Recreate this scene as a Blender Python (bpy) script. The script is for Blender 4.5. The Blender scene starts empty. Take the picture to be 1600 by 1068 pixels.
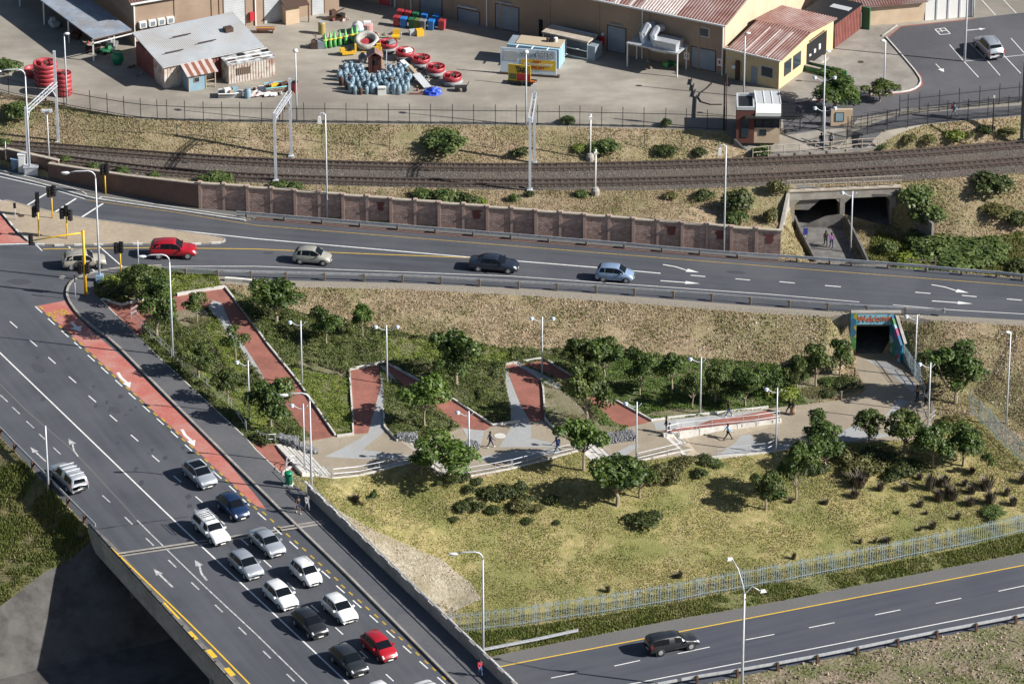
import bpy, bmesh, math, random
import numpy as np
from mathutils import Vector, Matrix, Euler
from mathutils.geometry import delaunay_2d_cdt
from mathutils.bvhtree import BVHTree
R = math.radians
PI = math.pi
S = bpy.context.scene
C = S.collection

# ---------------------------------------------------------------- camera, sky, sun, exposure
PITCH = R(27.0)
F = 7700.0                      # focal length in photograph pixels (1600 wide)
DIST = 484.0
cam_d = bpy.data.cameras.new('camera')
cam = bpy.data.objects.new('camera', cam_d); C.objects.link(cam)
CAM = Vector((0, -DIST*math.cos(PITCH), DIST*math.sin(PITCH)))
cam.location = CAM
cam.rotation_euler = (PI/2-PITCH, 0, 0)
cam_d.sensor_width = 36.0
cam_d.lens = F/1600*36
cam_d.clip_start = 5; cam_d.clip_end = 9000
S.camera = cam

SUN_EL, SUN_AZ = R(32.0), R(-14.0)     # azimuth of the sun measured from +X, negative = towards the camera
sd = Vector((math.cos(SUN_EL)*math.cos(SUN_AZ), math.cos(SUN_EL)*math.sin(SUN_AZ), math.sin(SUN_EL)))
W = bpy.data.worlds.new('World'); S.world = W; W.use_nodes = True
nt = W.node_tree; nt.nodes.clear()
sk = nt.nodes.new('ShaderNodeTexSky'); sk.sky_type = 'NISHITA'; sk.sun_disc = False
sk.sun_elevation = SUN_EL; sk.sun_rotation = PI/2 - SUN_AZ
sk.air_density = 1.0; sk.dust_density = 1.0; sk.ozone_density = 1.5; sk.altitude = 100
bg = nt.nodes.new('ShaderNodeBackground'); bg.inputs[1].default_value = 0.05
wo = nt.nodes.new('ShaderNodeOutputWorld')
nt.links.new(sk.outputs[0], bg.inputs[0]); nt.links.new(bg.outputs[0], wo.inputs[0])
sl = bpy.data.lights.new('sun', 'SUN'); sl.energy = 5.0; sl.angle = R(0.5); sl.color = (1.0, .965, .91)
so = bpy.data.objects.new('sun', sl); C.objects.link(so)
so.rotation_euler = sd.to_track_quat('Z', 'Y').to_euler(); so.location = (200, -50, 150)
S.view_settings.view_transform = 'Standard'; S.view_settings.look = 'None'
S.view_settings.gamma = 1.0; S.view_settings.exposure = 0.7
S.view_settings.use_curve_mapping = False
S.render.engine = 'CYCLES'; S.cycles.max_bounces = 5; S.cycles.diffuse_bounces = 3

# ---------------------------------------------------------------- pixel <-> world
cp, sp = math.cos(PITCH), math.sin(PITCH)
FW = Vector((0, cp, -sp)); UP = Vector((0, sp, cp))
def ray(u, v):
    return (FW + Vector((1, 0, 0))*((u-800)/F) + UP*((534-v)/F))
def P(u, v, z=0.0):
    d = ray(u, v); t = (z-CAM.z)/d.z
    return CAM + d*t
def px(p):
    q = Vector(p)-CAM; dd = q.dot(FW)
    return 800+F*q.x/dd, 534-F*q.dot(UP)/dd
def SC(u, v, z=0):
    return F/((P(u, v, z)-CAM).dot(FW))

# ---------------------------------------------------------------- materials
MATS = {}
def new_mat(name):
    m = bpy.data.materials.new(name); m.use_nodes = True
    MATS[name] = m
    return m, m.node_tree, m.node_tree.nodes['Principled BSDF']
def srgb(h):
    v = [int(h[i:i+2], 16)/255 for i in (0, 2, 4)]
    return tuple((c/12.92 if c <= .04045 else ((c+.055)/1.055)**2.4) for c in v)
def paint(name, col, rough=.6, metal=0, coat=0, alpha=1, emit=0):
    m, t, b = new_mat(name)
    b.inputs['Base Color'].default_value = (*col, 1); b.inputs['Roughness'].default_value = rough
    b.inputs['Metallic'].default_value = metal
    if coat: b.inputs['Coat Weight'].default_value = coat; b.inputs['Coat Roughness'].default_value = .05
    return m
def rough_mat(name, c1, c2, scale=1.0, detail=4, rough=.9, bump=0.0, bscale=None, c3=None, s3=.15, a3=.5, metal=0, stretch=None, rot=0, lo=.35, hi=.65, coord='Object'):
    """two colour noise, optional third large blotch colour, fine bump"""
    m, t, b = new_mat(name)
    tc = t.nodes.new('ShaderNodeTexCoord'); mp = t.nodes.new('ShaderNodeMapping')
    t.links.new(tc.outputs[coord], mp.inputs[0])
    mp.inputs['Rotation'].default_value = (0, 0, rot)
    if stretch:
        m2 = t.nodes.new('ShaderNodeMapping'); m2.inputs['Scale'].default_value = stretch
        t.links.new(mp.outputs[0], m2.inputs[0]); mp = m2
    n = t.nodes.new('ShaderNodeTexNoise'); n.inputs['Scale'].default_value = scale; n.inputs['Detail'].default_value = detail; n.inputs['Roughness'].default_value = .65
    t.links.new(mp.outputs[0], n.inputs['Vector'])
    r = t.nodes.new('ShaderNodeValToRGB'); r.color_ramp.elements[0].position = lo; r.color_ramp.elements[1].position = hi
    r.color_ramp.elements[0].color = (*c1, 1); r.color_ramp.elements[1].color = (*c2, 1)
    t.links.new(n.outputs[0], r.inputs[0]); out = r.outputs[0]
    if c3:
        n3 = t.nodes.new('ShaderNodeTexNoise'); n3.inputs['Scale'].default_value = s3; n3.inputs['Detail'].default_value = 5; n3.inputs['Roughness'].default_value = .6
        t.links.new(tc.outputs[coord], n3.inputs['Vector'])
        r3 = t.nodes.new('ShaderNodeValToRGB'); r3.color_ramp.elements[0].position = .42; r3.color_ramp.elements[1].position = .62
        r3.color_ramp.elements[0].color = (0, 0, 0, 1); r3.color_ramp.elements[1].color = (a3, a3, a3, 1)
        t.links.new(n3.outputs[0], r3.inputs[0])
        mx = t.nodes.new('ShaderNodeMix'); mx.data_type = 'RGBA'
        t.links.new(r3.outputs[0], mx.inputs[0]); t.links.new(out, mx.inputs[6]); mx.inputs[7].default_value = (*c3, 1)
        out = mx.outputs[2]
    t.links.new(out, b.inputs['Base Color'])
    b.inputs['Roughness'].default_value = rough; b.inputs['Metallic'].default_value = metal
    if bump:
        nb = t.nodes.new('ShaderNodeTexNoise'); nb.inputs['Scale'].default_value = bscale or scale*3; nb.inputs['Detail'].default_value = 5
        t.links.new(tc.outputs[coord], nb.inputs['Vector'])
        bp = t.nodes.new('ShaderNodeBump'); bp.inputs['Strength'].default_value = 1; bp.inputs['Distance'].default_value = bump
        t.links.new(nb.outputs[0], bp.inputs['Height']); t.links.new(bp.outputs[0], b.inputs['Normal'])
    return m

rough_mat('asphalt', (.072,.073,.079), (.094,.094,.1), 6, 6, .85, .01, 40, c3=(.1,.098,.1), s3=.12, a3=.55)
rough_mat('asphalt_pave', (.07,.073,.084), (.098,.1,.112), 4, 6, .88, .01, 40, c3=(.14,.137,.135), s3=.12, a3=.5)
rough_mat('asphalt_light', (.105,.103,.102), (.135,.132,.128), 5, 6, .9, .01, 40, c3=(.15,.145,.135), s3=.1, a3=.5)
rough_mat('asphalt_far', (.062,.062,.072), (.085,.085,.096), 4, 6, .85, .01, 40, c3=(.125,.12,.125), s3=.1, a3=.6)
rough_mat('asphalt_streak', (.046,.05,.061), (.076,.081,.094), 1.3, 6, .82, .01, 40, c3=(.105,.108,.12), s3=.09, a3=.5, stretch=(.04,.9,1), rot=R(9.5), lo=.3, hi=.7)
rough_mat('asphalt_bridge', (.046,.05,.061), (.078,.083,.096), 1.0, 6, .82, .01, 40, c3=(.105,.108,.12), s3=.09, a3=.5, stretch=(.04,.8,1), rot=R(64.5), lo=.3, hi=.7)
rough_mat('asphalt_low', (.048,.053,.07), (.074,.08,.1), 1.3, 5, .82, .01, 40, c3=(.095,.095,.1), s3=.1, a3=.4, stretch=(.05,.9,1), rot=R(-23.5), lo=.3, hi=.7)
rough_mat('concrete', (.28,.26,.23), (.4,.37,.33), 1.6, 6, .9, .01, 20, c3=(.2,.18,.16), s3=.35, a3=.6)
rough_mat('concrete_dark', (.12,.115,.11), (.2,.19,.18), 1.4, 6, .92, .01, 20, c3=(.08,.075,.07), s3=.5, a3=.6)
rough_mat('concrete_white', (.5,.48,.44), (.66,.64,.6), 1.5, 6, .85, .005, 20, c3=(.4,.37,.33), s3=.4, a3=.5)
rough_mat('yard_concrete', (.25,.225,.185), (.38,.345,.29), .5, 8, .92, .01, 15, c3=(.18,.16,.135), s3=.07, a3=.8, stretch=(.5,1,1), lo=.3, hi=.7)
rough_mat('apron_concrete', (.24,.22,.19), (.32,.295,.26), .6, 8, .92, .01, 15, c3=(.12,.11,.095), s3=.14, a3=.7)
rough_mat('ballast', (.045,.036,.03), (.15,.128,.108), 5.5, 3, .95, .12, 6, c3=(.13,.1,.075), s3=.12, a3=.7, lo=.3, hi=.72)
rough_mat('dry_grass', (.23,.17,.1), (.4,.31,.205), 2.0, 10, .95, .07, 6, c3=(.19,.18,.075), s3=.13, a3=.8, lo=.36, hi=.64)
rough_mat('lawn', (.22,.2,.065), (.38,.305,.145), 1.6, 10, .95, .06, 6, c3=(.15,.165,.045), s3=.13, a3=.85, lo=.38, hi=.62)
rough_mat('garden_soil', (.14,.12,.07), (.25,.21,.14), 2.5, 8, .95, .1, 5, c3=(.08,.1,.03), s3=.35, a3=.7)
rough_mat('dirt', (.26,.225,.165), (.43,.385,.3), 2.4, 8, .95, .1, 5, c3=(.19,.155,.085), s3=.4, a3=.7)
rough_mat('rocky_soil', (.15,.11,.075), (.33,.26,.19), 2.6, 7, .95, .2, 3, c3=(.1,.12,.035), s3=.22, a3=.85)
rough_mat('verge_green', (.09,.11,.03), (.19,.18,.07), 2.5, 7, .95, .12, 4, c3=(.22,.17,.09), s3=.3, a3=.7)
rough_mat('bank_green', (.06,.075,.022), (.17,.15,.06), 2.2, 7, .95, .12, 4, c3=(.2,.15,.08), s3=.3, a3=.6)
rough_mat('gravel_edge', (.19,.165,.13), (.32,.285,.235), 6, 5, .95, .05, 9)
rough_mat('beige_pave', (.33,.265,.19), (.41,.335,.245), 3, 6, .9, .01, 20, c3=(.27,.22,.16), s3=.3, a3=.5)
rough_mat('tan_pave', (.27,.225,.165), (.34,.29,.22), 4, 6, .9, .01, 20, c3=(.235,.195,.145), s3=.3, a3=.6)
rough_mat('grey_pave', (.26,.265,.27), (.38,.385,.385), 9, 4, .9, .01, 20, c3=(.3,.29,.27), s3=.4, a3=.4)
rough_mat('red_lane', (.36,.095,.075), (.48,.165,.13), 3.2, 8, .85, .005, 20, c3=(.44,.24,.2), s3=.35, a3=.75, lo=.3, hi=.7)
rough_mat('slope_paving', (.05,.046,.043), (.1,.094,.087), .7, 8, .93, .02, 10, c3=(.14,.13,.118), s3=.2, a3=.6)
rough_mat('white_line', (.6,.6,.58), (.82,.81,.79), 3, 6, .6)
rough_mat('worn_line', (.25,.25,.25), (.62,.61,.6), 3, 6, .7)
rough_mat('yellow_line', (.62,.38,.03), (.78,.5,.05), 3, 6, .65)
rough_mat('yellow_faint', (.3,.2,.06), (.5,.33,.08), 3, 6, .7)
def brick_mat(name, c1, c2, mortar, sc, rot=0, bw=.5, rh=.25, ms=.02):
    m, t, b = new_mat(name)
    tc = t.nodes.new('ShaderNodeTexCoord'); mp = t.nodes.new('ShaderNodeMapping'); mp.inputs['Rotation'].default_value = (0, 0, rot)
    br = t.nodes.new('ShaderNodeTexBrick'); br.inputs['Scale'].default_value = sc; br.inputs['Color1'].default_value = (*c1, 1); br.inputs['Color2'].default_value = (*c2, 1)
    br.inputs['Mortar'].default_value = (*mortar, 1); br.inputs['Mortar Size'].default_value = ms; br.inputs['Brick Width'].default_value = bw; br.inputs['Row Height'].default_value = rh
    t.links.new(tc.outputs['Object'], mp.inputs[0]); t.links.new(mp.outputs[0], br.inputs[0])
    n = t.nodes.new('ShaderNodeTexNoise'); n.inputs['Scale'].default_value = .5; n.inputs['Detail'].default_value = 6; t.links.new(tc.outputs['Object'], n.inputs['Vector'])
    mx = t.nodes.new('ShaderNodeMix'); mx.data_type = 'RGBA'; mx.blend_type = 'MULTIPLY'; mx.inputs[0].default_value = .6
    r = t.nodes.new('ShaderNodeValToRGB'); r.color_ramp.elements[0].position = .3; r.color_ramp.elements[1].position = .7
    r.color_ramp.elements[0].color = (.62,.6,.58,1); r.color_ramp.elements[1].color = (1.15,1.12,1.1,1)
    t.links.new(n.outputs[0], r.inputs[0]); t.links.new(br.outputs[0], mx.inputs[6]); t.links.new(r.outputs[0], mx.inputs[7])
    t.links.new(mx.outputs[2], b.inputs['Base Color']); b.inputs['Roughness'].default_value = .9
    return m
brick_mat('red_paving', (.26,.095,.07), (.33,.128,.095), (.2,.092,.072), 2.2, R(35))

# ---------------------------------------------------------------- mesh helpers
class MB:
    def __init__(s): s.v = []; s.f = []; s.m = []; s.cur = 0
    def add(s, vs, fs, m=None):
        o = len(s.v); s.v += [tuple(p) for p in vs]
        for f in fs: s.f.append([i+o for i in f]); s.m.append(s.cur if m is None else m)
    def box(s, c, d, rz=0, m=None, rot=None, taper=1.0):
        M = rot if rot is not None else Matrix.Rotation(rz, 3, 'Z')
        vs = []
        for z in (-.5, .5):
            k = taper if z > 0 else 1
            for x, y in ((-.5,-.5),(.5,-.5),(.5,.5),(-.5,.5)):
                vs.append(Vector(c) + M @ Vector((x*d[0]*k, y*d[1]*k, z*d[2])))
        s.add(vs, [(0,3,2,1),(4,5,6,7),(0,1,5,4),(1,2,6,5),(2,3,7,6),(3,0,4,7)], m)
    def bar(s, a, b, w, h=None, m=None, up=(0,0,1)):
        """box beam between two points"""
        a = Vector(a); b = Vector(b); h = h or w; d = (b-a); L = d.length
        if L < 1e-6: return
        d.normalize(); u = Vector(up)
        if abs(d.dot(u)) > .99: u = Vector((1,0,0))
        r = d.cross(u).normalized(); u = r.cross(d)
        vs = [p + r*x*w/2 + u*y*h/2 for p in (a, b) for x, y in ((-1,-1),(1,-1),(1,1),(-1,1))]
        s.add(vs, [(0,1,2,3),(7,6,5,4),(0,4,5,1),(1,5,6,2),(2,6,7,3),(3,7,4,0)], m)
    def tube(s, pts, r, n=8, m=None, cap=True):
        pts = [Vector(p) for p in pts]
        rs = r if isinstance(r, (list, tuple)) else [r]*len(pts)
        rings = []; prev = None
        for i, p in enumerate(pts):
            d = (pts[min(i+1, len(pts)-1)] - pts[max(i-1, 0)]).normalized()
            u = prev if prev else (Vector((0,0,1)) if abs(d.z) < .9 else Vector((1,0,0)))
            x = d.cross(u).normalized(); u = x.cross(d).normalized(); prev = u
            rings.append([p + (x*math.cos(2*PI*k/n) + u*math.sin(2*PI*k/n))*rs[i] for k in range(n)])
        vs = [q for rg in rings for q in rg]; fs = []
        for i in range(len(pts)-1):
            for k in range(n):
                a, b = i*n+k, i*n+(k+1) % n
                fs.append((a, b, b+n, a+n))
        if cap: fs.append(tuple(range(n))[::-1]); fs.append(tuple(range((len(pts)-1)*n, len(pts)*n)))
        s.add(vs, fs, m)
    def lathe(s, prof, c=(0,0,0), n=16, m=None, sx=1, sy=1, M=None):
        c = Vector(c); vs = []; fs = []
        for (r, z) in prof:
            for k in range(n):
                q = Vector((r*math.cos(2*PI*k/n)*sx, r*math.sin(2*PI*k/n)*sy, z))
                vs.append(c + (M @ q if M else q))
        for i in range(len(prof)-1):
            for k in range(n):
                a, b = i*n+k, i*n+(k+1) % n
                fs.append((a, b, b+n, a+n))
        if prof[0][0] > 1e-4: fs.append(tuple(range(n))[::-1])
        if prof[-1][0] > 1e-4: fs.append(tuple(range((len(prof)-1)*n, len(prof)*n)))
        s.add(vs, fs, m)
    def prism(s, poly, z0, z1, m=None):
        """poly: xy list (ccw or cw), z0,z1 may be numbers"""
        n = len(poly)
        ar = sum(poly[i][0]*poly[(i+1)%n][1]-poly[(i+1)%n][0]*poly[i][1] for i in range(n))
        if ar < 0: poly = list(poly)[::-1]
        vs = [(p[0], p[1], z0) for p in poly]+[(p[0], p[1], z1) for p in poly]
        fs = [tuple(range(n))[::-1], tuple(range(n, 2*n))]+[(i, (i+1)%n, (i+1)%n+n, i+n) for i in range(n)]
        s.add(vs, fs, m)
    def build(s, name, mats, parent=None, smooth=False, loc=None, rz=0):
        me = bpy.data.meshes.new(name); me.from_pydata(s.v, [], s.f)
        if not isinstance(mats, (list, tuple)): mats = [mats]
        for q in mats: me.materials.append(MATS[q] if isinstance(q, str) else q)
        me.polygons.foreach_set('material_index', s.m)
        if smooth: me.polygons.foreach_set('use_smooth', [True]*len(s.f))
        me.update()
        return link(name, me, parent, loc, rz)
def link(name, me, parent=None, loc=None, rz=0):
    o = bpy.data.objects.new(name, me); C.objects.link(o)
    if parent is not None: o.parent = parent
    if loc is not None: o.location = loc
    if rz: o.rotation_euler = (0, 0, rz)
    return o
def tag(o, label=None, cat=None, group=None, kind=None):
    if label: o['label'] = label
    if cat: o['category'] = cat
    if group: o['group'] = group
    if kind: o['kind'] = kind
    return o
def thing(name, label, cat, loc=(0,0,0), rz=0, group=None):
    o = bpy.data.objects.new(name, None); o.empty_display_size = .3; C.objects.link(o)
    o.location = loc; o.rotation_euler = (0, 0, rz)
    return tag(o, label, cat, group)
def kids(o): return [c for c in o.children]
def dup(src, loc=None, rz=None, label=None, scale=None):
    r = src.copy(); C.objects.link(r)
    if loc is not None: r.location = loc
    if rz is not None: r.rotation_euler = (0, 0, rz)
    if label: r['label'] = label
    if scale is not None: r.scale = scale if isinstance(scale, tuple) else (scale,)*3
    def rec(a, b):
        for ch in SNAP[a.name] if a.name in SNAP else a.children:
            c = ch.copy(); C.objects.link(c); c.parent = b
            rec(ch, c)
    rec(src, r)
    return r
SNAP = {}
def resample(pts, step):
    out = [Vector(pts[0])]
    for a, b in zip(pts[:-1], pts[1:]):
        a = Vector(a); b = Vector(b); n = max(1, int(math.ceil((b-a).length/step)))
        for i in range(1, n+1): out.append(a.lerp(b, i/n))
    return out
def smooth_line(pts, it=2):
    pts = [Vector(p) for p in pts]
    for _ in range(it):
        q = [pts[0]]
        for a, b in zip(pts[:-1], pts[1:]): q += [a.lerp(b, .25), a.lerp(b, .75)]
        q.append(pts[-1]); pts = q
    return pts
def evenly(pts, step):
    """points every step metres along the polyline, with direction"""
    pts = [Vector(p) for p in pts]; out = []; carry = 0
    for a, b in zip(pts[:-1], pts[1:]):
        L = (b-a).length; d = (b-a)/L if L else Vector((1,0,0)); t = carry
        while t <= L: out.append((a+d*t, d)); t += step
        carry = t-L
    return out

# ---------------------------------------------------------------- terrain
RAILZ, YARD, LOW, PATHZ = 0.3, 2.2, -7.0, -4.0
def L3(pts): return [P(*p) for p in pts]
wallbase = [(-150,225),(10,262),(12,265),(75,280),(200,305),(313,327),(400,334),(550,347),(625,354),(722,361),(800,367),(875,374),(950,379),(1025,386),(1100,392),(1176,398),(1217,402)]
brk = []     # list of polylines of world Vectors
def BL(pts, world=False): brk.append(pts if world else L3(pts)); return brk[-1]
# yard edge, bank foot, ballast foot
BL([(-400,-900,YARD),(800,-900,YARD),(2000,-900,YARD)])
BL([(-500,120,YARD),(-60,131,YARD),(14,147,YARD),(141,173,YARD),(220,186,YARD),(347,191,YARD),(541,194,YARD),(807,196,YARD),(1006,201,YARD),(1130,205,YARD),(1165,205,YARD),(1200,205,YARD-.1),(1322,202,YARD-.1),(1345,208,YARD),(1449,194,YARD),(1600,181,YARD),(2100,140,YARD)])
BL([(-500,196,RAILZ),(-60,216,RAILZ),(0,221,RAILZ),(100,228,RAILZ),(240,240,RAILZ),(400,244,RAILZ),(600,252,RAILZ),(800,258,RAILZ),(1000,254,RAILZ),(1150,246,RAILZ),(1200,243,RAILZ),(1310,238,RAILZ),(1400,233,RAILZ),(1600,217,RAILZ),(2100,180,RAILZ)])
BL([(-500,215,RAILZ),(0,240,RAILZ),(200,276,RAILZ),(400,289,RAILZ),(600,295,RAILZ),(800,300,RAILZ),(1000,300,RAILZ),(1130,294,RAILZ),(1225,292,RAILZ),(1235,298,RAILZ-.1),(1406,291,RAILZ-.1),(1412,286,RAILZ),(1600,271,RAILZ),(2100,240,RAILZ)])
# behind and in front of the brick wall
wb = [P(u, v, 0) for u, v in wallbase]
BL([Vector((p.x, p.y, 0)) for p in wb], True)
BL([Vector((p.x+.05, p.y+.35, .6 if i < 14 else .1)) for i, p in enumerate(wb)], True)
# plateau of the upper road: far edge right of the wall
far_edge = [(1217,406,0),(1340,414,0),(1480,424,0),(1600,436,0),(2100,470,0)]
BL(far_edge)
fe = resample(L3(far_edge), 3)
BL([Vector((p.x, p.y+5.5, PATHZ)) for p in fe[2:]], True)
# cut of the rail underpass
BL([(1222,352,-.6),(1217,384,-1.6)])
BL([(1238,358,PATHZ),(1246,376,PATHZ),(1262,400,PATHZ)])
BL([(1226,300,.1),(1223,340,-1.0)])
BL([(1237,355,PATHZ),(1316,355,PATHZ),(1393,352,PATHZ)])
BL([(1394,353,PATHZ),(1450,392,PATHZ),(1540,401,PATHZ),(1610,398,PATHZ),(2100,380,PATHZ)])
BL([(1409,300,RAILZ-.3),(1455,330,-1.5),(1500,345,-1.9),(1600,335,-1.7),(2100,310,-1.7)])
# near edge of the plateau
BL([(262,424,0),(447,441,0),(629,446,0),(810,455,0),(991,468,0),(1172,482,0),(1293,491,0),(1333,493.5,0)])
BL([(1334,493.5,.05),(1406,495,.05)])
BL([(1408,495.5,0),(1490,497,0),(1600,504,0),(2100,530,0)])
BL([(-500,400,0),(-150,550,0),(0,683,0),(28,711,0),(80,765,0),(117,805,0),(140,827,0)])
BL([(142,828,0),(490,781,0)])
BL([(143,843,-.8),(200,836,-.8),(480,798,-.8)])
BL([(146,442,0),(148,459,0),(156,468,0),(175,487,0),(217,529,0),(250,561,0),(385,686,0),(400,704,0),(460,759,0),(485,776,0)])
BL([(160,430,0),(252,430,0),(340,440,0)])
# left grass bank and slope paving
BL([(-500,700,-2.5),(-150,790,-3),(0,760,-1.3),(60,800,-1.6),(115,838,-1.4),(136,845,-1.2)])
BL([(-500,1050,-5),(-150,985,-4.6),(0,947,-3.6),(70,893,-2.6),(138,848,-1.5)])
BL([(-500,1200,-7.5),(-150,1098,-7.3),(60,1045,-7.2),(300,990,-7),(560,945,-7),(660,960,-7)])
# garden toe
BL([(400,484,-.7),(470,500,-1.1),(560,520,-1.6),(700,540,-2.2),(800,551,-2.6),(900,555,-2.9),(1000,562,-3.2),(1100,570,-3.5),(1200,577,-3.7),(1300,585,-3.95),(1334,590,-4)])
# switchback: red ramp 1
BL([(318,458,0),(350,452,-.1),(385,500,-.4),(420,545,-.7),(470,610,-1.0),(523,678,-1.3)])
BL([(300,500,-.15),(340,530,-.4),(370,570,-.7),(400,620,-1.0),(450,670,-1.25)])
BL([(430,684,-.6),(494,740,-1.3)])
BL([(392,688,-.05),(428,684,-.1),(492,742,-.9)])
BL([(548,573,-1.75),(598,566,-1.8)]); BL([(603,566,-1.85),(700,630,-2.2),(745,663,-2.45)])
BL([(552,678,-1.35),(620,660,-1.4)])
BL([(495,741,-1.35),(560,742,-1.4),(620,727,-1.45),(655,718,-1.5)])
BL([(620,684,-1.45),(690,735,-1.5),(700,741,-1.5)]); BL([(650,690,-2.2),(712,745,-2.4)])
BL([(790,570,-2.7),(846,561,-2.7)]); BL([(852,561,-2.75),(940,620,-3.0),(1018,658,-3.2)])
BL([(735,670,-2.4),(800,662,-2.5),(880,678,-2.55)])
BL([(740,741,-2.45),(800,731,-2.5),(850,715,-2.5),(905,702,-2.5)])
BL([(898,694,-2.55),(925,722,-2.6)]); BL([(935,694,-3.1),(962,722,-3.2)])
BL([(985,722,-3.2),(1080,700,-3.2)])
BL([(1000,668,-3.2),(1035,672,-3.2)])
BL([(1045,680,-3.25),(1075,708,-3.3)]); BL([(1070,680,-3.9),(1092,712,-4.0)])
BL([(1045,678,-3.2),(1060,674,-3.3),(1120,668,-3.5),(1222,655,-4.0)])
BL([(1062,692,-3.95),(1120,688,-4.0),(1222,662,-4.0)])
BL([(1110,716,-4),(1200,706,-4),(1262,696,-4),(1340,690,-4.0),(1440,686,-4.1),(1460,670,-4.2)])
BL([(1018,657,-3.2),(1100,650,-3.45),(1200,638,-3.9),(1262,632,-4),(1350,610,-4)])
BL([(1335,551,-4),(1400,552.3,-4)]); BL([(1334,553,-4),(1343,590,-4)]); BL([(1400,554,-4),(1438,598,-4),(1452,650,-4.1)])
BL([(1415,520,-1.6),(1450,585,-3.4),(1475,640,-4.2),(1520,655,-4.5),(1600,700,-4.6),(1720,790,-5.2)])
BL([(1520,612,-4.0),(1600,668,-4.3),(1700,745,-4.7)])
# lawn by the parapet and down to the fence
BL([(487,779,-.1),(512,803,-.7),(560,850,-2.4),(620,905,-4.6),(690,962,-6.7),(730,1000,-7)])
BL([(700,990,-6.9),(817,980,-6.9),(938,962,-6.9),(1060,942,-6.9),(1202,914,-6.9),(1321,894,-6.9),(1432,872,-6.8),(1523,853,-6.8),(1590,835,-6.8),(1750,800,-6.8),(2100,720,-6.8)])
BL([(720,880,-5.2),(900,870,-5.4),(1100,850,-5.7),(1300,820,-5.9),(1500,790,-6.1),(1700,760,-6.1)])
BL([(640,840,-3.6),(720,800,-3.3),(900,790,-3.8),(1100,780,-4.6),(1300,760,-4.9),(1500,735,-5.1)])
BL([(700,1040,-7),(800,1017,-7),(1050,968,-7),(1200,942,-7),(1600,863,-7),(2100,760,-7)])
BL([(600,1300,-7),(1050,1075,-7),(1200,1045,-7),(1600,966,-7),(2100,860,-7)])
BL([(900,1300,-7.3),(1300,1120,-7.2),(1600,1060,-7.1),(2100,960,-7.1)])
# outer ring
ring = [Vector(p) for p in ((-3000,-1200,-8),(0,-1500,-8),(3000,-1200,-8),(3200,1500,-6),(3000,5000,-2),(0,6000,-2),(-3000,5000,-2),(-3200,1500,-6))]
BL([P(-900,1500,-7.5), P(800,1600,-7.5), P(2600,1500,-7.5)], True)
BL([P(-1200,0,1), P(-1000,500,0), P(-1000,1200,-6)], True)
BL([P(2700,0,1), P(2600,500,-2), P(2600,1200,-6)], True)

cv, ce, cz = [], [], []
for line in brk:
    q = resample(line, 4.0)
    for i, p in enumerate(q):
        cv.append(Vector((p.x, p.y))); cz.append(p.z)
        if i: ce.append((len(cv)-2, len(cv)-1))
for p in ring: cv.append(Vector((p.x, p.y))); cz.append(p.z)
res = delaunay_2d_cdt(cv, ce, [], 0, 1e-4)
V2, E2, T2, OV, OE, OF = res
nov = 0
Z2 = []
for i, p in enumerate(V2):
    if OV[i]: Z2.append(sum(cz[k] for k in OV[i])/len(OV[i]))
    else:
        zs = []
        for a, b in ce:
            A, B = cv[a], cv[b]; d = B-A; L = d.length_squared
            if L == 0: continue
            t = (p-A).dot(d)/L
            if -1e-3 <= t <= 1.001 and ((A+d*t)-p).length < 1e-3: zs.append(cz[a]*(1-t)+cz[b]*t)
        Z2.append(sum(zs)/len(zs) if zs else 0); nov += 1
print('coarse', len(V2), 'crossings', nov)
CO = [Vector((p.x, p.y, z)) for p, z in zip(V2, Z2)]
bvh = BVHTree.FromPolygons(CO, [list(t) for t in T2])
def H(x, y):
    r = bvh.ray_cast(Vector((x, y, 200)), Vector((0, 0, -1)))
    return r[0].z if r[0] else -8
def G(u, v):
    d = ray(u, v).normalized()
    for k in range(9):
        r = bvh.ray_cast(CAM+Vector((.013*k, .007*k, 0)), d)
        if r[0]: return r[0]
    print('ray miss', u, v)
    return P(u, v, -2)

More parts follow.
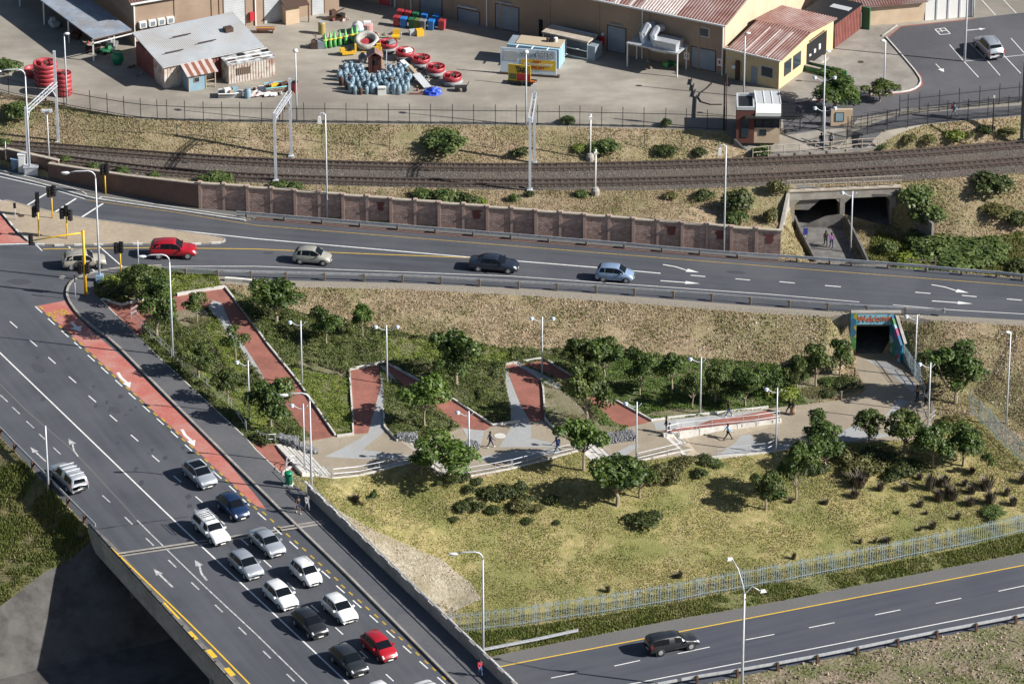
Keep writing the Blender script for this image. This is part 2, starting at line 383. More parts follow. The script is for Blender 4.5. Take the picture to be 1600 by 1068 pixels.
def inpoly(X, Y, poly):
    n = len(poly); ins = np.zeros(len(X), bool)
    j = n-1
    for i in range(n):
        xi, yi = poly[i][0], poly[i][1]; xj, yj = poly[j][0], poly[j][1]
        if yi != yj:
            c = ((yi > Y) != (yj > Y)) & (X < (xj-xi)*(Y-yi)/(yj-yi)+xi)
            ins ^= c
        j = i
    return ins
def sheet(outline, regions, zf, extra_v=(), extra_e=(), step=1.6, default=None):
    """one fine triangulation cut along every region border, returned as {region: mesh}"""
    vs, es = [], []
    def addline(pts, closed):
        q = resample(list(pts)+([pts[0]] if closed else []), 2.0)
        if closed: q = q[:-1]
        o = len(vs)
        for p in q: vs.append(Vector((p[0], p[1])))
        for i in range(len(q)-1): es.append((o+i, o+i+1))
        if closed: es.append((o+len(q)-1, o))
    for r in regions: addline(r['poly'], True)
    if outline: addline(outline, True)
    o = len(vs); vs += list(extra_v); es += [(a+o, b+o) for a, b in extra_e]
    rng = random.Random(5)
    x = GX0
    while x < GX1:
        y = GY0
        while y < GY1:
            vs.append(Vector((x+rng.uniform(-.4, .4)*step, y+rng.uniform(-.4, .4)*step))); y += step
        x += step
    v2, e2, t2, *_ = delaunay_2d_cdt(vs, es, [], 0, 2e-3, False)
    co = np.array([(p.x, p.y) for p in v2]); tri = np.array([t for t in t2 if len(t) == 3])
    ctr = co[tri].mean(axis=1)
    lab = np.full(len(tri), -1)
    for i, r in enumerate(regions):
        pl = [(p[0], p[1]) for p in r['poly']]
        xs = [p[0] for p in pl]; ys = [p[1] for p in pl]
        bb = (ctr[:, 0] > min(xs)) & (ctr[:, 0] < max(xs)) & (ctr[:, 1] > min(ys)) & (ctr[:, 1] < max(ys))
        idx = np.nonzero(bb)[0]
        if len(idx): lab[idx[inpoly(ctr[idx, 0], ctr[idx, 1], pl)]] = i
    keep = np.ones(len(tri), bool)
    if outline: keep = inpoly(ctr[:, 0], ctr[:, 1], [(p[0], p[1]) for p in outline])
    zz = np.array([zf(a, b) for a, b in co])
    out = {}
    for i in [-1]+list(range(len(regions))):
        sel = tri[(lab == i) & keep]
        if not len(sel): continue
        r = default if i < 0 else regions[i]
        if r is None or r['name'] == 'hole': continue
        key = (r['name'], r['mat'], r.get('dz', 0))
        out.setdefault(key, []).append(sel)
    res = []
    for key, sels in out.items():
        name, mat, dz = key
        t = np.vstack(sels)
        a, b, c = co[t[:, 0]], co[t[:, 1]], co[t[:, 2]]
        cr = (b-a)[:, 0]*(c-a)[:, 1]-(b-a)[:, 1]*(c-a)[:, 0]
        t[cr < 0] = t[cr < 0][:, ::-1]
        used, inv = np.unique(t, return_inverse=True); inv = inv.reshape(t.shape)
        top = np.column_stack([co[used], zz[used]+dz])
        faces = [tuple(map(int, f)) for f in inv]
        # skirt round the border so that raised pieces have an edge
        cnt = {}
        for f in faces:
            for k in range(3):
                e = (f[k], f[(k+1) % 3]); cnt[e] = cnt.get(e, 0)+1
        bd = [e for e in cnt if (e[1], e[0]) not in cnt]
        verts = [tuple(p) for p in top]; low = {}
        for e in bd:
            for k in e:
                if k not in low: low[k] = len(verts); verts.append((top[k][0], top[k][1], top[k][2]-dz-.12))
            faces.append((e[1], e[0], low[e[0]], low[e[1]]))
        me = bpy.data.meshes.new(name); me.from_pydata(verts, [], faces); me.materials.append(MATS[mat]); me.update()
        res.append((key, me, top, inv))
    return res
GX0, GX1, GY0, GY1 = -62, 62, -85, 125
REG = []
def region(name, mat, pts, dz=0.0, z=None, world=False):
    if world: poly = [(p[0], p[1]) for p in pts]
    elif z is not None: poly = [(P(u, v, z).x, P(u, v, z).y) for u, v in pts]
    else: poly = [(G(u, v).x, G(u, v).y) for u, v in pts]
    REG.append(dict(name=name, mat=mat, poly=poly, dz=dz)); return REG[-1]
rough_mat('kerb_brown', (.12,.07,.06), (.17,.11,.095), 3, 5, .9)
# ---------------------------------------------------------------- ground regions
region('yard', 'yard_concrete', [(-500,-900),(2100,-900),(2100,142),(1600,181),(1449,194),(1322,217),(1200,222),(1130,205),(1006,201),(807,196),(541,194),(347,191),(220,186),(141,173),(14,147),(-60,131),(-500,120)], z=YARD)
region('apron', 'apron_concrete', [(1150,205),(1140,160),(1132,120),(1200,150),(1290,60),(1330,40),(1405,38),(1442,118),(1443,134),(1425,145),(1400,149),(1300,157),(1238,165),(1225,206)], z=YARD)
region('parking_lot', 'asphalt_far', [(1222,168),(1238,161),(1300,153),(1400,145),(1425,142),(1441,132),(1440,120),(1407,82),(1385,59),(1407,41),(1520,29),(1600,20),(1800,-10),(1900,-100),(2100,-100),(2100,125),(1600,160),(1405,173),(1340,185),(1330,200),(1225,208)], z=YARD)
region('service_path', 'asphalt_far', [(1330,206),(1405,179),(1600,164),(2100,129),(2100,141),(1600,180),(1449,193),(1386,202),(1335,214)], z=YARD)
region('forecourt', 'apron_concrete', [(1150,217),(1212,214),(1250,208),(1330,199),(1346,190),(1322,217),(1302,236),(1200,243),(1172,241)])
region('ballast', 'ballast', [(-500,197),(-60,217),(0,222),(100,229),(240,241),(400,245),(600,253),(800,259),(1000,255),(1150,247),(1200,244),(1310,239),(1400,234),(1600,218),(2100,181),(2100,239),(1600,270),(1412,283),(1225,289),(1130,293),(1000,298),(800,297),(600,292),(400,286),(200,274),(0,238),(-500,214)], z=RAILZ)
region('verge', 'verge_green', [(1370,360),(1440,385),(1480,375),(1540,372),(1610,360),(2100,350),(2100,460),(1600,433),(1480,423),(1345,413)])
region('lawn', 'lawn', [(446,746),(462,737),(519,747),(560,743),(620,728),(712,747),(800,732),(905,704),(962,724),(985,723),(1080,702),(1110,717),(1200,707),(1262,697),(1340,691),(1440,687),(1470,650),(1525,650),(1600,715),(1720,805),(1590,835),(1523,853),(1432,872),(1321,894),(1202,914),(1060,942),(938,962),(817,980),(700,992),(560,850),(485,778)])
region('dirt_patch', 'dirt', [(487,781),(512,788),(545,806),(587,829),(632,849),(692,874),(737,911),(752,935),(715,952),(700,990),(600,890),(520,812)])
region('verge', 'verge_green', [(700,992),(817,980),(938,962),(1060,942),(1202,914),(1321,894),(1432,872),(1523,853),(1590,835),(1750,800),(2100,718),(2100,760),(1600,863),(1200,942),(1050,968),(800,1018),(705,1040)])
region('bank', 'bank_green', [(-500,400),(-150,550),(0,683),(28,711),(80,765),(117,805),(140,829),(138,848),(70,893),(0,947),(-150,985),(-500,1050)])
region('slope_paving', 'slope_paving', [(-500,1050),(-150,985),(0,947),(70,893),(138,848),(141,828),(490,781),(530,822),(700,992),(700,1041),(400,1112),(-500,1330)])
region('rocky_soil', 'rocky_soil', [(600,1300),(600,1170),(1050,1077),(1200,1046),(1600,967),(2100,867),(2300,1100),(1200,1400)])
region('highway', 'asphalt_low', [(-500,1330),(400,1112),(700,1041),(800,1018),(1050,968),(1200,942),(1600,863),(2100,762),(2100,869),(1600,968),(1200,1047),(1050,1078),(600,1180),(-500,1450)], z=LOW)
region('highway_shoulder', 'asphalt_light', [(-500,1330),(400,1112),(700,1041),(800,1018),(1050,968),(1200,942),(1600,863),(2100,762),(2100,784),(1600,883),(1200,960),(800,1038),(400,1131),(-500,1348)], z=LOW)
region('underpass_path', 'concrete_dark', [(1241,345),(1316,352),(1343,412),(1356,440),(1285,440),(1266,403)], z=PATHZ)
region('gravel_edge', 'gravel_edge', [(340,428),(447,438),(629,442),(810,450),(991,463),(1172,477),(1293,486),(1334,490),(1334,496),(1293,495),(1172,488),(991,474),(810,461),(629,452),(447,448),(400,447),(345,444)])
region('gravel_edge', 'gravel_edge', [(1407,491),(1490,494),(1600,500),(2100,528),(2100,538),(1600,509),(1490,502),(1407,500)])
region('road', 'asphalt_streak', [(-500,130),(-150,231),(0,273),(65,288),(133,308),(155,313),(383,346),(400,341),(800,374),(1200,407),(1340,414),(1480,424),(1600,436),(2100,470),(2100,529),(1600,500),(1490,494),(1293,486),(1172,477),(991,463),(810,450),(629,442),(447,438),(257,425),(252,416),(200,418),(160,423),(130,431),(104,445),(0,440),(-500,300)], z=0)
region('road', 'asphalt_bridge', [(-500,300),(0,440),(104,445),(104,467),(120,492),(145,513),(175,534),(215,575),(300,661),(400,761),(428,789.6),(142,828),(117,802),(80,762),(25,707),(0,682),(-150,542),(-500,200)], z=0)
region('pavement', 'asphalt_light', wallbase[:2]and[(-500,110)]+wallbase+[(1217,407),(1200,406),(800,373.5),(400,340.5),(383,345),(155,312),(133,307),(65,287),(0,272),(-150,230),(-500,129)], dz=.12, z=0)
region('kerb_strip', 'kerb_brown', [(400,340.5),(800,373.5),(1200,406),(1217,407.3),(1217,410),(1200,408.8),(800,377),(400,344)], dz=.04, z=0)
island = [(-2,317),(12,314),(30,320),(85,333),(127,342),(200,351),(250,358),(300,365),(350,373),(352,377),(345,380),(307,382),(260,382),(215,382),(150,383),(100,384),(62,383),(45,377),(32,367),(22,357),(10,342),(-2,329),(-60,290),(-60,300)]
region('traffic_island', 'beige_pave', island[:-2]+[(-60,285),(-60,300)], dz=.14, z=0)
sidewalk = [(252,417),(200,419),(160,424),(131,432),(114,440),(106,452),(106,467),(122,491),(147,512),(177,533),(217,574),(302,660),(402,760),(431,789.2),(490,781),(485,776),(460,759),(400,704),(385,686),(250,561),(217,529),(175,487),(156,468),(148,459),(146,442),(160,434),(200,432),(245,428),(252,424)]
region('garden_bed', 'garden_soil', [(160,434),(200,432),(245,428),(255,425),(340,429),(345,446),(400,470),(470,488),(560,508),(620,518),(700,531),(800,545),(900,545),(1000,552),(1100,560),(1200,568),(1300,578),(1334,588),(1352,606),(1262,631),(1200,638),(1100,650),(1018,658),(1000,690),(930,694),(800,690),(650,691),(500,690),(431,694),(385,686),(250,561),(217,529),(175,487),(156,468),(148,459),(146,442)])
region('plaza', 'tan_pave', [(431,694),(487,686),(525,681),(552,678),(601,668),(622,690),(655,692),(722,668),(757,672),(770,665),(800,660),(827,659),(852,656),(876,680),(900,694),(935,694),(983,667),(1018,657),(1100,650),(1200,638),(1262,631),(1310,625),(1345,616),(1354,606),(1345,592),(1338,575),(1336,551),(1394,551),(1438,598),(1452,645),(1458,668),(1440,686),(1340,690),(1262,696),(1200,706),(1110,716),(1092,714),(1068,711),(985,722),(955,723),(925,721),(905,703),(800,731),(740,742),(714,745),(690,741),(655,719),(620,727),(560,742),(519,746),(492,744),(466,736)])
RED = [[(158,470),(190,477),(224,469),(277,462),(351,451),(446,573),(525,681),(487,688),(445,634),(380,552),(325,480),(280,485),(230,500),(217,528),(175,487)],
 [(398,693),(431,694),(464,735),(450,735),(442,745),(400,704)],
 [(546,579),(592,570),(595,601),(584,644),(576,676),(552,678),(550,634)],
 [(600,566),(652,594),(710,626),(770,665),(757,672),(722,668),(680,639),(640,610),(605,580)],
 [(791,570),(803,568),(830,583),(845,594),(848,610),(851,657),(829,659),(812,629),(800,599)],
 [(815,569),(850,563),(890,585),(950,620),(1018,658),(983,667),(960,659),(920,626),(880,600),(850,580)],
 [(1036,671),(1060,667),(1110,656),(1160,648),(1200,641),(1212,650),(1222,656),(1180,663),(1100,670),(1060,676),(1040,677)]]
GREY = [[(325,480),(333,469),(346,473),(358,500),(375,530),(395,560),(410,585),(420,610),(445,634),(430,617),(380,552),(350,512)],
 [(597,570),(600,640),(601,668),(596,678),(566,702),(640,711),(700,720),(620,717),(507,713),(550,692),(575,677),(584,644),(595,601)],
 [(575,742),(590,733),(640,715),(652,716),(620,727)],
 [(593,571),(600,571),(626,601),(612,594)],
 [(722,668),(757,672),(752,690),(745,705),(735,690)],
 [(790,572),(800,599),(812,629),(829,659),(830,684),(866,692),(866,698),(780,698),(798,668),(798,640),(790,600)],
 [(742,714),(800,705),(870,700),(880,706),(800,720),(760,720)],
 [(800,566),(812,568),(840,580),(860,590),(882,608),(870,606),(845,594),(830,583)],
 [(1021,659),(1060,654),(1120,648),(1200,639),(1160,648),(1110,656),(1060,667),(1050,672),(1025,671)],
 [(1157,680),(1172,678),(1180,690),(1215,695),(1262,690),(1262,696),(1190,706),(1115,715),(1137,700),(1150,690)],
 [(955,710),(985,695),(1000,694),(975,714)],
 [(1350,561),(1390,566),(1432,600),(1440,625),(1420,608),(1385,578)],
 [(1405,622),(1420,628),(1398,645),(1382,650)],
 [(1310,676),(1340,662),(1345,672),(1400,680),(1340,688),(1290,693)]]
for q in RED: region('ramp_paving', 'red_paving', q, dz=.006)
for q in GREY: region('grey_paving', 'grey_pave', q, dz=.003)
region('pavement', 'asphalt_pave', sidewalk, dz=.13, z=0)
# the mouth of the underpass below the road is open
tl = [P(1336,493.5,.0), P(1397,494.6,.0), P(1397,551.5,-4), P(1336,551.5,-4)]
HOLE_N = [(tl[0].x, tl[3].y-.05), (tl[1].x, tl[2].y-.05), (tl[1].x, tl[1].y+.03), (tl[0].x, tl[0].y+.03)]
region('hole', 'asphalt', HOLE_N, world=True)
hr = [P(1238,298.3,.2), P(1394,292,.2), P(1393,352,-4), P(1238,355,-4)]
region('hole', 'asphalt', [(hr[0].x, hr[0].y+.03), (hr[1].x, hr[1].y+.03), (hr[2].x, hr[2].y-.03), (hr[3].x, hr[3].y-.03)], world=True)

fx = []
ev, ee = [], []
for line in brk[:-4]:
    q = [p for p in resample(line, 2.0)]
    for i, p in enumerate(q):
        if GX0-20 < p.x < GX1+20 and GY0-20 < p.y < GY1+60:
            ev.append(Vector((p.x, p.y)))
            if i and (q[i-1]-p).length < 2.1 and GX0-20 < q[i-1].x < GX1+20 and GY0-20 < q[i-1].y < GY1+60 and len(ev) > 1: ee.append((len(ev)-2, len(ev)-1))
for p in ring: ev.append(Vector((p.x, p.y)))
for line in brk[-3:]:
    for p in line: ev.append(Vector((p.x, p.y)))
deck_out = [P(142,826.5,0), P(492,779.5,0), P(792,1068,0), P(1140,1412,0), P(700,1445,0), P(362,1068,0)]
GROUND = {}
for key, me, top, tri in sheet(None, REG, H, ev, ee, 1.6, dict(name='grass_bank', mat='dry_grass')):
    o = link(key[0], me); tag(o, kind='structure')
    GROUND.setdefault((key[0], key[1]), []).append((top, tri))
print('ground', len(GROUND))

# ---- painted lines, pieces of the road they lie on
ROADOBJ = next(o for o in C.objects if o.name == 'road')
HWY = next(o for o in C.objects if o.name == 'highway')
PARK = next(o for o in C.objects if o.name == 'parking_lot')
def strip(name, pts, w, mat, z=0, parent=None, lift=.012, dash=None):
    pl = [P(u, v, z) for u, v in pts]
    mb = MB()
    for i, (a, b) in enumerate(zip(pl[:-1], pl[1:])):
        d = (b-a).normalized(); n = Vector((-d.y, d.x, 0))*w/2
        if i == 0: n0 = n
        nn = n
        if i+2 < len(pl):
            d2 = (pl[i+2]-b).normalized(); nn = (Vector((-d.y-d2.y, d.x+d2.x, 0))).normalized()*w/2
        zz = Vector((0, 0, lift))
        mb.add([a-n0+zz, b-nn+zz, b+nn+zz, a+n0+zz], [(0,1,2,3)]); n0 = nn
    return mb.build(name, mat, parent)
def poly_mark(name, pts, mat, z=0, parent=None, lift=.012):
    pl = [P(u, v, z+lift) for u, v in pts]; mb = MB(); mb.add(pl, [tuple(range(len(pl)))])
    return mb.build(name, mat, parent)
def dashes(centres, half, w, mat, z=0, parent=None, name='lane_dash'):
    """centres px list, half = px vector of half a dash"""
    for u, v in centres:
        strip(name, [(u-half[0], v-half[1]), (u+half[0], v+half[1])], w, mat, z, parent)
RB = ROADOBJ
rough_mat('yellow_worn', (.3,.2,.03), (.55,.36,.04), 3, 6, .7)
strip('edge_line', [(400,352),(800,384),(1200,416),(1600,446.5),(2100,484)], .12, 'yellow_faint', parent=RB)
strip('edge_line', [(133,312),(270,331),(400,352)], .1, 'yellow_faint', parent=RB)
strip('centre_line', [(-60,301),(0,313),(125,341),(156,346),(307,363),(400,373),(735,402),(805,407.5),(934,418),(1032,427)], .17, 'white_line', parent=RB)
strip('edge_line', [(67,389),(234,387),(400,389),(560,396),(735,402.6)], .12, 'yellow_line', parent=RB)
strip('edge_line', [(265,416),(400,416),(800,431.5),(1200,459.5),(1487,484),(1600,490.5),(2100,519)], .1, 'white_line', parent=RB)
for a, b in (((1079,430),(1102,432)),((1149,435.5),(1172,437.5)),((1218,440),(1242,442.2)),((1289,446),(1314,448)),((1359,451),(1384,453)),((1430,456.5),(1454,458.5)),((1503,461.5),(1526,463.5)),((1573,467),(1597,469)),((1644,472.5),(1668,474.5))):
    strip('lane_dash', [a, b], .15, 'white_line', parent=RB)
strip('edge_line', [(-150,225),(0,276),(66,291),(133,311)], .12, 'white_line', parent=RB)
for a, b in (((42,321),(75,301)),((85,332),(119,310)),((125,341),(161,318))): strip('hatch_bar', [a, b], .22, 'white_line', parent=RB)
strip('stop_line', [(-5,382),(52,380.5)], .2, 'white_line', parent=RB)
strip('crossing_line', [(57,383),(66,392)], .12, 'white_line', parent=RB)
for a, b in (((107,385),(115,392)),((139,415),(148,424)),((154,384),(193,418))): strip('crossing_line', [a, b], .14, 'white_line', parent=RB)
def arrow_poly(tail, tip, sw, hl, hw, bend=0, z=0, mat='white_line', parent=None):
    a = P(*tail, z); b = P(*tip, z); d = (b-a); L = d.length; d.normalize(); n = Vector((-d.y, d.x, 0)); s = b-d*hl
    k = n*bend
    mb = MB(); zz = Vector((0,0,.014))
    m1 = a.lerp(s, .5)+k
    mb.add([a-n*sw/2+k+zz, m1-n*sw/2+zz, m1+n*sw/2+zz, a+n*sw/2+k+zz], [(0,1,2,3)])
    mb.add([m1-n*sw/2+zz, s-n*sw/2+zz, s+n*sw/2+zz, m1+n*sw/2+zz], [(0,1,2,3)])
    mb.add([s-n*hw/2+zz, b+zz, s+n*hw/2+zz], [(0,1,2)])
    return mb.build('arrow', mat, parent)
arrow_poly((1034,415.5),(1092,425.5),.16,1.3,.75,.35, parent=RB)
arrow_poly((1032,438.5),(1094,443),.16,1.5,.65, parent=RB)
arrow_poly((1454,447),(1514,457.5),.16,1.3,.75,.35, parent=RB)
arrow_poly((1456,470),(1520,474.5),.16,1.5,.65, parent=RB)
poly_mark('bus_lane_paint', [(57,478),(103,469),(112,484),(130,504),(152,524),(190,556),(218,583),(250,616),(300,664),(337,699),(375,744),(400,774),(416,795),(400,790),(384,776),(363,755),(340,734),(317,713),(294,691),(272,670),(250,652),(228,630),(206,611),(185,590),(163,571),(142,551),(121,532),(101,514),(80,495)], 'red_lane', parent=RB, lift=.006)
poly_mark('bus_lane_paint', [(-40,300),(0,336),(12,350),(24,364),(36,374),(48,379),(-60,382)], 'red_lane', parent=RB, lift=.006)
strip('lane_line', [(-40,514),(0,551),(130,676),(255,796.4)], .15, 'white_line', parent=RB)
BL_D = [(60,483),(80,502),(101,521),(121,539),(142,559),(163,578),(185,598),(206,618),(228,638),(250,658),(272,678),(294,699),(317,721),(340,742),(363,763),(384,784)]
BL_D2 = [(409,806),(434,829),(459,851),(484,874),(509,897),(532,920),(558,943),(584,966),(610,990),(636,1014),(662,1038),(690,1063),(716,1087)]
for (u, v) in BL_D: strip('lane_dash', [(u-5,v-4.6),(u+6,v+5.4)], .13, 'white_line', parent=RB)
for (u, v) in BL_D:
    strip('lane_dash', [(u+2.5,v-4.5),(u+8,v+.5)], .2, 'yellow_worn', parent=RB, lift=.014)
    strip('lane_dash', [(u+12,v+6.5),(u+17.5,v+11.5)], .2, 'yellow_worn', parent=RB, lift=.014)
ML = [(-9,478),(21,507),(52,536),(81,563),(113,593),(144,623),(177,653),(210,684),(243,716),(277,748),(311,780),(345,813)]
for (u, v) in ML[:-1]: strip('lane_dash', [(u-5.5,v-5),(u+6,v+5)], .12, 'white_line', parent=RB)
LLd = [(-14,604),(6,622),(25,641),(47,663),(67,683),(89,704),(166,779)]
for (u, v) in LLd: strip('lane_dash', [(u-6,v-5.5),(u+6,v+5.5)], .13, 'worn_line', parent=RB)
arrow_poly((111,503),(126,518),.32,1.15,1.25, parent=RB)
arrow_poly((188,581),(203,606),.3,1.2,.85,-.25, parent=RB)
arrow_poly((288,670),(304,697),.3,1.2,.85,-.25, parent=RB)
arrow_poly((72,721),(47,698),.16,1.2,.6, mat='worn_line', parent=RB)
arrow_poly((127,712),(107,685),.16,1.2,.7,.3, mat='worn_line', parent=RB)
strip('crack_seal', [(0,600),(40,640),(110,700),(150,742),(200,796),(213,811)], .14, 'asphalt_light', parent=RB, lift=.007)
# bus lettering, painted for a driver coming from the park side
def text_mesh(name, body, size, mat, parent=None, M=None, bold=0, sx=1, sy=1, ext=0.0, align='CENTER'):
    cu = bpy.data.curves.new('txt', 'FONT'); cu.body = body; cu.size = size; cu.align_x = align; cu.align_y = 'CENTER'; cu.extrude = ext; cu.offset = bold; cu.resolution_u = 2
    ob = bpy.data.objects.new('txt', cu); C.objects.link(ob)
    dg = bpy.context.evaluated_depsgraph_get(); dg.update()
    me = bpy.data.meshes.new_from_object(ob.evaluated_get(dg)); me.name = name
    bpy.data.objects.remove(ob); bpy.data.curves.remove(cu)
    me.materials.clear(); me.materials.append(MATS[mat])
    me.transform(Matrix.Diagonal((sx, sy, 1, 1)))
    if M: me.transform(M)
    return link(name, me, parent)
d = (P(126,518)-P(60,455)).normalized(); ang = math.atan2(d.y, d.x)
pc = P(91,489,.014)
text_mesh('lettering', 'BUS', 1.9, 'yellow_worn', RB, Matrix.Translation(pc) @ Matrix.Rotation(ang+PI/2+PI, 4, 'Z'), bold=.03, sx=.62, sy=1.0)
# highway lines
strip('edge_line', [(-300,1306),(400,1130.5),(767,1044),(800,1037),(1200,959.5),(1600,882.5),(2100,785)], .15, 'yellow_line', z=LOW, parent=HWY)
strip('edge_line', [(600,1142),(985,1068),(1200,1026.5),(1600,947.5),(2100,849)], .13, 'white_line', z=LOW, parent=HWY)
for a, b in (((663,1098),(704,1089)),((762,1079),(803,1070)),((861,1058.5),(902,1050.5)),((960,1039.7),(1000,1031)),((1059,1020.5),(1109,1010)),((1165,999),(1210,990.3)),((1264,980),(1304,972)),((1367,960),(1407,952)),((1462,942),(1502,934)),((1560,923),(1600,914.5)),((1658,903),(1698,895))):
    strip('lane_dash', [a, b], .12, 'white_line', z=LOW, parent=HWY)
# parking lines
for pts in ([(1283.7+200-0,70),(1506,96),(1529,121)],[(1515.5,67.5),(1540,92),(1562.5,118)],[(1564,82),(1595,115)],[(1579.7,60),(1603,86)],[(1506,96),(1600,86),(1700,75)],[(1532,-2),(1555.5,24)],[(1568,0),(1588,21)],[(1505,20),(1500,14)]):
    strip('bay_line', pts, .1, 'white_line', z=YARD, parent=PARK)
strip('bay_arrow', [(1510,48),(1530,46)], .12, 'white_line', z=YARD, parent=PARK)
arrow_poly((1511,47.5),(1540,45),.1,.7,.6,z=YARD, parent=PARK)
arrow_poly((1462,100),(1475,113),.1,.9,.7,z=YARD, parent=PARK)
for pts in ([(1461,46),(1476,44)],[(1465,49.5),(1480,47.5)],[(1469,54.5),(1485,53)],[(1461,46),(1469,54.5)],[(1476,44),(1485,53)],[(1468,45),(1473,50)]):
    strip('bay_lettering', pts, .12, 'white_line', z=YARD, parent=PARK)
paint('red_line', (.4,.1,.06), .7)
strip('kerb_line', [(1238,161.5),(1300,154.5),(1402,146.5),(1427,142.5),(1441,133),(1439,120),(1407,83),(1386,59.5),(1407,42),(1520,30)], .13, 'red_line', z=YARD, parent=PARK)
# kerbs
KERB = []
def kerb(pts, z=0, w=.16, h=.15, mat='concrete', sm=1, name='kerb'):
    pl = smooth_line([P(u, v, z) for u, v in pts], sm); mb = MB()
    for a, b in zip(pl[:-1], pl[1:]):
        d = (b-a).normalized()*.01
        mb.bar(a-d+Vector((0,0,h/2-.02)), b+d+Vector((0,0,h/2-.02)), w, h+.04)
    o = mb.build(name, mat); tag(o, kind='structure'); return o
rough_mat('kerb_white', (.5,.49,.46), (.72,.71,.68), 2, 5, .8)
kerb([(252,416.5),(200,418.5),(160,423.5),(131,431.5),(113,439.5),(105,452),(105,467),(121,491.5),(146,512.5),(176,533.5),(216,574.5),(301,660.5),(401,760.5),(430,789.4)], mat='concrete', h=.2, w=.22)
kerb([(-150,231),(0,273),(65,288),(133,308),(155,313),(270,329),(383,345.5)], mat='kerb_white', w=.14, h=.16)
kerb([(-150,226),(0,268),(65,283),(125,299),(135,305)], mat='kerb_white', w=.1, h=.17)
kerb([(155,311),(160,309),(270,325),(383,342)], mat='kerb_white', w=.1, h=.17)
kerb(island[:-2]+[(-60,290)], mat='concrete', w=.14, h=.17, sm=1)
mb = MB()
pl = [P(u, v, 0) for u, v in [(345,380),(307,382),(260,382),(215,382),(150,383),(100,384),(62,383),(45,377),(32,367),(22,357),(10,342)]]
for i, (p, d) in enumerate(evenly(pl, 1.0)):
    if i % 2 == 0: mb.bar(p+Vector((0,-.01,.08)), p+d*.98+Vector((0,-.01,.08)), .17, .2)
tag(mb.build('kerb', 'kerb_white'), kind='structure')
kerb([(1238,160.5),(1300,153.5),(1402,145.5),(1426,141.5),(1439,132),(1437,120),(1405,82),(1384,58.5)], z=YARD, mat='kerb_white', w=.12, h=.14)
kerb([(1402,40),(1378,57)], z=YARD, mat='concrete', w=.14, h=.14)
kerb([(1407,172.5),(1500,165),(1600,159),(1700,152)], z=YARD, mat='concrete', w=.14, h=.14)
kerb([(430,789.4),(545,901),(711,1068),(1058,1410)], mat='concrete', h=.2, w=.22, sm=0)
# white edging on the sidewalk and low edge walls along the ramps
def edging(pts, w=.14, h=.12, mat='concrete_white', name='edging', label=None, cat=None, drop=.3):
    pl = [G(u, v) for u, v in pts]; mb = MB()
    for a, b in zip(pl[:-1], pl[1:]):
        for q in [resample([a, b], 3)]:
            for s, e in zip(q[:-1], q[1:]):
                d = (e-s).normalized()*.02
                mb.bar(s-d+Vector((0,0,(h-drop)/2)), e+d+Vector((0,0,(h-drop)/2)), w, h+drop)
    o = mb.build(name, mat)
    if label: tag(o, label, cat)
    else: tag(o, kind='structure')
    return o
edging([(157,468),(175,487),(217,529),(250,561),(385,686),(400,704),(445,746)], h=.14, w=.1)
edging([(160,469),(190,477),(224,469)], h=.25, w=.2)
edging([(277,462),(351,450)], h=.3, w=.25)
ew = [([(352,450),(385,493),(419,540),(446,573)],'low pale concrete edge wall beside the longest red ramp, upper stretch'),
 ([(447,574),(467,599),(496,640),(524,681)],'low pale concrete edge wall beside the longest red ramp, lower stretch by the grass wedge'),
 ([(545,578),(600,567)],'short white edge wall across the head of the second red ramp'),
 ([(603,567),(652,594),(710,626),(770,665),(812,659)],'low edge wall above the third red ramp'),
 ([(546,580),(550,634),(552,679),(527,682)],'white edge wall on the left of the second red ramp'),
 ([(599,640),(601,668),(621,689)],'dark low edge wall between the second red ramp and the stone gabion'),
 ([(790,570),(846,561)],'short white edge wall across the head of the fourth red ramp'),
 ([(851,562),(890,585),(950,620),(1019,658)],'low edge wall above the fifth red ramp'),
 ([(846,594),(849,610),(852,656),(876,680)],'white edge wall right of the fourth red ramp ending at the planting bed'),
 ([(1019,657),(1060,652),(1120,646),(1200,637)],'long white edge wall behind the railed ramp')]
for pts, lb in ew: edging(pts, w=.16, h=.22, name='edge_wall', label=lb, cat='low wall')
edging([(493,745),(519,747),(560,743),(620,728),(655,720)], w=.14, h=.1)
edging([(714,747),(740,743),(800,732),(905,704)], w=.14, h=.1)
edging([(957,724),(985,723),(1080,702)], w=.14, h=.1)
edging([(1094,715),(1200,707),(1262,697)], w=.14, h=.1)
edging([(442,745),(443,738),(452,731),(466,730),(476,738),(494,744)], w=.2, h=.16)
# concrete drain by the rail
edging([(352,438),(380,440),(428,446)], w=.4, h=.35, name='drain_channel', label='pale concrete drain channel running below the start of the near guardrail', cat='drain')
# ---------------------------------------------------------------- more materials
rough_mat('steel', (.4,.42,.45), (.55,.57,.6), 3, 4, .45, metal=.35)
rough_mat('steel_pole', (.5,.53,.57), (.62,.65,.7), 1.5, 3, .5, metal=.2)
rough_mat('rail_top', (.16,.12,.1), (.24,.18,.15), 3, 4, .5, metal=.5)
rough_mat('rust', (.06,.03,.02), (.12,.06,.035), 3, 5, .9)
rough_mat('sleeper', (.045,.035,.03), (.1,.085,.07), 2, 5, .95)
rough_mat('timber_post', (.13,.1,.075), (.2,.16,.12), 4, 5, .9)
paint('dark_iron', (.022,.024,.026), .6)
paint('black', (.012,.012,.013), .5)
paint('rubber', (.015,.015,.016), .85)
paint('signal_yellow', (.72,.42,.01), .45)
paint('white_paint', (.72,.72,.7), .5)
paint('lamp_glass', (.75,.78,.8), .25)
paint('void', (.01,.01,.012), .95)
rough_mat('coping', (.33,.28,.22), (.46,.4,.33), 2, 5, .9)
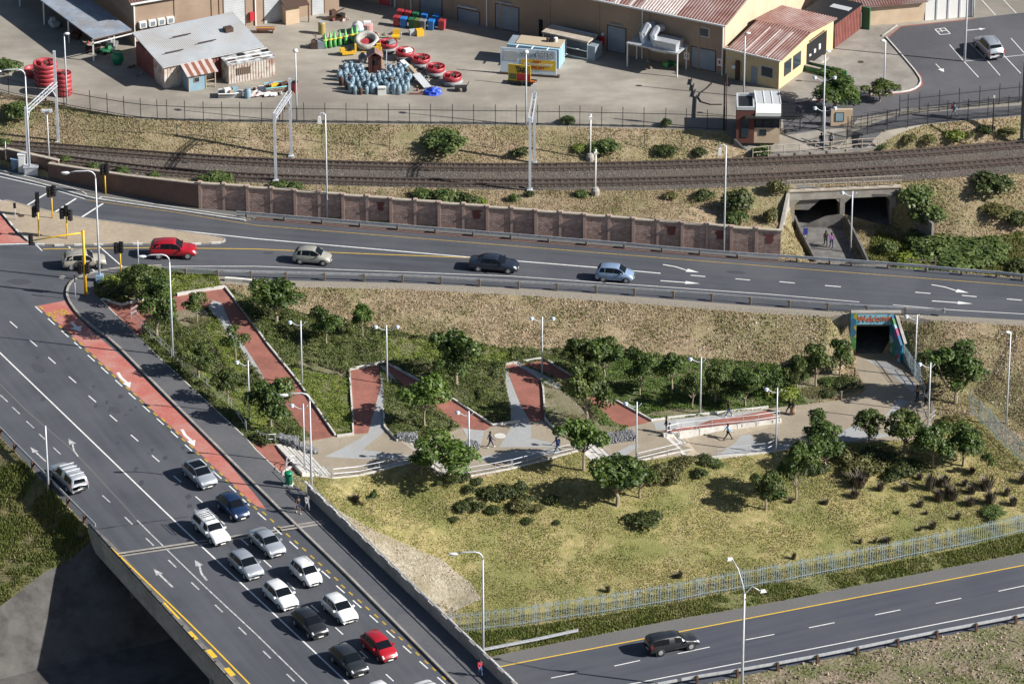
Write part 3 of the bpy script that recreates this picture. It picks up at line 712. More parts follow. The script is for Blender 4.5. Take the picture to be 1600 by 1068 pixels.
rough_mat('brown_wall', (.14,.085,.065), (.2,.125,.095), 1.2, 6, .92, .01, 12, c3=(.11,.075,.06), s3=.3, a3=.5)
rough_mat('mortar', (.26,.19,.16), (.34,.255,.22), 2, 5, .95)
def island_mat(name, cols, rough=.9, nscale=3, namt=.35, bump=0, metal=0):
    """each loose piece takes its own shade"""
    m, t, b = new_mat(name)
    g = t.nodes.new('ShaderNodeNewGeometry'); r = t.nodes.new('ShaderNodeValToRGB'); r.color_ramp.interpolation = 'LINEAR'
    while len(r.color_ramp.elements) < len(cols): r.color_ramp.elements.new(.5)
    for i, c in enumerate(cols):
        r.color_ramp.elements[i].position = i/(len(cols)-1); r.color_ramp.elements[i].color = (*c, 1)
    t.links.new(g.outputs['Random Per Island'], r.inputs[0])
    tc = t.nodes.new('ShaderNodeTexCoord'); n = t.nodes.new('ShaderNodeTexNoise'); n.inputs['Scale'].default_value = nscale; n.inputs['Detail'].default_value = 5
    t.links.new(tc.outputs['Object'], n.inputs['Vector'])
    mp = t.nodes.new('ShaderNodeMapRange'); mp.inputs[1].default_value = .25; mp.inputs[2].default_value = .75; mp.inputs[3].default_value = 1-namt; mp.inputs[4].default_value = 1+namt
    t.links.new(n.outputs[0], mp.inputs[0])
    mx = t.nodes.new('ShaderNodeVectorMath'); mx.operation = 'SCALE'
    t.links.new(r.outputs[0], mx.inputs[0]); t.links.new(mp.outputs[0], mx.inputs['Scale'])
    t.links.new(mx.outputs[0], b.inputs['Base Color']); b.inputs['Roughness'].default_value = rough; b.inputs['Metallic'].default_value = metal
    return m
island_mat('brown_block', [(.33,.215,.18),(.41,.285,.245),(.37,.25,.21),(.47,.34,.3),(.34,.225,.185)], nscale=1.2)
rough_mat('pillar_tan', (.34,.235,.195), (.43,.315,.27), 2, 5, .9)
paint('patch_red', (.16,.05,.045), .9)
island_mat('gabion_stone', [(.07,.075,.085),(.2,.21,.225),(.12,.125,.135),(.34,.35,.36),(.1,.1,.11)], nscale=8)

# ---------------------------------------------------------------- the road bridge
DECK = []
def dreg(name, mat, pts, dz=0):
    DECK.append(dict(name=name, mat=mat, poly=[(P(u, v, 0).x, P(u, v, 0).y) for u, v in pts], dz=dz))
dreg('roadway', 'asphalt_bridge', [(142,826.5),(492,779.5),(792,1068),(1140,1412),(700,1445),(362,1068)])
dreg('footway', 'asphalt_pave', [(431,788),(492,779.5),(792,1068),(1140,1412),(1060,1411),(711,1068)], dz=.13)
dreg('shoulder', 'concrete_dark', [(142,826.5),(150,825.5),(175,848),(376,1068),(712,1444),(700,1445),(362,1068)], dz=.0)
BR = thing('road_bridge', 'long concrete road bridge carrying the queue of cars over the lower road', 'bridge', (0,0,0))
GX0, GX1, GY0, GY1 = -60, 20, -60, 0
for key, me, top, tri in sheet(deck_out, DECK, lambda x, y: 0.0, step=3, default=dict(name='roadway', mat='asphalt_bridge')):
    o = link(key[0], me, BR)
GX0, GX1, GY0, GY1 = -62, 62, -85, 125
def P3(u, v, z=0): return P(u, v, z)
le = [P(142,826.5), P(362,1068), P(700,1445)]; re_ = [P(492,779.5), P(792,1068), P(1140,1412)]
mb = MB(); poly = [(p.x, p.y) for p in le]+[(p.x, p.y) for p in re_[::-1]]
mb.prism(poly, -1.15, -.15); mb.build('deck_slab', 'concrete_dark', BR)
def offs(a, b, d):
    t = (b-a).normalized(); return Vector((-t.y, t.x, 0))*d
mb = MB()
n = offs(le[0], le[1], .15)
for a, b in zip(le[:-1], le[1:]): mb.bar(a+n*-1+Vector((0,0,-.72)), b+n*-1+Vector((0,0,-.72)), .3, 1.75)
mb.build('fascia_beam', 'concrete', BR)
mb = MB()
for a, b in zip(le[:-1], le[1:]): mb.bar(a-n*1.2+Vector((0,0,.33)), b-n*1.2+Vector((0,0,.33)), .18, .42)
mb.build('edge_kerb', 'concrete', BR)
def rail_line(a, b, z, r, name, mat, parent):
    mb = MB(); mb.tube([a+Vector((0,0,z)), b+Vector((0,0,z))], r, 6); return mb.build(name, mat, parent)
rail_line(le[0]-n, le[2]-n, .6, .06, 'handrail', 'dark_iron', BR)
for i, (p, d) in enumerate(evenly([q-n for q in le], 2.3)):
    mb = MB(); mb.box((0,0,.55), (.3,.12,.1)); mb.build('rail_post', 'dark_iron', BR, loc=p)
# right parapet wall with rail
n2 = offs(re_[0], re_[1], -.22)
A0 = P(486,775)
rp = [A0, re_[1], re_[2]]
mb = MB()
for a, b in zip(rp[:-1], rp[1:]): mb.bar(a+n2+Vector((0,0,0)), b+n2+Vector((0,0,0)), .34, 2.45)
mb.build('parapet', 'concrete', BR)
rail_line(rp[0]+n2, rp[2]+n2, 1.5, .05, 'handrail', 'steel', BR)
for i, (p, d) in enumerate(evenly([q+n2 for q in rp], 2.6)):
    mb = MB(); mb.bar(Vector((0,0,1.27))+d*-.75, Vector((0,0,1.27))+d*.75, .2, .09); mb.box((0,0,1.38), (.08,.08,.24)); mb.build('rail_bracket', 'concrete_white', BR, loc=p)
for k in range(8):
    t = (k+.5)/8; q = P(145,829).lerp(P(430,790), t)
# joints
def deck_strip(u1, v1, u2, v2, w, mat, name, lift=.016):
    a, b = P(u1,v1), P(u2,v2); mb = MB(); z = Vector((0,0,lift)); d = (b-a).normalized(); n = Vector((-d.y,d.x,0))*w/2
    mb.add([a-n+z,b-n+z,b+n+z,a+n+z], [(0,1,2,3)]); return mb.build(name, mat, BR)
deck_strip(184,864.5,432,827.5,.3,'concrete','expansion_joint'); deck_strip(187,868.5,435,831.5,.25,'concrete','expansion_joint')
deck_strip(185.5,866.5,433.5,829.5,.16,'black','joint_gap',.02)
deck_strip(437,826,504,815,.3,'concrete','expansion_joint',.146); deck_strip(440,830,507,819,.3,'concrete','expansion_joint',.146)
# piers
for (u, v, l) in ((181,868,2.0),(318,1040,2.6)):
    a = P(u, v); t = (P(432,828)-P(184,866)).normalized()
    mb = MB(); s = a+t*.6; mb.bar(s+Vector((0,0,-1.9)), s+t*22+Vector((0,0,-1.9)), 1.1, 1.2); mb.build('cross_beam', 'concrete_dark', BR)
    for k in range(4):
        mb = MB(); q = s+t*(1.0+k*6); z0 = H(q.x, q.y)-.3; mb.box((q.x, q.y, (z0-2.2)/2), (.9,.9,abs(-2.2-z0)), rz=math.atan2(t.y,t.x)); mb.build('column', 'concrete_dark', BR)
# lines painted on the deck
strip('lane_line', [(255,796.4),(300,839),(400,932),(545,1068),(900,1405)], .15, 'white_line', parent=BR)
strip('edge_line', [(143,829),(165,848),(187,868),(250,928.5),(290,967),(336,1013),(390,1068),(722,1425)], .16, 'yellow_line', parent=BR, lift=.02)
strip('crack_seal', [(214,812),(236,834),(275,872),(330,925),(400,990),(480,1068)], .13, 'worn_line', parent=BR, lift=.009)
for (u, v) in BL_D2[:]: strip('lane_dash', [(u-6.5,v-5.8),(u+6.5,v+5.8)], .13, 'white_line', parent=BR)
for (u, v) in BL_D2:
    strip('lane_dash', [(u+1,v-7),(u+7,v-1.6)], .18, 'yellow_worn', parent=BR, lift=.014)
    strip('lane_dash', [(u+13,v+4),(u+19,v+9.4)], .18, 'yellow_worn', parent=BR, lift=.014)
for (u, v) in [(345,813),(382,846),(418,880),(455,915),(492,950),(530,985),(569,1022),(609,1058)]: strip('lane_dash', [(u-6,v-5.5),(u+6,v+5.5)], .12, 'white_line', parent=BR)
for (u, v) in [(201,813),(234,846),(269,880),(305,915),(342,950),(379,985),(417,1022),(454,1058)]: strip('lane_dash', [(u-6,v-5.8),(u+6,v+5.8)], .15, 'worn_line', parent=BR)
arrow_poly((270,917),(240,888),.2,1.2,.7, mat='worn_line', parent=BR)
arrow_poly((329,905),(304,874),.2,1.2,.7,.35, mat='worn_line', parent=BR)
for u, v in ((301,993),(331,1021),(359.5,1049.5)): strip('shoulder_block', [(u-6,v-6.6),(u+5,v+5.5)], .5, 'yellow_line', parent=BR, lift=.016)
strip('shoulder_block', [(256,941),(280,966)], .2, 'yellow_line', parent=BR, lift=.016)

# ---------------------------------------------------------------- guardrails
def guardrail(posts_px, zfun, label, side, ends=None, post='timber_post', h=.75, double=True, extra=2.0, ph=.85, every=1, pw=.2, group='steel guardrails along the roads'):
    """posts_px: post bases; side: unit offset of the beam from the post (towards the road)"""
    pts = [zfun(u, v) for u, v in posts_px]
    root = thing('guardrail', label, 'guardrail', pts[0], 0, group); base = pts[0]
    bp = []
    for i, p in enumerate(pts):
        a = pts[max(i-1, 0)]; b = pts[min(i+1, len(pts)-1)]; d = (b-a).normalized(); nn = Vector((-d.y, d.x, 0))*side
        bp.append(p+nn*.18)
        mb = MB(); mb.box((0,0,ph/2-.15), (pw,pw,ph+.3), rz=math.atan2(d.y, d.x)); mb.box(tuple(nn*.1+Vector((0,0,h-.16))), (.16,.14,.3), rz=math.atan2(d.y, d.x)); mb.build('post', post, root, loc=p-base)
    d0 = (bp[1]-bp[0]).normalized(); d1 = (bp[-1]-bp[-2]).normalized()
    bp = [bp[0]-d0*extra]+bp+[bp[-1]+d1*extra]
    mb = MB()
    for a, b in zip(bp[:-1], bp[1:]):
        d = (b-a).normalized()*.02; nn = Vector((-d.y, d.x, 0)).normalized()*side
        for dz in (.0, -.19):
            mb.bar(a-d-base+Vector((0,0,h+dz))+nn*.03, b+d-base+Vector((0,0,h+dz))+nn*.03, .07, .1)
        mb.bar(a-d-base+Vector((0,0,h-.095)), b+d-base+Vector((0,0,h-.095)), .03, .16)
    mb.build('beam', 'steel', root)
    return root, bp
Z0 = lambda u, v: P(u, v, 0)
g2 = [(290,431),(340,433.5),(392,435),(447,436.5),(507,438),(569,439.5),(629,441),(689,444),(749,447.5),(810,451),(870,454),(931,457.5),(991,462),(1052,466),(1112,470.5),(1172,475.5),(1233,480.5),(1293,485),(1354,489),(1414,492)]
r2, bp2 = guardrail(g2, Z0, 'long double steel guardrail on thick posts, park side of the upper road', 1, extra=3.9)
for q, d in ((bp2[0], -1), (bp2[-1], 1)):
    mb = MB(); mb.box(tuple(q-Vector(r2.location)+Vector((0,0,.62))), (.12,.35,.42)); mb.build('end_plate', 'steel', r2)
g1 = [(u, 341.5+(u-400)*.0812+(.6 if u>1000 else 0)) for u in range(385, 1200, 59)]+[(1245,409),(1296,412.5),(1330,415),(1387,419),(1447,424),(1502,429),(1557,433),(1597,438),(1660,444)]
guardrail(g1, Z0, 'long steel guardrail in front of the brown block wall', -1, extra=1.0, ph=.7)
g3 = [(-30,652),(0,681),(23,705),(51,733),(79,762),(106,790),(132,816)]
guardrail(g3, Z0, 'steel guardrail above the grass bank at the far left', 1, extra=2, post='rust')
g4 = [(1089,1068),(1152,1058),(1215,1047),(1277,1035.5),(1340,1023),(1403,1010),(1464,997.5),(1525,986),(1587,974),(1650,961),(1026,1080)]
g4 = sorted(g4)
guardrail(g4, lambda u, v: P(u, v, LOW), 'steel guardrail with dark brackets on the near side of the lower road', 1, extra=2, post='rust')
g5 = [(748,1021),(792,1012.5),(838,1003.5),(886,993)]
guardrail(g5, lambda u, v: P(u, v, LOW+.02), 'short pale guardrail beside the lower road next to the bridge', -1, extra=1, post='timber_post', ph=.6, h=.6)

# ---------------------------------------------------------------- brown block wall
WALL = thing('block_wall', 'long brown concrete block wall with stepped bays along the upper road', 'wall')
pa, pb = P(313,327), P(1219,403)
L = (pb-pa).length; NM = 12; ml = L/NM; dv = (pb-pa).normalized(); nv = Vector((-dv.y, dv.x, 0))
HW = 2.9; rng = random.Random(3)
stepd = .22
def block_panel(wd, hh):
    mb = MB(); bw, bh, g = .4, .2, .025
    rows = int(hh/bh)
    for r in range(rows):
        x = -bw/2 if r % 2 else 0.0
        while x < wd:
            x0 = max(x, 0)+g/2; x1 = min(x+bw, wd)-g/2
            if x1-x0 > .05:
                dy = .02+rng.random()*.012
                mb.add([(x0,-dy,r*bh+g/2),(x1,-dy,r*bh+g/2),(x1,-dy,(r+1)*bh-g/2),(x0,-dy,(r+1)*bh-g/2),(x0,.01,r*bh+g/2),(x1,.01,r*bh+g/2),(x1,.01,(r+1)*bh-g/2),(x0,.01,(r+1)*bh-g/2)],
                       [(0,1,2,3),(1,5,6,2),(4,0,3,7),(3,2,6,7),(4,5,1,0)])
            x += bw
    return mb
for i in range(NM):
    a = pa+dv*(ml*i); b = a+dv*ml
    # tilt: the far end of the bay sits behind the next bay's start
    a = a-nv*0; b = b+nv*stepd
    ax = (b-a); ln = ax.length; ang = math.atan2(ax.y, ax.x); d = ax.normalized()
    for k in (0, 1):
        pw = ln/2-.2
        o = a+d*(k*ln/2+.18)
        mbp = MB(); mbp.box((pw/2, .12, HW/2), (pw+.06, .22, HW)); panel = mbp.build('wall_panel', 'mortar', WALL, loc=o, rz=ang)
        bp_ = block_panel(pw, HW).build('block_courses', 'brown_block', panel); bp_['kind'] = 'stuff'
        mbc = MB(); mbc.box((pw/2, .1, HW+.07), (pw+.3, .42, .14)); mbc.build('coping', 'coping', panel)
        mbp = MB(); mbp.box((0,.08,HW/2+.08), (.3, .34, HW+.2)); mbp.box((0,.08,HW+.22), (.4,.46,.12)); mbp.build('pillar', 'pillar_tan', WALL, loc=a+d*(k*ln/2+.02), rz=ang)
    if i in (3, 5, 9, 10, 11):
        mbq = MB()
        for r in range(5):
            w0 = .5+rng.random()*.6
            mbq.box((1.0+rng.random()*.15, -.036, 1.5+r*.2+.1), (w0, .012, .2))
        mbq.build('paint_patch', 'patch_red', WALL, loc=a+d*(ln/2+.3), rz=ang)
PW = thing('rendered_wall', 'plain brown wall with recess and pale top at the far left of the upper road', 'wall')
seg = [((-150,222),(8,257.5),1.6,1.6),((10.5,262),(84,281),2.15,2.0),((76,280),(200,306),1.75,2.25),((200,306),(312,327),2.25,2.85)]
def wall_seg(a, b, h0, h1, t, mat, cop, parent, z=0, back=.0):
    p, q = P(a[0], a[1], z), P(b[0], b[1], z); d = (q-p).normalized(); n = Vector((-d.y, d.x, 0))
    mb = MB(); vs = []
    for (s, h) in ((p, h0), (q, h1)):
        vs += [s+Vector((0,0,-.2)), s+n*t+Vector((0,0,-.2)), s+n*t+Vector((0,0,h)), s+Vector((0,0,h))]
    mb.add(vs, [(0,3,2,1),(4,5,6,7),(0,4,7,3),(3,7,6,2),(1,2,6,5)]); mb.build('wall_panel', mat, parent)
    mb = MB(); mb.bar(p+n*t/2+Vector((0,0,h0+.05)), q+n*t/2+Vector((0,0,h1+.05)), t+.12, .1); mb.build('coping', cop, parent)
wall_seg(*seg[0], .3, 'brown_wall', 'coping', PW); wall_seg(*seg[2], .3, 'brown_wall', 'coping', PW); wall_seg(*seg[3], .3, 'brown_wall', 'coping', PW)
q1, q2 = P(11,259), P(92,277)
wall_seg((11,259),(92,277.5),1.9,1.9,.3,'brown_wall','coping',PW)
mb = MB(); a = P(77,280)+Vector((.15,.3,.85)); b = P(92,277.5)+Vector((0,.3,.85)); mb.bar(a, b, .3, 2.0); mb.build('return_wall', 'brown_wall', PW)

# ---------------------------------------------------------------- railway
def track(pts, label):
    pl = smooth_line([P(u, v, RAILZ) for u, v in pts], 2); root = thing('railway_track', label, 'railway track', pl[0]); b = pl[0]
    for s in (-.535, .535):
        mb = MB()
        for p, q in zip(pl[:-1], pl[1:]):
            d = (q-p).normalized(); n = Vector((-d.y, d.x, 0))*s
            mb.bar(p+n-b+Vector((0,0,.2)), q+n-b+Vector((0,0,.2)), .09, .16)
        mb.build('rail', 'rail_top', root)
    mb = MB()
    for p, d in evenly(pl, .68):
        n = Vector((-d.y, d.x, 0)); mb.bar(p-n*1.05-b+Vector((0,0,.035)), p+n*1.05-b+Vector((0,0,.035)), .25, .1)
    o = mb.build('sleepers', 'sleeper', root); o['kind'] = 'stuff'
    mb = MB()
    for s in (-.78, .78, 0):
        for p, q in zip(pl[:-1], pl[1:]):
            d = (q-p).normalized(); n = Vector((-d.y, d.x, 0))*s
            mb.bar(p+n-b+Vector((0,0,.03)), q+n-b+Vector((0,0,.03)), .34 if s else .6, .06)
    mb.build('stained_ballast', 'sleeper_stain', root)
rough_mat('sleeper_stain', (.03,.02,.016), (.085,.062,.05), 6, 4, .95)
track([(-500,206),(-60,220),(0,225.5),(100,231.5),(240,243),(400,254),(600,260),(800,262.5),(1000,259),(1200,252.5),(1400,242.5),(1600,226),(2100,186)], 'far railway track with two rusty rails at the foot of the yard bank')
track([(-500,212),(0,236),(200,263),(300,271.5),(400,278),(600,284.5),(800,287),(1000,284),(1200,277.5),(1300,271),(1450,262.5),(1600,251),(2100,214)], 'near railway track crossing over the footpath underpass')

# ---------------------------------------------------------------- rail underpass
RU = thing('rail_underpass', 'twin concrete underpass below the railway with dark openings', 'underpass', (0,0,0))
def quad_wall(name, a, b, za0, za1, zb0, zb1, t, mat, parent, side=1):
    """wall slab between two xy points with own bottom/top heights; thickness to one side"""
    a = Vector((a[0], a[1], 0)); b = Vector((b[0], b[1], 0)); d = (b-a).normalized(); n = Vector((-d.y, d.x, 0))*t*side
    vs = [a+Vector((0,0,za0)), b+Vector((0,0,zb0)), b+Vector((0,0,zb1)), a+Vector((0,0,za1)), a+n+Vector((0,0,za0)), b+n+Vector((0,0,zb0)), b+n+Vector((0,0,zb1)), a+n+Vector((0,0,za1))]
    mb = MB(); mb.add(vs, [(0,1,2,3),(5,4,7,6),(3,2,6,7),(4,5,1,0),(1,5,6,2),(4,0,3,7)]); return mb.build(name, mat, parent)
pe0 = P(1231,299,.2); pe1 = P(1408,291.5,.2)
yl = P(1240,349,-4); ym = P(1315,346,-4); yr = P(1394,343,-4)
def onl(u):   # xy on the portal line
    p = P(u, 299-(u-1231)*.0424, .2); return p
a, b = onl(1230), onl(1408)
quad_wall('deck_edge', a-Vector((0,.25,0)), b-Vector((0,.25,0)), -.75, .22, -.75, .22, .5, 'concrete', RU)
quad_wall('deck_coping', a-Vector((0,.35,0)), b-Vector((0,.35,0)), .22, .36, .22, .36, .6, 'coping', RU)
for (u, w, nm) in ((1238,.55,'abutment'),(1317,.5,'pillar'),(1396,.6,'abutment')):
    p = onl(u); mb = MB(); mb.box((p.x, p.y+2.4, -2.4), (w, 5.3, 3.3)); mb.build(nm, 'concrete', RU)
for (u, s) in ((1241,1),(1313.5,-1),(1320.5,1),(1392.5,-1)):
    p = onl(u); mb = MB(); mb.add([(p.x, p.y-.2, -.75), (p.x+s*.6, p.y-.2, -.75), (p.x, p.y-.2, -1.35), (p.x, p.y+5, -.75), (p.x+s*.6, p.y+5, -.75), (p.x, p.y+5, -1.35)], [(0,1,2),(3,5,4),(1,4,5,2),(0,3,4,1),(0,2,5,3)]); mb.build('haunch', 'concrete', RU)
p0, p1 = onl(1236), onl(1398)
mb = MB(); c = (p0+p1)/2; wd = p1.x-p0.x
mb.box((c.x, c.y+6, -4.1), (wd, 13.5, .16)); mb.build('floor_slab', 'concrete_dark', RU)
mb = MB(); mb.box((c.x, c.y+12.8, -2.4), (wd, .3, 3.6)); mb.build('added_end_wall', 'concrete_dark', RU)  # added wall shuts the through passage to keep the openings dark
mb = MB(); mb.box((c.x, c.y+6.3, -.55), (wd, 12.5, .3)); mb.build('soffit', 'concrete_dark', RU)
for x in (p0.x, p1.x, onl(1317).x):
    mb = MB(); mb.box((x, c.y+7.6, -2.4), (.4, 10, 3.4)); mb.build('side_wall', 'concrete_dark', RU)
wl = P(1219,384,-1.8)
w0 = onl(1234); quad_wall('wing_wall', Vector((P(1221,379,-2).x, P(1221,379,-2).y, 0)), w0-Vector((0,.1,0)), -4.2, -.5, -4.2, .2, .3, 'concrete', RU)
w1 = onl(1398); w2 = P(1455,378,-3.5); quad_wall('wing_wall', w1, w2, -4.2, .1, -4.3, -1.4, .3, 'concrete_dark', RU)
# railing on the deck edge
for u in range(1234, 1412, 23):
    p = onl(u); mb = MB(); mb.box((0,0,.55), (.08,.08,1.1)); mb.build('rail_post', 'coping', RU, loc=(p.x, p.y-.1, .3))
for z in (.8, 1.3):
    mb = MB(); mb.bar(onl(1229)+Vector((0,-.1,z)), onl(1409)+Vector((0,-.1,z)), .07, .07); mb.build('handrail', 'coping', RU)
# low side walls of the sunken footpath
SW = thing('path_side_wall', 'dark low side wall left of the sunken footpath', 'wall', group='low walls of the sunken footpath')
pts = [P(1240,350,-4), P(1251,376,-4), P(1266,404,-4), P(1276,425,-4)]
for p, q in zip(pts[:-1], pts[1:]): quad_wall('wall_panel', p, q, -4.2, -3.0, -4.2, -3.0, .2, 'concrete_dark', SW, 1)
SW = thing('path_side_wall', 'dark low side wall right of the sunken footpath, behind the lamp post', 'wall', group='low walls of the sunken footpath')
pts = [P(1320,352,-4), P(1331,372,-4), P(1345,400,-4), P(1356,425,-4)]
for p, q in zip(pts[:-1], pts[1:]): quad_wall('wall_panel', p, q, -4.2, -2.9, -4.2, -2.9, .2, 'concrete_dark', SW, 1)

# ---------------------------------------------------------------- painted underpass below the road
m, t, bb = new_mat('mural_blue')
tc = t.nodes.new('ShaderNodeTexCoord'); vo = t.nodes.new('ShaderNodeTexVoronoi'); vo.inputs['Scale'].default_value = 2.6; vo.feature = 'F1'
rr = t.nodes.new('ShaderNodeValToRGB'); rr.color_ramp.elements[0].color = (.03,.14,.3,1); rr.color_ramp.elements[1].color = (.22,.5,.62,1); rr.color_ramp.elements[0].position = .15; rr.color_ramp.elements[1].position = .45
t.links.new(tc.outputs['Object'], vo.inputs[0]); t.links.new(vo.outputs['Distance'], rr.inputs[0]); t.links.new(rr.outputs[0], bb.inputs['Base Color']); bb.inputs['Roughness'].default_value = .7
m, t, bb = new_mat('mural_mixed')
tc = t.nodes.new('ShaderNodeTexCoord'); vo = t.nodes.new('ShaderNodeTexVoronoi'); vo.inputs['Scale'].default_value = 1.3
rr = t.nodes.new('ShaderNodeValToRGB'); rr.color_ramp.interpolation = 'CONSTANT'
cols = [(.02,.1,.25),(.05,.2,.06),(.02,.2,.3),(.3,.05,.15),(.35,.3,.03),(.25,.45,.5),(.03,.12,.2)]
while len(rr.color_ramp.elements) < len(cols): rr.color_ramp.elements.new(.5)
for i, c in enumerate(cols): rr.color_ramp.elements[i].position = i/len(cols); rr.color_ramp.elements[i].color = (*c, 1)
sx = t.nodes.new('ShaderNodeSeparateColor'); t.links.new(tc.outputs['Object'], vo.inputs[0]); t.links.new(vo.outputs['Color'], sx.inputs[0]); t.links.new(sx.outputs[0], rr.inputs[0]); t.links.new(rr.outputs[0], bb.inputs['Base Color']); bb.inputs['Roughness'].default_value = .7
UP_ = thing('painted_underpass', 'pedestrian underpass with a blue painted Welcome lintel below the upper road', 'underpass')
xl, xr = P(1336.5,551,-4).x, P(1394,551,-4).x; yy = P(1337,551,-4).y-.15
mb = MB(); mb.box(((xl+xr)/2, yy+.2, -.15), (xr-xl+.05, .45, 1.2)); mb.build('lintel', 'mural_blue', UP_)
mb = MB(); mb.box(((xl+xr)/2+.1, yy+.25, .5), (xr-xl+1.3, .6, .12)); mb.build('lintel_coping', 'concrete', UP_)
mb = MB(); mb.box((xl-.3, yy+.2, -1.75), (.6, .6, 4.5)); mb.build('jamb', 'mural_mixed', UP_)
text_mesh('welcome_lettering', 'Welcome', 1.02, 'mural_orange' if 'mural_orange' in MATS else paint('mural_orange', (.55,.13,.03), .6).name, UP_, Matrix.Translation(((xl+xr)/2-.1, yy-.045, -.12)) @ Matrix.Rotation(PI/2, 4, 'X') @ Matrix.Rotation(R(3), 4, 'Z'), bold=.02, sx=.82, ext=.012)
wr0 = Vector((xr+.02, yy+.1, 0)); wr1 = P(1411,566,-4)
quad_wall('wing_wall', (xr, yy+.35), wr1, -4.2, .45, -4.2, -2.0, -.35, 'mural_mixed', UP_)
mb = MB(); mb.bar(Vector((xr+.2, yy+.3, .5)), Vector((wr1.x+.18, wr1.y, -1.93)), .3, .08); mb.build('wing_coping', 'concrete', UP_)
wl0 = Vector((xl-.6, yy, 0)); wl1 = P(1315,497,-.2)
quad_wall('wing_wall', wl1, wl0, -3.0, .0, -4.2, .4, .3, 'concrete_dark', UP_)
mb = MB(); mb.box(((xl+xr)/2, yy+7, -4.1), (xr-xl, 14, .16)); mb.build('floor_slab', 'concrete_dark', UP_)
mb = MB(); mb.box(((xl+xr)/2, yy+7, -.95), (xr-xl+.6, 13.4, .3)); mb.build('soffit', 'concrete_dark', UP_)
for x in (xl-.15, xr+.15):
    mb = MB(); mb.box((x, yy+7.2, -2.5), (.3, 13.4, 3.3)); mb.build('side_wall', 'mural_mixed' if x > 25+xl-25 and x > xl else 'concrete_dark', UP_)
mb = MB(); mb.box(((xl+xr)/2, yy+13.9, -2.5), (xr-xl+.6, .3, 3.4)); mb.build('added_end_wall', 'void', UP_)  # near-black wall added across the passage so no daylight shows through

# ---------------------------------------------------------------- stairs
def stairs(Aa, E, D, Cc, z0, z1, n, label):
    root = thing('stairs', label, 'stairs')
    a, e = P(*Aa, z0), P(*E, z0); d, c = P(*D, z1), P(*Cc, z1)
    for i in range(n):
        t0, t1 = i/n, (i+1)/n; z = z0+(z1-z0)*t1+.0
        poly = [a.lerp(d, t0), a.lerp(d, t1+.15/n), e.lerp(c, t1+.15/n), e.lerp(c, t0)]
        mb = MB(); mb.prism([(p.x, p.y) for p in poly], z1-.8, z+.16-(.02 if i%2 else .0)); mb.build('tread', 'concrete_white', root)
        # dark line on each tread's front edge, added to set steps apart
        mb = MB(); p, q = poly[1], poly[2]; dd = (poly[1]-poly[0]).normalized()
        mb.bar(Vector((p.x,p.y,z+.1))+dd*.012, Vector((q.x,q.y,z+.1))+dd*.012, .1, .09); mb.build('riser_line', 'concrete_dark', root)
stairs((431,694),(472,738),(487,709),(519,745),-.02,-1.35,8,'wide pale stone stairs beside the green bin, from pavement to plaza')
stairs((622,691),(689,741),(655,690),(714,745),-1.5,-2.4,6,'pale stone stairs between first and second plaza, behind the low spreading tree')
stairs((898,696),(928,722),(932,694),(960,722),-2.55,-3.2,4,'short pale steps left of the long dark gabion, partly behind a round tree')
stairs((1040,683),(1067,711),(1066,688),(1091,714),-3.25,-4.0,5,'pale stone steps at the end of the white ramp wall')
# ramp wall with railing
a, b = P(1037,684,-3.3), P(1222,660,-4)
RW = thing('ramp_wall', 'white concrete wall holding the railed red ramp', 'wall', a)
ts = [0, .13, .3, .62, 1.0]
for i in range(4):
    p, q = a.lerp(b, ts[i]), a.lerp(b, ts[i+1]); zt0 = -3.05+(-3.75+3.05)*ts[i]; zt1 = -3.05+(-3.75+3.05)*ts[i+1]-.0
    quad_wall('wall_panel', (p-a)+Vector((0.02,0,0)), (q-a)-Vector((.04,0,0)), -4.3+3.3, zt0+3.3+.15, -4.3+3.3, zt1+3.3+.12, .3, 'concrete_white', RW)

# ---------------------------------------------------------------- gabions
def stone_pile(pts, z0, z1, t, label, seed, n=150, slope=0, parent=None):
    """wire basket wall of dark stones along a line"""
    base = pts[0]; root = thing('gabion', label, 'gabion wall', base); rg = random.Random(seed)
    mb = MB()
    for p, q in zip(pts[:-1], pts[1:]):
        d = (q-p).normalized(); nn = Vector((-d.y, d.x, 0)); ln = (q-p).length
        # core
        core = MB(); core.bar(p-base+nn*t/2+Vector((0,0,(z0+z1)/2-base.z)), q-base+nn*t/2+Vector((0,0,(z0+z1)/2-base.z)), t*.86, (z1-z0)*.92); core.build('stone_core', 'concrete_dark', root)
        k = int(n*ln)
        for _ in range(k):
            s = rg.uniform(.08,.17); face = rg.random()
            along = rg.uniform(0, ln); w = rg.uniform(0, t); h = rg.uniform(z0, z1)
            if face < .5: w = 0
            elif face < .9: h = z1-.05
            else: along = rg.choice((0, ln))
            c = p-base+d*along+nn*w+Vector((0,0,h-base.z))
            M = Euler((rg.uniform(0,6), rg.uniform(0,6), rg.uniform(0,6))).to_matrix()
            vs = [c+M @ Vector((x*s*rg.uniform(.7,1.2), y*s*rg.uniform(.5,1), z*s*rg.uniform(.5,.9))) for x, y, z in ((1,0,0),(-1,0,0),(0,1,0),(0,-1,0),(0,0,1),(0,0,-1))]
            mb.add(vs, [(0,2,4),(2,1,4),(1,3,4),(3,0,4),(2,0,5),(1,2,5),(3,1,5),(0,3,5)])
    o = mb.build('stones', 'gabion_stone', root); o['kind'] = 'stuff'
    return root
stone_pile([P(433,690,-.1), P(462,697,-.3)], -.4, .45, .9, 'grey stone gabion at the top of the wide stairs, below the railing', 1)
stone_pile([P(464,700,-.5), P(493,712,-1.3)], -1.4, -.05, .9, 'tall dark stone gabion beside the wide stairs and lamp posts', 2)
stone_pile([P(622,689,-1.5), P(652,688,-1.6)], -1.7, -.95, .8, 'short grey stone gabion at the head of the second stairs', 3)
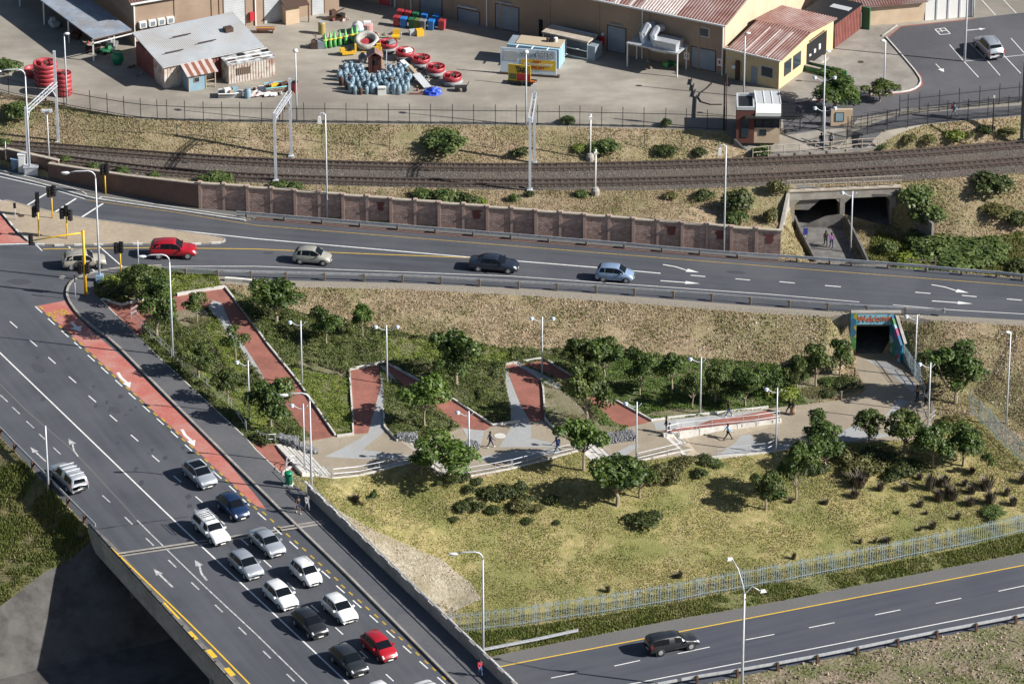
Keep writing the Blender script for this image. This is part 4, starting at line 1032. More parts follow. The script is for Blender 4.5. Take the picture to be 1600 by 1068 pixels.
stone_pile([P(722,700,-2.4), P(735,707,-2.5), P(750,703,-2.5)], -2.6, -1.75, 1.0, 'stone gabion behind the lamp post next to the walking man in dark clothes', 4)
stone_pile([P(940,697,-3.1), P(965,692,-3.2), P(994,688,-3.2)], -3.4, -2.5, 1.4, 'long dark stone gabion heap at the tip of the planting bed', 5)

# ---------------------------------------------------------------- railings
def railing(pts, label, zf=G, h=1.0, step=1.8, mat='steel', mid=True, r=.03, name='railing', loop=None, group=None):
    pl = [zf(u, v) for u, v in pts]; base = pl[0]
    root = thing(name, label, 'railing', base, 0, group)
    ps = evenly(pl, step); ps.append((pl[-1], Vector((1,0,0))))
    for p, d in ps:
        mb = MB(); mb.tube([(0,0,-.1),(0,0,h)], r, 6); mb.build('post', mat, root, loc=p-base)
    for z in ((h, h*.5) if mid else (h,)):
        mb = MB(); mb.tube([p-base+Vector((0,0,z)) for p in pl], r, 6); mb.build('rail', mat, root)
    return root
railing([(205,497),(215,491)], 'very short steel railing piece at the top end of the pavement, under the big tree', step=.9)
railing([(205,498),(240,533),(270,562),(300,589),(330,613),(360,637),(385,674)], 'long steel railing between the dark pavement and the garden', step=2.4, h=1.1)
railing([(402,686),(408,691),(420,693),(431,692)], 'small curved steel railing round the shrub above the stone gabion', h=1.0, step=.8)
railing([(446,742),(462,757),(478,772),(485,777)], 'steel railing behind the green bin running to the lamp post', step=1.5, h=1.05)
railing([(447,740),(448,731),(454,727),(463,726),(474,738),(500,746),(519,747)], 'curved steel handrail wrapping the foot of the wide stairs', h=1.0, step=1.5)
railing([(521,747),(560,743),(600,735),(626,728)], 'steel railing along the lower edge of the first plaza', step=1.6)
railing([(651,722),(676,738),(690,748)], 'steel railing down the second stairs, in the tree shadow', step=1.4)
railing([(712,748),(740,743),(770,738),(800,732)], 'steel railing at the lower edge of the second plaza, left part by the lamp post', step=1.6)
railing([(801,732),(820,727),(845,720),(875,712),(905,705)], 'steel railing at the lower edge of the second plaza, right part in tree shadow', step=1.6)
railing([(997,722),(1030,714),(1063,706)], 'steel railing right of the lamp post on the third plaza', step=1.6)
railing([(1120,716),(1160,711),(1200,706),(1217,698)], 'steel railing along the lower edge of the lowest plaza', step=1.6)
railing([(1042,680),(1060,676),(1100,671),(1140,667),(1180,663),(1218,657)], 'long steel railing on the white ramp wall', h=1.05, step=1.6, zf=lambda u, v: P(u, v, -3.05-.7*(u-1042)/180))
railing([(1258,702),(1290,692),(1320,688)], 'steel railing behind the trees at the right end of the plaza', step=1.5)
railing([(1443,655),(1452,663),(1460,655),(1455,640)], 'curved steel railing at the right corner lamp post', step=.8)
railing([(1424,580),(1438,598),(1447,625)], 'steel handrail at the right side of the path below the painted wing wall', step=1.2)
railing([(1176,246),(1200,243.5),(1230,241),(1270,239),(1300,237),(1340,233),(1375,231)], 'pale railing on a kerb between forecourt and railway', mat='coping', step=1.7, h=1.15, r=.045, zf=lambda u, v: P(u, v, RAILZ+.25))
edging([(1200,244),(1270,240),(1300,238),(1376,232)], w=.3, h=.25, mat='concrete')
# ---------------------------------------------------------------- foliage
def leaf_mat(name, cols, rough=.55, trans=.25, nscale=1.2, rnd=.55):
    m, t, b = new_mat(name)
    g = t.nodes.new('ShaderNodeNewGeometry'); r = t.nodes.new('ShaderNodeValToRGB')
    while len(r.color_ramp.elements) < len(cols): r.color_ramp.elements.new(.5)
    for i, c in enumerate(cols): r.color_ramp.elements[i].position = i/(len(cols)-1); r.color_ramp.elements[i].color = (*c, 1)
    tc = t.nodes.new('ShaderNodeTexCoord'); n = t.nodes.new('ShaderNodeTexNoise'); n.inputs['Scale'].default_value = nscale; n.inputs['Detail'].default_value = 3
    t.links.new(tc.outputs['Object'], n.inputs['Vector'])
    ad = t.nodes.new('ShaderNodeMath'); ad.operation = 'MULTIPLY_ADD'; ad.inputs[1].default_value = rnd; 
    t.links.new(g.outputs['Random Per Island'], ad.inputs[0]); 
    sb = t.nodes.new('ShaderNodeMapRange'); sb.inputs[1].default_value = .35; sb.inputs[2].default_value = .65; sb.inputs[3].default_value = 0; sb.inputs[4].default_value = 1-rnd
    t.links.new(n.outputs[0], sb.inputs[0]); t.links.new(sb.outputs[0], ad.inputs[2]); t.links.new(ad.outputs[0], r.inputs[0])
    t.links.new(r.outputs[0], b.inputs['Base Color']); b.inputs['Roughness'].default_value = rough
    tr = t.nodes.new('ShaderNodeBsdfTranslucent'); t.links.new(r.outputs[0], tr.inputs[0])
    mx = t.nodes.new('ShaderNodeMixShader'); mx.inputs[0].default_value = trans
    out = t.nodes['Material Output']; t.links.new(b.outputs[0], mx.inputs[1]); t.links.new(tr.outputs[0], mx.inputs[2]); t.links.new(mx.outputs[0], out.inputs[0])
    return m
leaf_mat('leaf_tree', [(.016,.034,.007),(.042,.078,.013),(.088,.138,.024),(.165,.22,.042)])
leaf_mat('leaf_tree_olive', [(.02,.036,.008),(.05,.078,.014),(.1,.135,.028),(.18,.2,.05)])
leaf_mat('leaf_bright', [(.04,.075,.01),(.075,.13,.018),(.12,.19,.03),(.18,.25,.05)])
leaf_mat('leaf_shrub', [(.02,.035,.01),(.045,.065,.017),(.08,.1,.028),(.13,.14,.045)])
leaf_mat('leaf_olive', [(.06,.065,.02),(.11,.11,.035),(.17,.16,.055),(.22,.2,.08)])
leaf_mat('leaf_cover', [(.07,.1,.014),(.13,.18,.024),(.2,.25,.038),(.3,.31,.08)])
leaf_mat('leaf_juniper', [(.035,.055,.012),(.075,.105,.022),(.125,.155,.035),(.2,.21,.06)])
leaf_mat('leaf_green', [(.045,.078,.02),(.08,.12,.03),(.12,.165,.045),(.17,.2,.07)])
leaf_mat('reed_brown', [(.05,.042,.034),(.08,.066,.052),(.12,.1,.078),(.09,.08,.055)], trans=.1)
leaf_mat('blade_dry', [(.27,.2,.12),(.35,.27,.17),(.43,.34,.225),(.24,.21,.1)], trans=.15, nscale=.3, rnd=.3)
leaf_mat('blade_green', [(.15,.17,.04),(.2,.215,.055),(.28,.26,.09),(.34,.3,.12)], trans=.2, nscale=.3, rnd=.3)
leaf_mat('blade_verge', [(.09,.12,.025),(.13,.16,.035),(.18,.19,.06),(.27,.23,.11)], trans=.2, nscale=.3)
rough_mat('bark', (.2,.16,.11), (.36,.3,.22), 4, 5, .9, .02, 12)
rough_mat('bark_dark', (.07,.055,.04), (.14,.11,.08), 4, 5, .9)

def np_quads(name, c, nrm, size, mat, aspect=.6, parent=None, seed=0, fold=True):
    """many leaf shaped faces; c Nx3 centres, nrm Nx3 facing, size N"""
    rg = np.random.default_rng(seed); n = len(c)
    nrm = nrm/np.linalg.norm(nrm, axis=1)[:, None]
    t = rg.normal(size=(n, 3)); t -= (t*nrm).sum(1)[:, None]*nrm; t /= np.linalg.norm(t, axis=1)[:, None]
    b = np.cross(nrm, t); s = size[:, None]
    v = np.empty((n, 4, 3))
    v[:, 0] = c+t*s; v[:, 1] = c+b*s*aspect; v[:, 2] = c-t*s; v[:, 3] = c-b*s*aspect
    if fold: v[:, 1] += nrm*s*.25; v[:, 3] += nrm*s*.25
    me = bpy.data.meshes.new(name); me.vertices.add(n*4); me.vertices.foreach_set('co', v.reshape(-1))
    me.loops.add(n*4); me.loops.foreach_set('vertex_index', np.arange(n*4))
    me.polygons.add(n); me.polygons.foreach_set('loop_start', np.arange(n)*4); me.polygons.foreach_set('loop_total', np.full(n, 4))
    me.materials.append(MATS[mat]); me.update(calc_edges=True)
    return me
def crown_pts(blobs, n, rg, shell=.72):
    """points in the outer part of several blobs; blobs (x,y,z,r,rz)"""
    w = np.array([b[3]**2 for b in blobs]); w = w/w.sum()
    idx = rg.choice(len(blobs), n, p=w); B = np.array(blobs)[idx]
    d = rg.normal(size=(n, 3)); d /= np.linalg.norm(d, axis=1)[:, None]
    d[:, 2] = np.where(d[:, 2] < -.35, -d[:, 2], d[:, 2])
    rr = shell+(1-shell)*rg.random(n)**.7
    rr *= 1+.12*np.sin(d[:, 0]*7+B[:, 0]*3)+.12*np.sin(d[:, 1]*8+B[:, 2]*5)
    c = B[:, :3]+d*rr[:, None]*np.column_stack([B[:, 3], B[:, 3], B[:, 4]])
    nr = d+rg.normal(size=(n, 3))*.55+np.array([0, 0, .35])
    return c, nr
def tree_meshes(name, seed, rad, h0, hc, nblob, n, mat, leaf=(.09,.17), flat=.7, trunk=.1, bark='bark'):
    """crown of clumps over a trunk of height h0; returns (trunk, limbs, crown)"""
    rg = np.random.default_rng(seed); r_ = random.Random(seed)
    blobs = [(r_.uniform(-.1,.1)*rad, r_.uniform(-.1,.1)*rad, h0+hc*.5, rad*r_.uniform(.42,.58), hc*.36)]
    tips = []
    for k in range(nblob):
        a = 2*PI*k/nblob+r_.uniform(-.4,.4); q = rad*r_.uniform(.36,.8); z = h0+hc*r_.uniform(.22,.85); rr = rad*r_.uniform(.22,.46)
        blobs.append((q*math.cos(a), q*math.sin(a), z, rr, rr*flat)); tips.append((q*math.cos(a)*.85, q*math.sin(a)*.85, z-rr*.2))
    for k in range(nblob//2):
        a = r_.uniform(0, 6.3); q = rad*r_.uniform(.1,.4); rr = rad*r_.uniform(.25,.36); blobs.append((q*math.cos(a), q*math.sin(a), h0+hc*r_.uniform(.75,.95), rr, rr*flat))
    c, nr = crown_pts(blobs, n, rg)
    sz = rg.uniform(leaf[0], leaf[1], n)
    crown = np_quads('crown', c, nr, sz, mat, .62, seed=seed)
    mb = MB(); mb.tube([(0,0,-.3),(.03,.02,h0*.5),(-.04,.03,h0*1.05),(0,0,h0+hc*.4)], [trunk*1.25, trunk, trunk*.85, trunk*.4], 7)
    tm = bpy.data.meshes.new('trunk'); tm.from_pydata(mb.v, [], mb.f); tm.materials.append(MATS[bark])
    mb = MB()
    for t in tips: mb.tube([(0,0,h0*.85),(t[0]*.45,t[1]*.45,h0+hc*.12),t], [trunk*.5, trunk*.35, trunk*.15], 5)
    lm = bpy.data.meshes.new('limbs'); lm.from_pydata(mb.v, [], mb.f); lm.materials.append(MATS[bark])
    return tm, lm, crown
TREES = {}
TREES['round'] = [tree_meshes('t', s, 1.0, .62, 1.1, 7, 3600, 'leaf_tree', (.042,.075), .8, .055) for s in (1,2,3,4)]
for i_ in (1, 3):
    TREES['round'][i_][2].materials[0] = MATS['leaf_tree_olive']
TREES['bright'] = [tree_meshes('t', s, 1.0, .7, .8, 7, 2300, 'leaf_bright', (.045,.09), .6, .045) for s in (11,12,13)]
TREES['thin'] = [tree_meshes('t', s, 1.0, 1.15, 1.15, 5, 1300, 'leaf_tree', (.06,.1), .7, .06) for s in (21,22)]
TREES['tall'] = [tree_meshes('t', s, 1.0, .55, 1.6, 8, 4200, 'leaf_tree', (.04,.07), .9, .055) for s in (31,32)]
rngT = random.Random(9)
def tree(u, v, ru, hpx, kind, label, group='broad leaved park trees', var=0, zf=G, limit=None):
    """u,v trunk foot; ru crown radius px; hpx total height px"""
    p = zf(u, v); s = F/((p-CAM).dot(FW)); rad = ru/s; hh = hpx/s/cp
    ms = TREES[kind]; tm, lm, cr = ms[var % len(ms)]
    top = max(v_.co.z for v_ in cr.vertices) if kind+str(var % len(ms)) not in TOPZ else TOPZ[kind+str(var % len(ms))]
    TOPZ[kind+str(var % len(ms))] = top
    cm = np.empty(len(cr.vertices)*3); cr.vertices.foreach_get('co', cm); cm = cm.reshape(-1,3); rad /= float(np.percentile(np.hypot(cm[:,0],cm[:,1]), 95))*.95
    root = thing('tree', label, 'tree', p, rngT.uniform(0, 6.28), group)
    sz = hh/top
    for nm, me in (('trunk', tm), ('limbs', lm), ('crown', cr)):
        o = link(nm, me, root); o.scale = (rad, rad, sz)
    return root
TOPZ = {}
# (foot u, v, crown radius px, height px, kind, variant, label)
TR = [
 (246,524,34,92,'tall',0,'largest dark tree at the top corner of the garden, beside the pavement bend'),
 (232,475,38,55,'round',1,'broad dark shrub tree under the first bend, left of the curved lamp post'),
 (308,505,19,48,'thin',0,'small thin tree standing on bare soil in the bend of the first red ramp'),
 (368,566,21,56,'thin',1,'small tree between the grey strip and the pavement railing, left of the long ramp'),
 (431,505,38,66,'round',0,'round dark tree below the drain channel, right of the first ramp head'),
 (510,536,27,53,'round',2,'round green tree on the grass between the first ramp and the small crooked tree'),
 (566,526,19,46,'bright',0,'small bright crooked tree alone at the foot of the dry slope'),
 (310,590,28,52,'round',3,'dark tree in the garden beside the pavement railing, upper of the two'),
 (424,670,34,80,'round',0,'dark tree with pale trunk above the small curved railing'),
 (356,632,22,55,'round',1,'slim dark tree near the middle of the pavement railing'),
 (712,602,42,82,'round',2,'big dark tree on the hump between the third and fourth ramps'),
 (664,668,38,76,'bright',1,'light green tree in front of the third red ramp, pale short trunk'),
 (702,746,50,60,'bright',2,'wide low spreading tree at the foot of the second stairs'),
 (659,742,22,36,'bright',0,'small light green tree just left of the wide low spreading one'),
 (911,734,38,76,'bright',1,'bright round tree beside the man walking left of the short steps'),
 (917,664,40,94,'round',3,'dark tall tree in the planting bed before the fifth ramp'),
 (905,594,28,64,'round',1,'dark tree behind the fifth ramp, left one of three at the slope foot'),
 (944,594,28,66,'round',0,'dark tree behind the fifth ramp, second of three at the slope foot'),
 (1000,618,26,74,'round',2,'upright dark tree on the green cover, left of the forked tree'),
 (1049,619,24,66,'thin',0,'forked tree with pale double trunk in the green cover'),
 (1082,637,20,54,'round',1,'small dark tree left of the lamp post in the green cover'),
 (1117,628,26,52,'round',3,'dark tree behind the lamp post in the green cover'),
 (1165,635,27,60,'round',0,'dark tree behind the person in black on the railed ramp'),
 (1200,622,22,48,'round',2,'dark tree at the slope foot right of the railed ramp'),
 (1245,614,24,56,'round',1,'bushy tree left of the woman in the long skirt'),
 (1275,603,28,66,'round',3,'leafy tree with bent pale trunk on bare soil, left of the painted underpass'),
 (1312,586,21,58,'tall',1,'upright tree closest to the left jamb of the painted underpass'),
 (1492,630,44,94,'tall',0,'largest tree right of the path, in front of the steel fence'),
 (1281,704,30,58,'round',2,'tree right of the plaza lamp, overhanging the railing'),
 (1289,735,27,55,'round',0,'bright topped tree below the railing, behind the double tree on the lawn'),
 (1358,697,26,56,'round',1,'small tree at the right end of the plaza, leftmost of five'),
 (1414,712,36,70,'round',3,'tree in the row of five on the right, second from the left'),
 (1458,732,32,68,'round',2,'third tree of the row of five on the right'),
 (1504,728,30,62,'round',0,'fourth tree of the row of five on the right'),
 (1543,744,12,40,'thin',1,'slender small tree at the right end of the row of five'),
 (1243,780,28,92,'tall',1,'tall tree on the open lawn with one crown above another'),
 (1196,796,27,62,'round',1,'round tree on the lawn left of the tall double crowned one'),
 (964,790,42,76,'round',0,'very dark round tree on the lawn in front of the third plaza'),
 (1000,778,30,58,'round',3,'dark tree joined to the right side of the very dark round one'),
 (1304,174,40,58,'tall',0,'big dense round tree behind the gatehouse forecourt'),
 (1374,158,27,30,'round',1,'lower round tree beside the service path fence'),
]
for (u, v, ru, hp, kd, va, lb) in TR:
    tree(u, v, ru, hp, kd, lb, var=va)
tree(582,797,10,34,'thin','tiny sparse sapling on the lawn under the first plaza', var=1)

# bushes
def bush_mesh(seed, n, mat, leaf=(.06,.11), k=7, flat=.75):
    rg = np.random.default_rng(seed); r_ = random.Random(seed); bl = [(0,0,.42,.5,.45)]
    for i in range(k):
        a = 2*PI*i/k+r_.uniform(-.4,.4); q = r_.uniform(.3,.62); r = r_.uniform(.3,.45); bl.append((q*math.cos(a), q*math.sin(a), r*.8+.05, r, r*flat*1.2))
    c, nr = crown_pts(bl, n, rg, .65); c[:, 2] = np.abs(c[:, 2])
    return np_quads('foliage', c, nr, rg.uniform(leaf[0], leaf[1], n), mat, .6, seed=seed)
BUSH = {}
for nm, mat, n in (('dark','leaf_shrub',1100),('green','leaf_green',1100),('olive','leaf_olive',1000),('cover','leaf_cover',900),('tree','leaf_tree',1100)):
    BUSH[nm] = [bush_mesh(40+i+len(nm)*7, n, mat) for i in range(3)]
def reed_mesh(seed):
    rg = random.Random(seed); mb = MB()
    for k in range(170):
        a = rg.uniform(0, 6.28); q = rg.uniform(0, .3); l = rg.uniform(.55, 1.05); lean = rg.uniform(.15,.6)*(q/.3+.2)
        x, y = q*math.cos(a), q*math.sin(a); ex, ey = x+lean*math.cos(a)*l, y+lean*math.sin(a)*l; w = .03
        px_, py_ = -math.sin(a)*w, math.cos(a)*w
        mb.add([(x-px_,y-py_,0),(x+px_,y+py_,0),((x+ex)/2+px_,(y+ey)/2+py_,l*.62),((x+ex)/2-px_,(y+ey)/2-py_,l*.62),(ex,ey,l*.95)], [(0,1,2,3),(3,2,4)])
    me = bpy.data.meshes.new('foliage'); me.from_pydata(mb.v, [], mb.f); me.materials.append(MATS['reed_brown']); return me
REED = [reed_mesh(s) for s in (1,2,3)]
def bush(u, v, w, h, kind, label=None, group=None, name='bush', cat='bush', i=0):
    """v = foot of the bush on screen, w width px, h height px"""
    p = G(u, v-h*.12); s = F/((p-CAM).dot(FW))
    me = REED[i % 3] if kind == 'reed' else BUSH[kind][i % 3]
    o = link(name, me, None, p, rngT.uniform(0, 6.28)); k = w/s/1.35 if kind != 'reed' else w/s/.95
    o.scale = (k, k, max(.2, h/s/(1.0 if kind != 'reed' else .9))*(.85 if kind != 'reed' else 1)); tag(o, label, cat, group)
    return o
# brown reed tufts on the right lawn
RD = [(1342,762,32,24),(1375,767,15,13),(1415,768,17,15),(1437,750,12,11),(1453,768,18,28),(1474,760,26,16),(1467,785,18,20),(1507,760,12,11),(1519,740,12,10),(1542,767,24,22),(1518,772,17,14),(1488,782,22,20),(1516,791,18,14),(1547,790,20,24),(1573,775,13,13),(1583,791,15,15),(1438,793,12,12),(1335,779,17,15),(1290,788,12,8),(1235,786,10,9),(950,926,10,12),(1061,903,14,10),(1240,874,9,11),(1344,850,8,9),(1367,849,7,8),(1385,848,16,9),(1457,827,13,12),(1437,829,9,7),(1496,812,12,11),(1402,803,8,6),(1447,804,8,6),(555,784,16,12),(1598,756,16,16),(1482,774,16,18)]
def spot(u, v):
    """says where in the photograph a look-alike plant stands"""
    a = ['far left', 'left', 'left of centre', 'middle', 'right of centre', 'right', 'far right'][min(6, int(u/1600*7))]
    return a
def grid_label(items, base, place):
    """one label per item: row from the top and rank from the left in its row"""
    order = sorted(range(len(items)), key=lambda i: items[i][1]); rows = []
    for i in order:
        if rows and items[i][1]-items[rows[-1][0]][1] < 14: rows[-1].append(i)
        else: rows.append([i])
    nth = ['first','second','third','fourth','fifth','sixth','seventh','eighth','ninth','tenth','eleventh','twelfth','thirteenth','fourteenth']
    rown = {0: 'top row'} if len(rows) > 1 else {0: 'row'}
    out = {}
    for r, row in enumerate(rows):
        row.sort(key=lambda i: items[i][0])
        rn = 'one row' if len(rows) == 1 else ('top row' if r == 0 else ('bottom row' if r == len(rows)-1 else nth[r]+' row'))
        for k, i in enumerate(row):
            sz = 'small' if items[i][2] < 16 else ('large' if items[i][2] > 30 else 'mid sized')
            kk = 'alone' if len(row) == 1 else nth[min(k, 13)]+' from left'
            out[i] = '%s %s %s, %s, %s' % (sz, base, place, kk, rn)
    return out
rl = grid_label(RD, 'brown reed tuft', 'on the lawn')
for i, (u, v, w, h) in enumerate(RD):
    bush(u, v, w, h, 'reed', rl[i], 'brown reed tufts on the lawn', 'reed_tuft', 'reed tuft', i)
BS = [
 # around the very dark tree and along the plaza
 (1012,745,26,20,'olive'),(1030,755,30,26,'olive'),(1050,757,26,26,'olive'),(1048,745,24,20,'olive'),(1073,728,26,20,'olive'),(1060,738,24,22,'olive'),(1100,725,26,18,'dark'),(1120,729,20,12,'green'),(1094,746,22,18,'dark'),
 (1005,820,44,22,'dark'),(1020,812,26,18,'dark'),(1030,742,26,24,'olive'),(985,760,30,26,'dark'),
 (723,754,22,20,'dark'),(745,757,20,12,'dark'),(765,780,32,26,'dark'),(790,779,34,28,'dark'),(813,772,26,24,'dark'),(733,770,16,15,'dark'),(724,797,26,15,'dark'),(747,796,22,15,'dark'),(735,783,12,8,'dark'),(770,802,22,13,'dark'),(812,796,34,20,'olive'),(820,786,26,16,'dark'),(862,787,22,15,'dark'),(840,798,20,13,'olive'),(706,752,26,14,'dark'),(685,757,10,8,'dark'),
 (708,813,16,6,'dark'),
 (870,818,12,6,'dark'),(823,817,18,8,'dark'),
 # shade planting on the right
 (1322,722,36,30,'olive'),(1345,736,40,28,'olive'),(1372,738,34,26,'olive'),(1330,745,30,24,'olive'),(1392,750,26,16,'dark'),(1410,742,40,24,'dark'),(1360,718,36,22,'dark'),(1430,735,30,18,'dark'),(1484,668,30,22,'olive'),(1385,722,30,18,'dark'),(1280,740,30,20,'dark'),(1215,778,28,22,'tree'),
 (1297,601,28,12,'green'),(1320,604,34,16,'dark'),(1292,618,24,10,'dark'),(1225,620,50,20,'cover'),
 # rail bank
 (697,232,64,26,'green'),(945,240,40,26,'green'),(1040,240,34,14,'dark'),(811,245,24,16,'dark'),(1095,242,22,12,'dark'),(888,194,22,16,'green'),(1040,199,16,18,'green'),(905,236,20,12,'cover'),(1190,243,24,20,'green'),
 (25,188,42,34,'green'),(12,112,36,22,'green'),(6,228,18,14,'green'),
 (335,288,44,20,'green'),(435,296,28,14,'green'),(462,297,24,14,'green'),(665,311,32,18,'green'),(700,317,40,24,'green'),(730,322,34,22,'dark'),(750,322,24,16,'cover'),(148,264,18,12,'green'),(192,272,22,12,'green'),(240,279,20,12,'green'),(102,252,16,10,'green'),
 (828,308,14,12,'dark'),(910,308,20,12,'green'),(803,316,16,16,'green'),(1048,312,22,14,'olive'),(1098,313,30,18,'dark'),
 (1155,340,46,52,'dark'),(1150,350,34,26,'green'),(1215,305,26,30,'olive'),(1205,350,22,30,'olive'),
 (1550,298,60,30,'dark'),(1430,325,50,44,'green'),(1450,355,46,44,'green'),(1425,380,30,24,'green'),(1462,405,70,34,'green'),(1495,400,60,26,'green'),(1520,395,60,24,'green'),(1550,395,56,24,'green'),(1490,418,70,26,'green'),(1545,410,60,24,'green'),(1385,398,28,28,'green'),(1590,350,40,22,'dark'),(1595,425,40,20,'dark'),(1430,418,60,20,'cover'),(1558,336,44,18,'olive'),
 (1492,220,30,20,'cover'),(1420,222,24,14,'olive'),(1450,222,24,14,'olive'),(1540,210,24,18,'dark'),(1572,210,26,12,'olive'),(1512,216,20,12,'olive'),(1378,233,14,10,'green'),
 (1553,806,36,14,'green'),
 # garden edges
 (195,462,44,22,'dark'),(238,450,54,32,'cover'),(215,440,50,22,'cover'),(178,452,36,22,'cover'),(412,690,34,16,'dark'),(468,700,10,16,'olive'),(380,600,30,18,'dark'),
]
blab = {'dark':'dark green rounded bush','green':'fresh green bush','olive':'olive yellow bush','cover':'low light green bush','tree':'very dark dense bush'}
def where(u, v):
    if v < 215: return 'at the yard fence'
    if v < 260: return 'on the railway bank'
    if v < 330: return 'behind the block wall' if u < 1230 else 'beside the rail underpass'
    if v < 430: return 'behind the upper road' if u > 1230 else 'at the wall end'
    if u < 480 and v < 710: return 'in the garden by the pavement'
    if v < 625: return 'near the painted underpass'
    if u > 1250 and v < 760: return 'in the shade'
    if u > 960: return 'under the plaza railing'
    return 'on the lawn'
seen = {}
for i, (u, v, w, h, k) in enumerate(BS):
    w_ = where(u, v); lb = blab[k]+' '+w_
    seen.setdefault(lb, []).append(i)
for lb, idx in seen.items():
    sub = [BS[i] for i in idx]; col, plc = lb.split(' bush ') if ' bush ' in lb else (lb, '')
    gl = grid_label(sub, col.replace('dark green rounded','dark green').replace('fresh ','')+' bush', plc) if len(idx) > 1 else {0: lb}
    for j, i in enumerate(idx):
        u, v, w, h, k = BS[i]
        bush(u, v, w, h, k, gl[j], (lb.replace(' bush ', ' bushes ')) if len(idx) > 1 else None, i=i)

# ---- planting that nobody could count
def tri_pts(top, tri, n, rg):
    a, b, c = top[tri[:, 0]], top[tri[:, 1]], top[tri[:, 2]]
    ar = np.linalg.norm(np.cross(b-a, c-a), axis=1)/2
    k = rg.choice(len(tri), n, p=ar/ar.sum()); r1 = np.sqrt(rg.random(n))[:, None]; r2 = rg.random(n)[:, None]
    return a[k]*(1-r1)+b[k]*r1*(1-r2)+c[k]*r1*r2, ar.sum()
def pxa(p):
    q = p-np.array(CAM); dd = q@np.array(FW); return 800+F*q[:, 0]/dd, 534-F*(q@np.array(UP))/dd
def in_frame(p, m=40):
    u, v = pxa(p); return (u > -m) & (u < 1600+m) & (v > -m) & (v < 1068+m)
def pick(name, mat=None): return [x for k, l in GROUND.items() if k[0] == name and (mat is None or k[1] == mat) for x in l]
def grid_tri(reg): return np.vstack([t for _, t in reg]) if len(reg) == 1 else None
def scatter_region(reg, n, rg):
    pts = []
    areas = []
    for top, tri in reg:
        a, b, c = top[tri[:, 0]], top[tri[:, 1]], top[tri[:, 2]]; ce = (a+b+c)/3
        ok = in_frame(ce, 100); areas.append((top, tri[ok]))
    ar = [np.linalg.norm(np.cross(t[k[:, 1]]-t[k[:, 0]], t[k[:, 2]]-t[k[:, 0]]), axis=1).sum()/2 if len(k) else 0 for t, k in areas]
    for (top, tri), A in zip(areas, ar):
        m = int(n*A/sum(ar))
        if m: pts.append(tri_pts(top, tri, m, rg)[0])
    return np.vstack(pts), sum(ar)
def vnoise(x, y, s, seed=0):
    """cheap smooth value noise"""
    rg = np.random.default_rng(seed); T = rg.random((64, 64)); x = x/s; y = y/s
    xi = np.floor(x).astype(int); yi = np.floor(y).astype(int); fx_ = x-xi; fy = y-yi; fx_ = fx_*fx_*(3-2*fx_); fy = fy*fy*(3-2*fy)
    g = lambda a, b: T[a % 64, b % 64]
    return (g(xi, yi)*(1-fx_)+g(xi+1, yi)*fx_)*(1-fy)+(g(xi, yi+1)*(1-fx_)+g(xi+1, yi+1)*fx_)*fy
def blades(name, p, h, w, mat, label, seed, lean=.5):
    """one small folded blade tuft (2 triangles) per point"""
    rg = np.random.default_rng(seed); n = len(p); a = rg.random(n)*6.283; d = np.column_stack([np.cos(a), np.sin(a), np.zeros(n)])
    b2 = rg.random(n)*6.283; l = np.column_stack([np.cos(b2), np.sin(b2), np.zeros(n)])*rg.random((n, 1))*lean
    hh = h[:, None]; ww = w[:, None]
    v = np.empty((n, 4, 3)); v[:, 0] = p-d*ww-[0,0,.02]; v[:, 1] = p+d*ww-[0,0,.02]; v[:, 2] = p+d*ww*.7+l*hh+np.column_stack([np.zeros(n), np.zeros(n), h]); v[:, 3] = p-d*ww*.5+l*hh*.7+np.column_stack([np.zeros(n), np.zeros(n), h*.75])
    me = bpy.data.meshes.new(name); me.vertices.add(n*4); me.vertices.foreach_set('co', v.reshape(-1)); me.loops.add(n*4); me.loops.foreach_set('vertex_index', np.arange(n*4))
    me.polygons.add(n); me.polygons.foreach_set('loop_start', np.arange(n)*4); me.polygons.foreach_set('loop_total', np.full(n, 4)); me.materials.append(MATS[mat]); me.update(calc_edges=True)
    o = link(name, me); tag(o, label, 'grass' if 'grass' in name else 'planting', kind='stuff'); return o
rgn = np.random.default_rng(77)
def grass(regname, mat, n, blade, label, hmin, hmax, seed, m2=None, patch=.45, wd=(.03,.07)):
    pts, A = scatter_region(pick(regname, mat), n, rgn)
    k = vnoise(pts[:, 0], pts[:, 1], 2.6, seed)*.6+vnoise(pts[:, 0], pts[:, 1], .9, seed+1)*.4
    keep = rgn.random(len(pts)) < np.clip((k-patch)*5+.35, .08, 1); pts = pts[keep]; k = k[keep]
    ok = in_frame(pts, 70); pts = pts[ok]; k = k[ok]
    h = (hmin+(hmax-hmin)*rgn.random(len(pts)))*np.clip(.5+k, .5, 1.3)
    return blades('grass', pts, h, rgn.uniform(wd[0], wd[1], len(pts)), blade, label, seed)
grass('grass_bank', 'dry_grass', 230000, 'blade_dry', 'dry tan tufted grass covering the road and railway banks', .03, .12, 3, patch=.3)
grass('grass_bank', 'dry_grass', 60000, 'blade_verge', 'green weeds mixed into the dry banks', .05, .2, 13, patch=.54)
grass('lawn', 'lawn', 120000, 'blade_green', 'yellow green rough grass covering the park lawn', .03, .09, 5, patch=.3)
grass('lawn', 'lawn', 60000, 'blade_dry', 'dry straw patches in the park lawn', .03, .08, 6, patch=.5)
grass('verge', 'verge_green', 60000, 'blade_verge', 'lush green verge grass beside the lower road and behind the upper road', .08, .28, 7, patch=.3)
grass('bank', 'bank_green', 60000, 'blade_verge', 'green and dry grass on the bank at the far left', .1, .35, 8, patch=.4)
grass('rocky_soil', 'rocky_soil', 12000, 'blade_verge', 'sparse weeds on the rubble strip beyond the lower guardrail', .08, .25, 9, patch=.55)
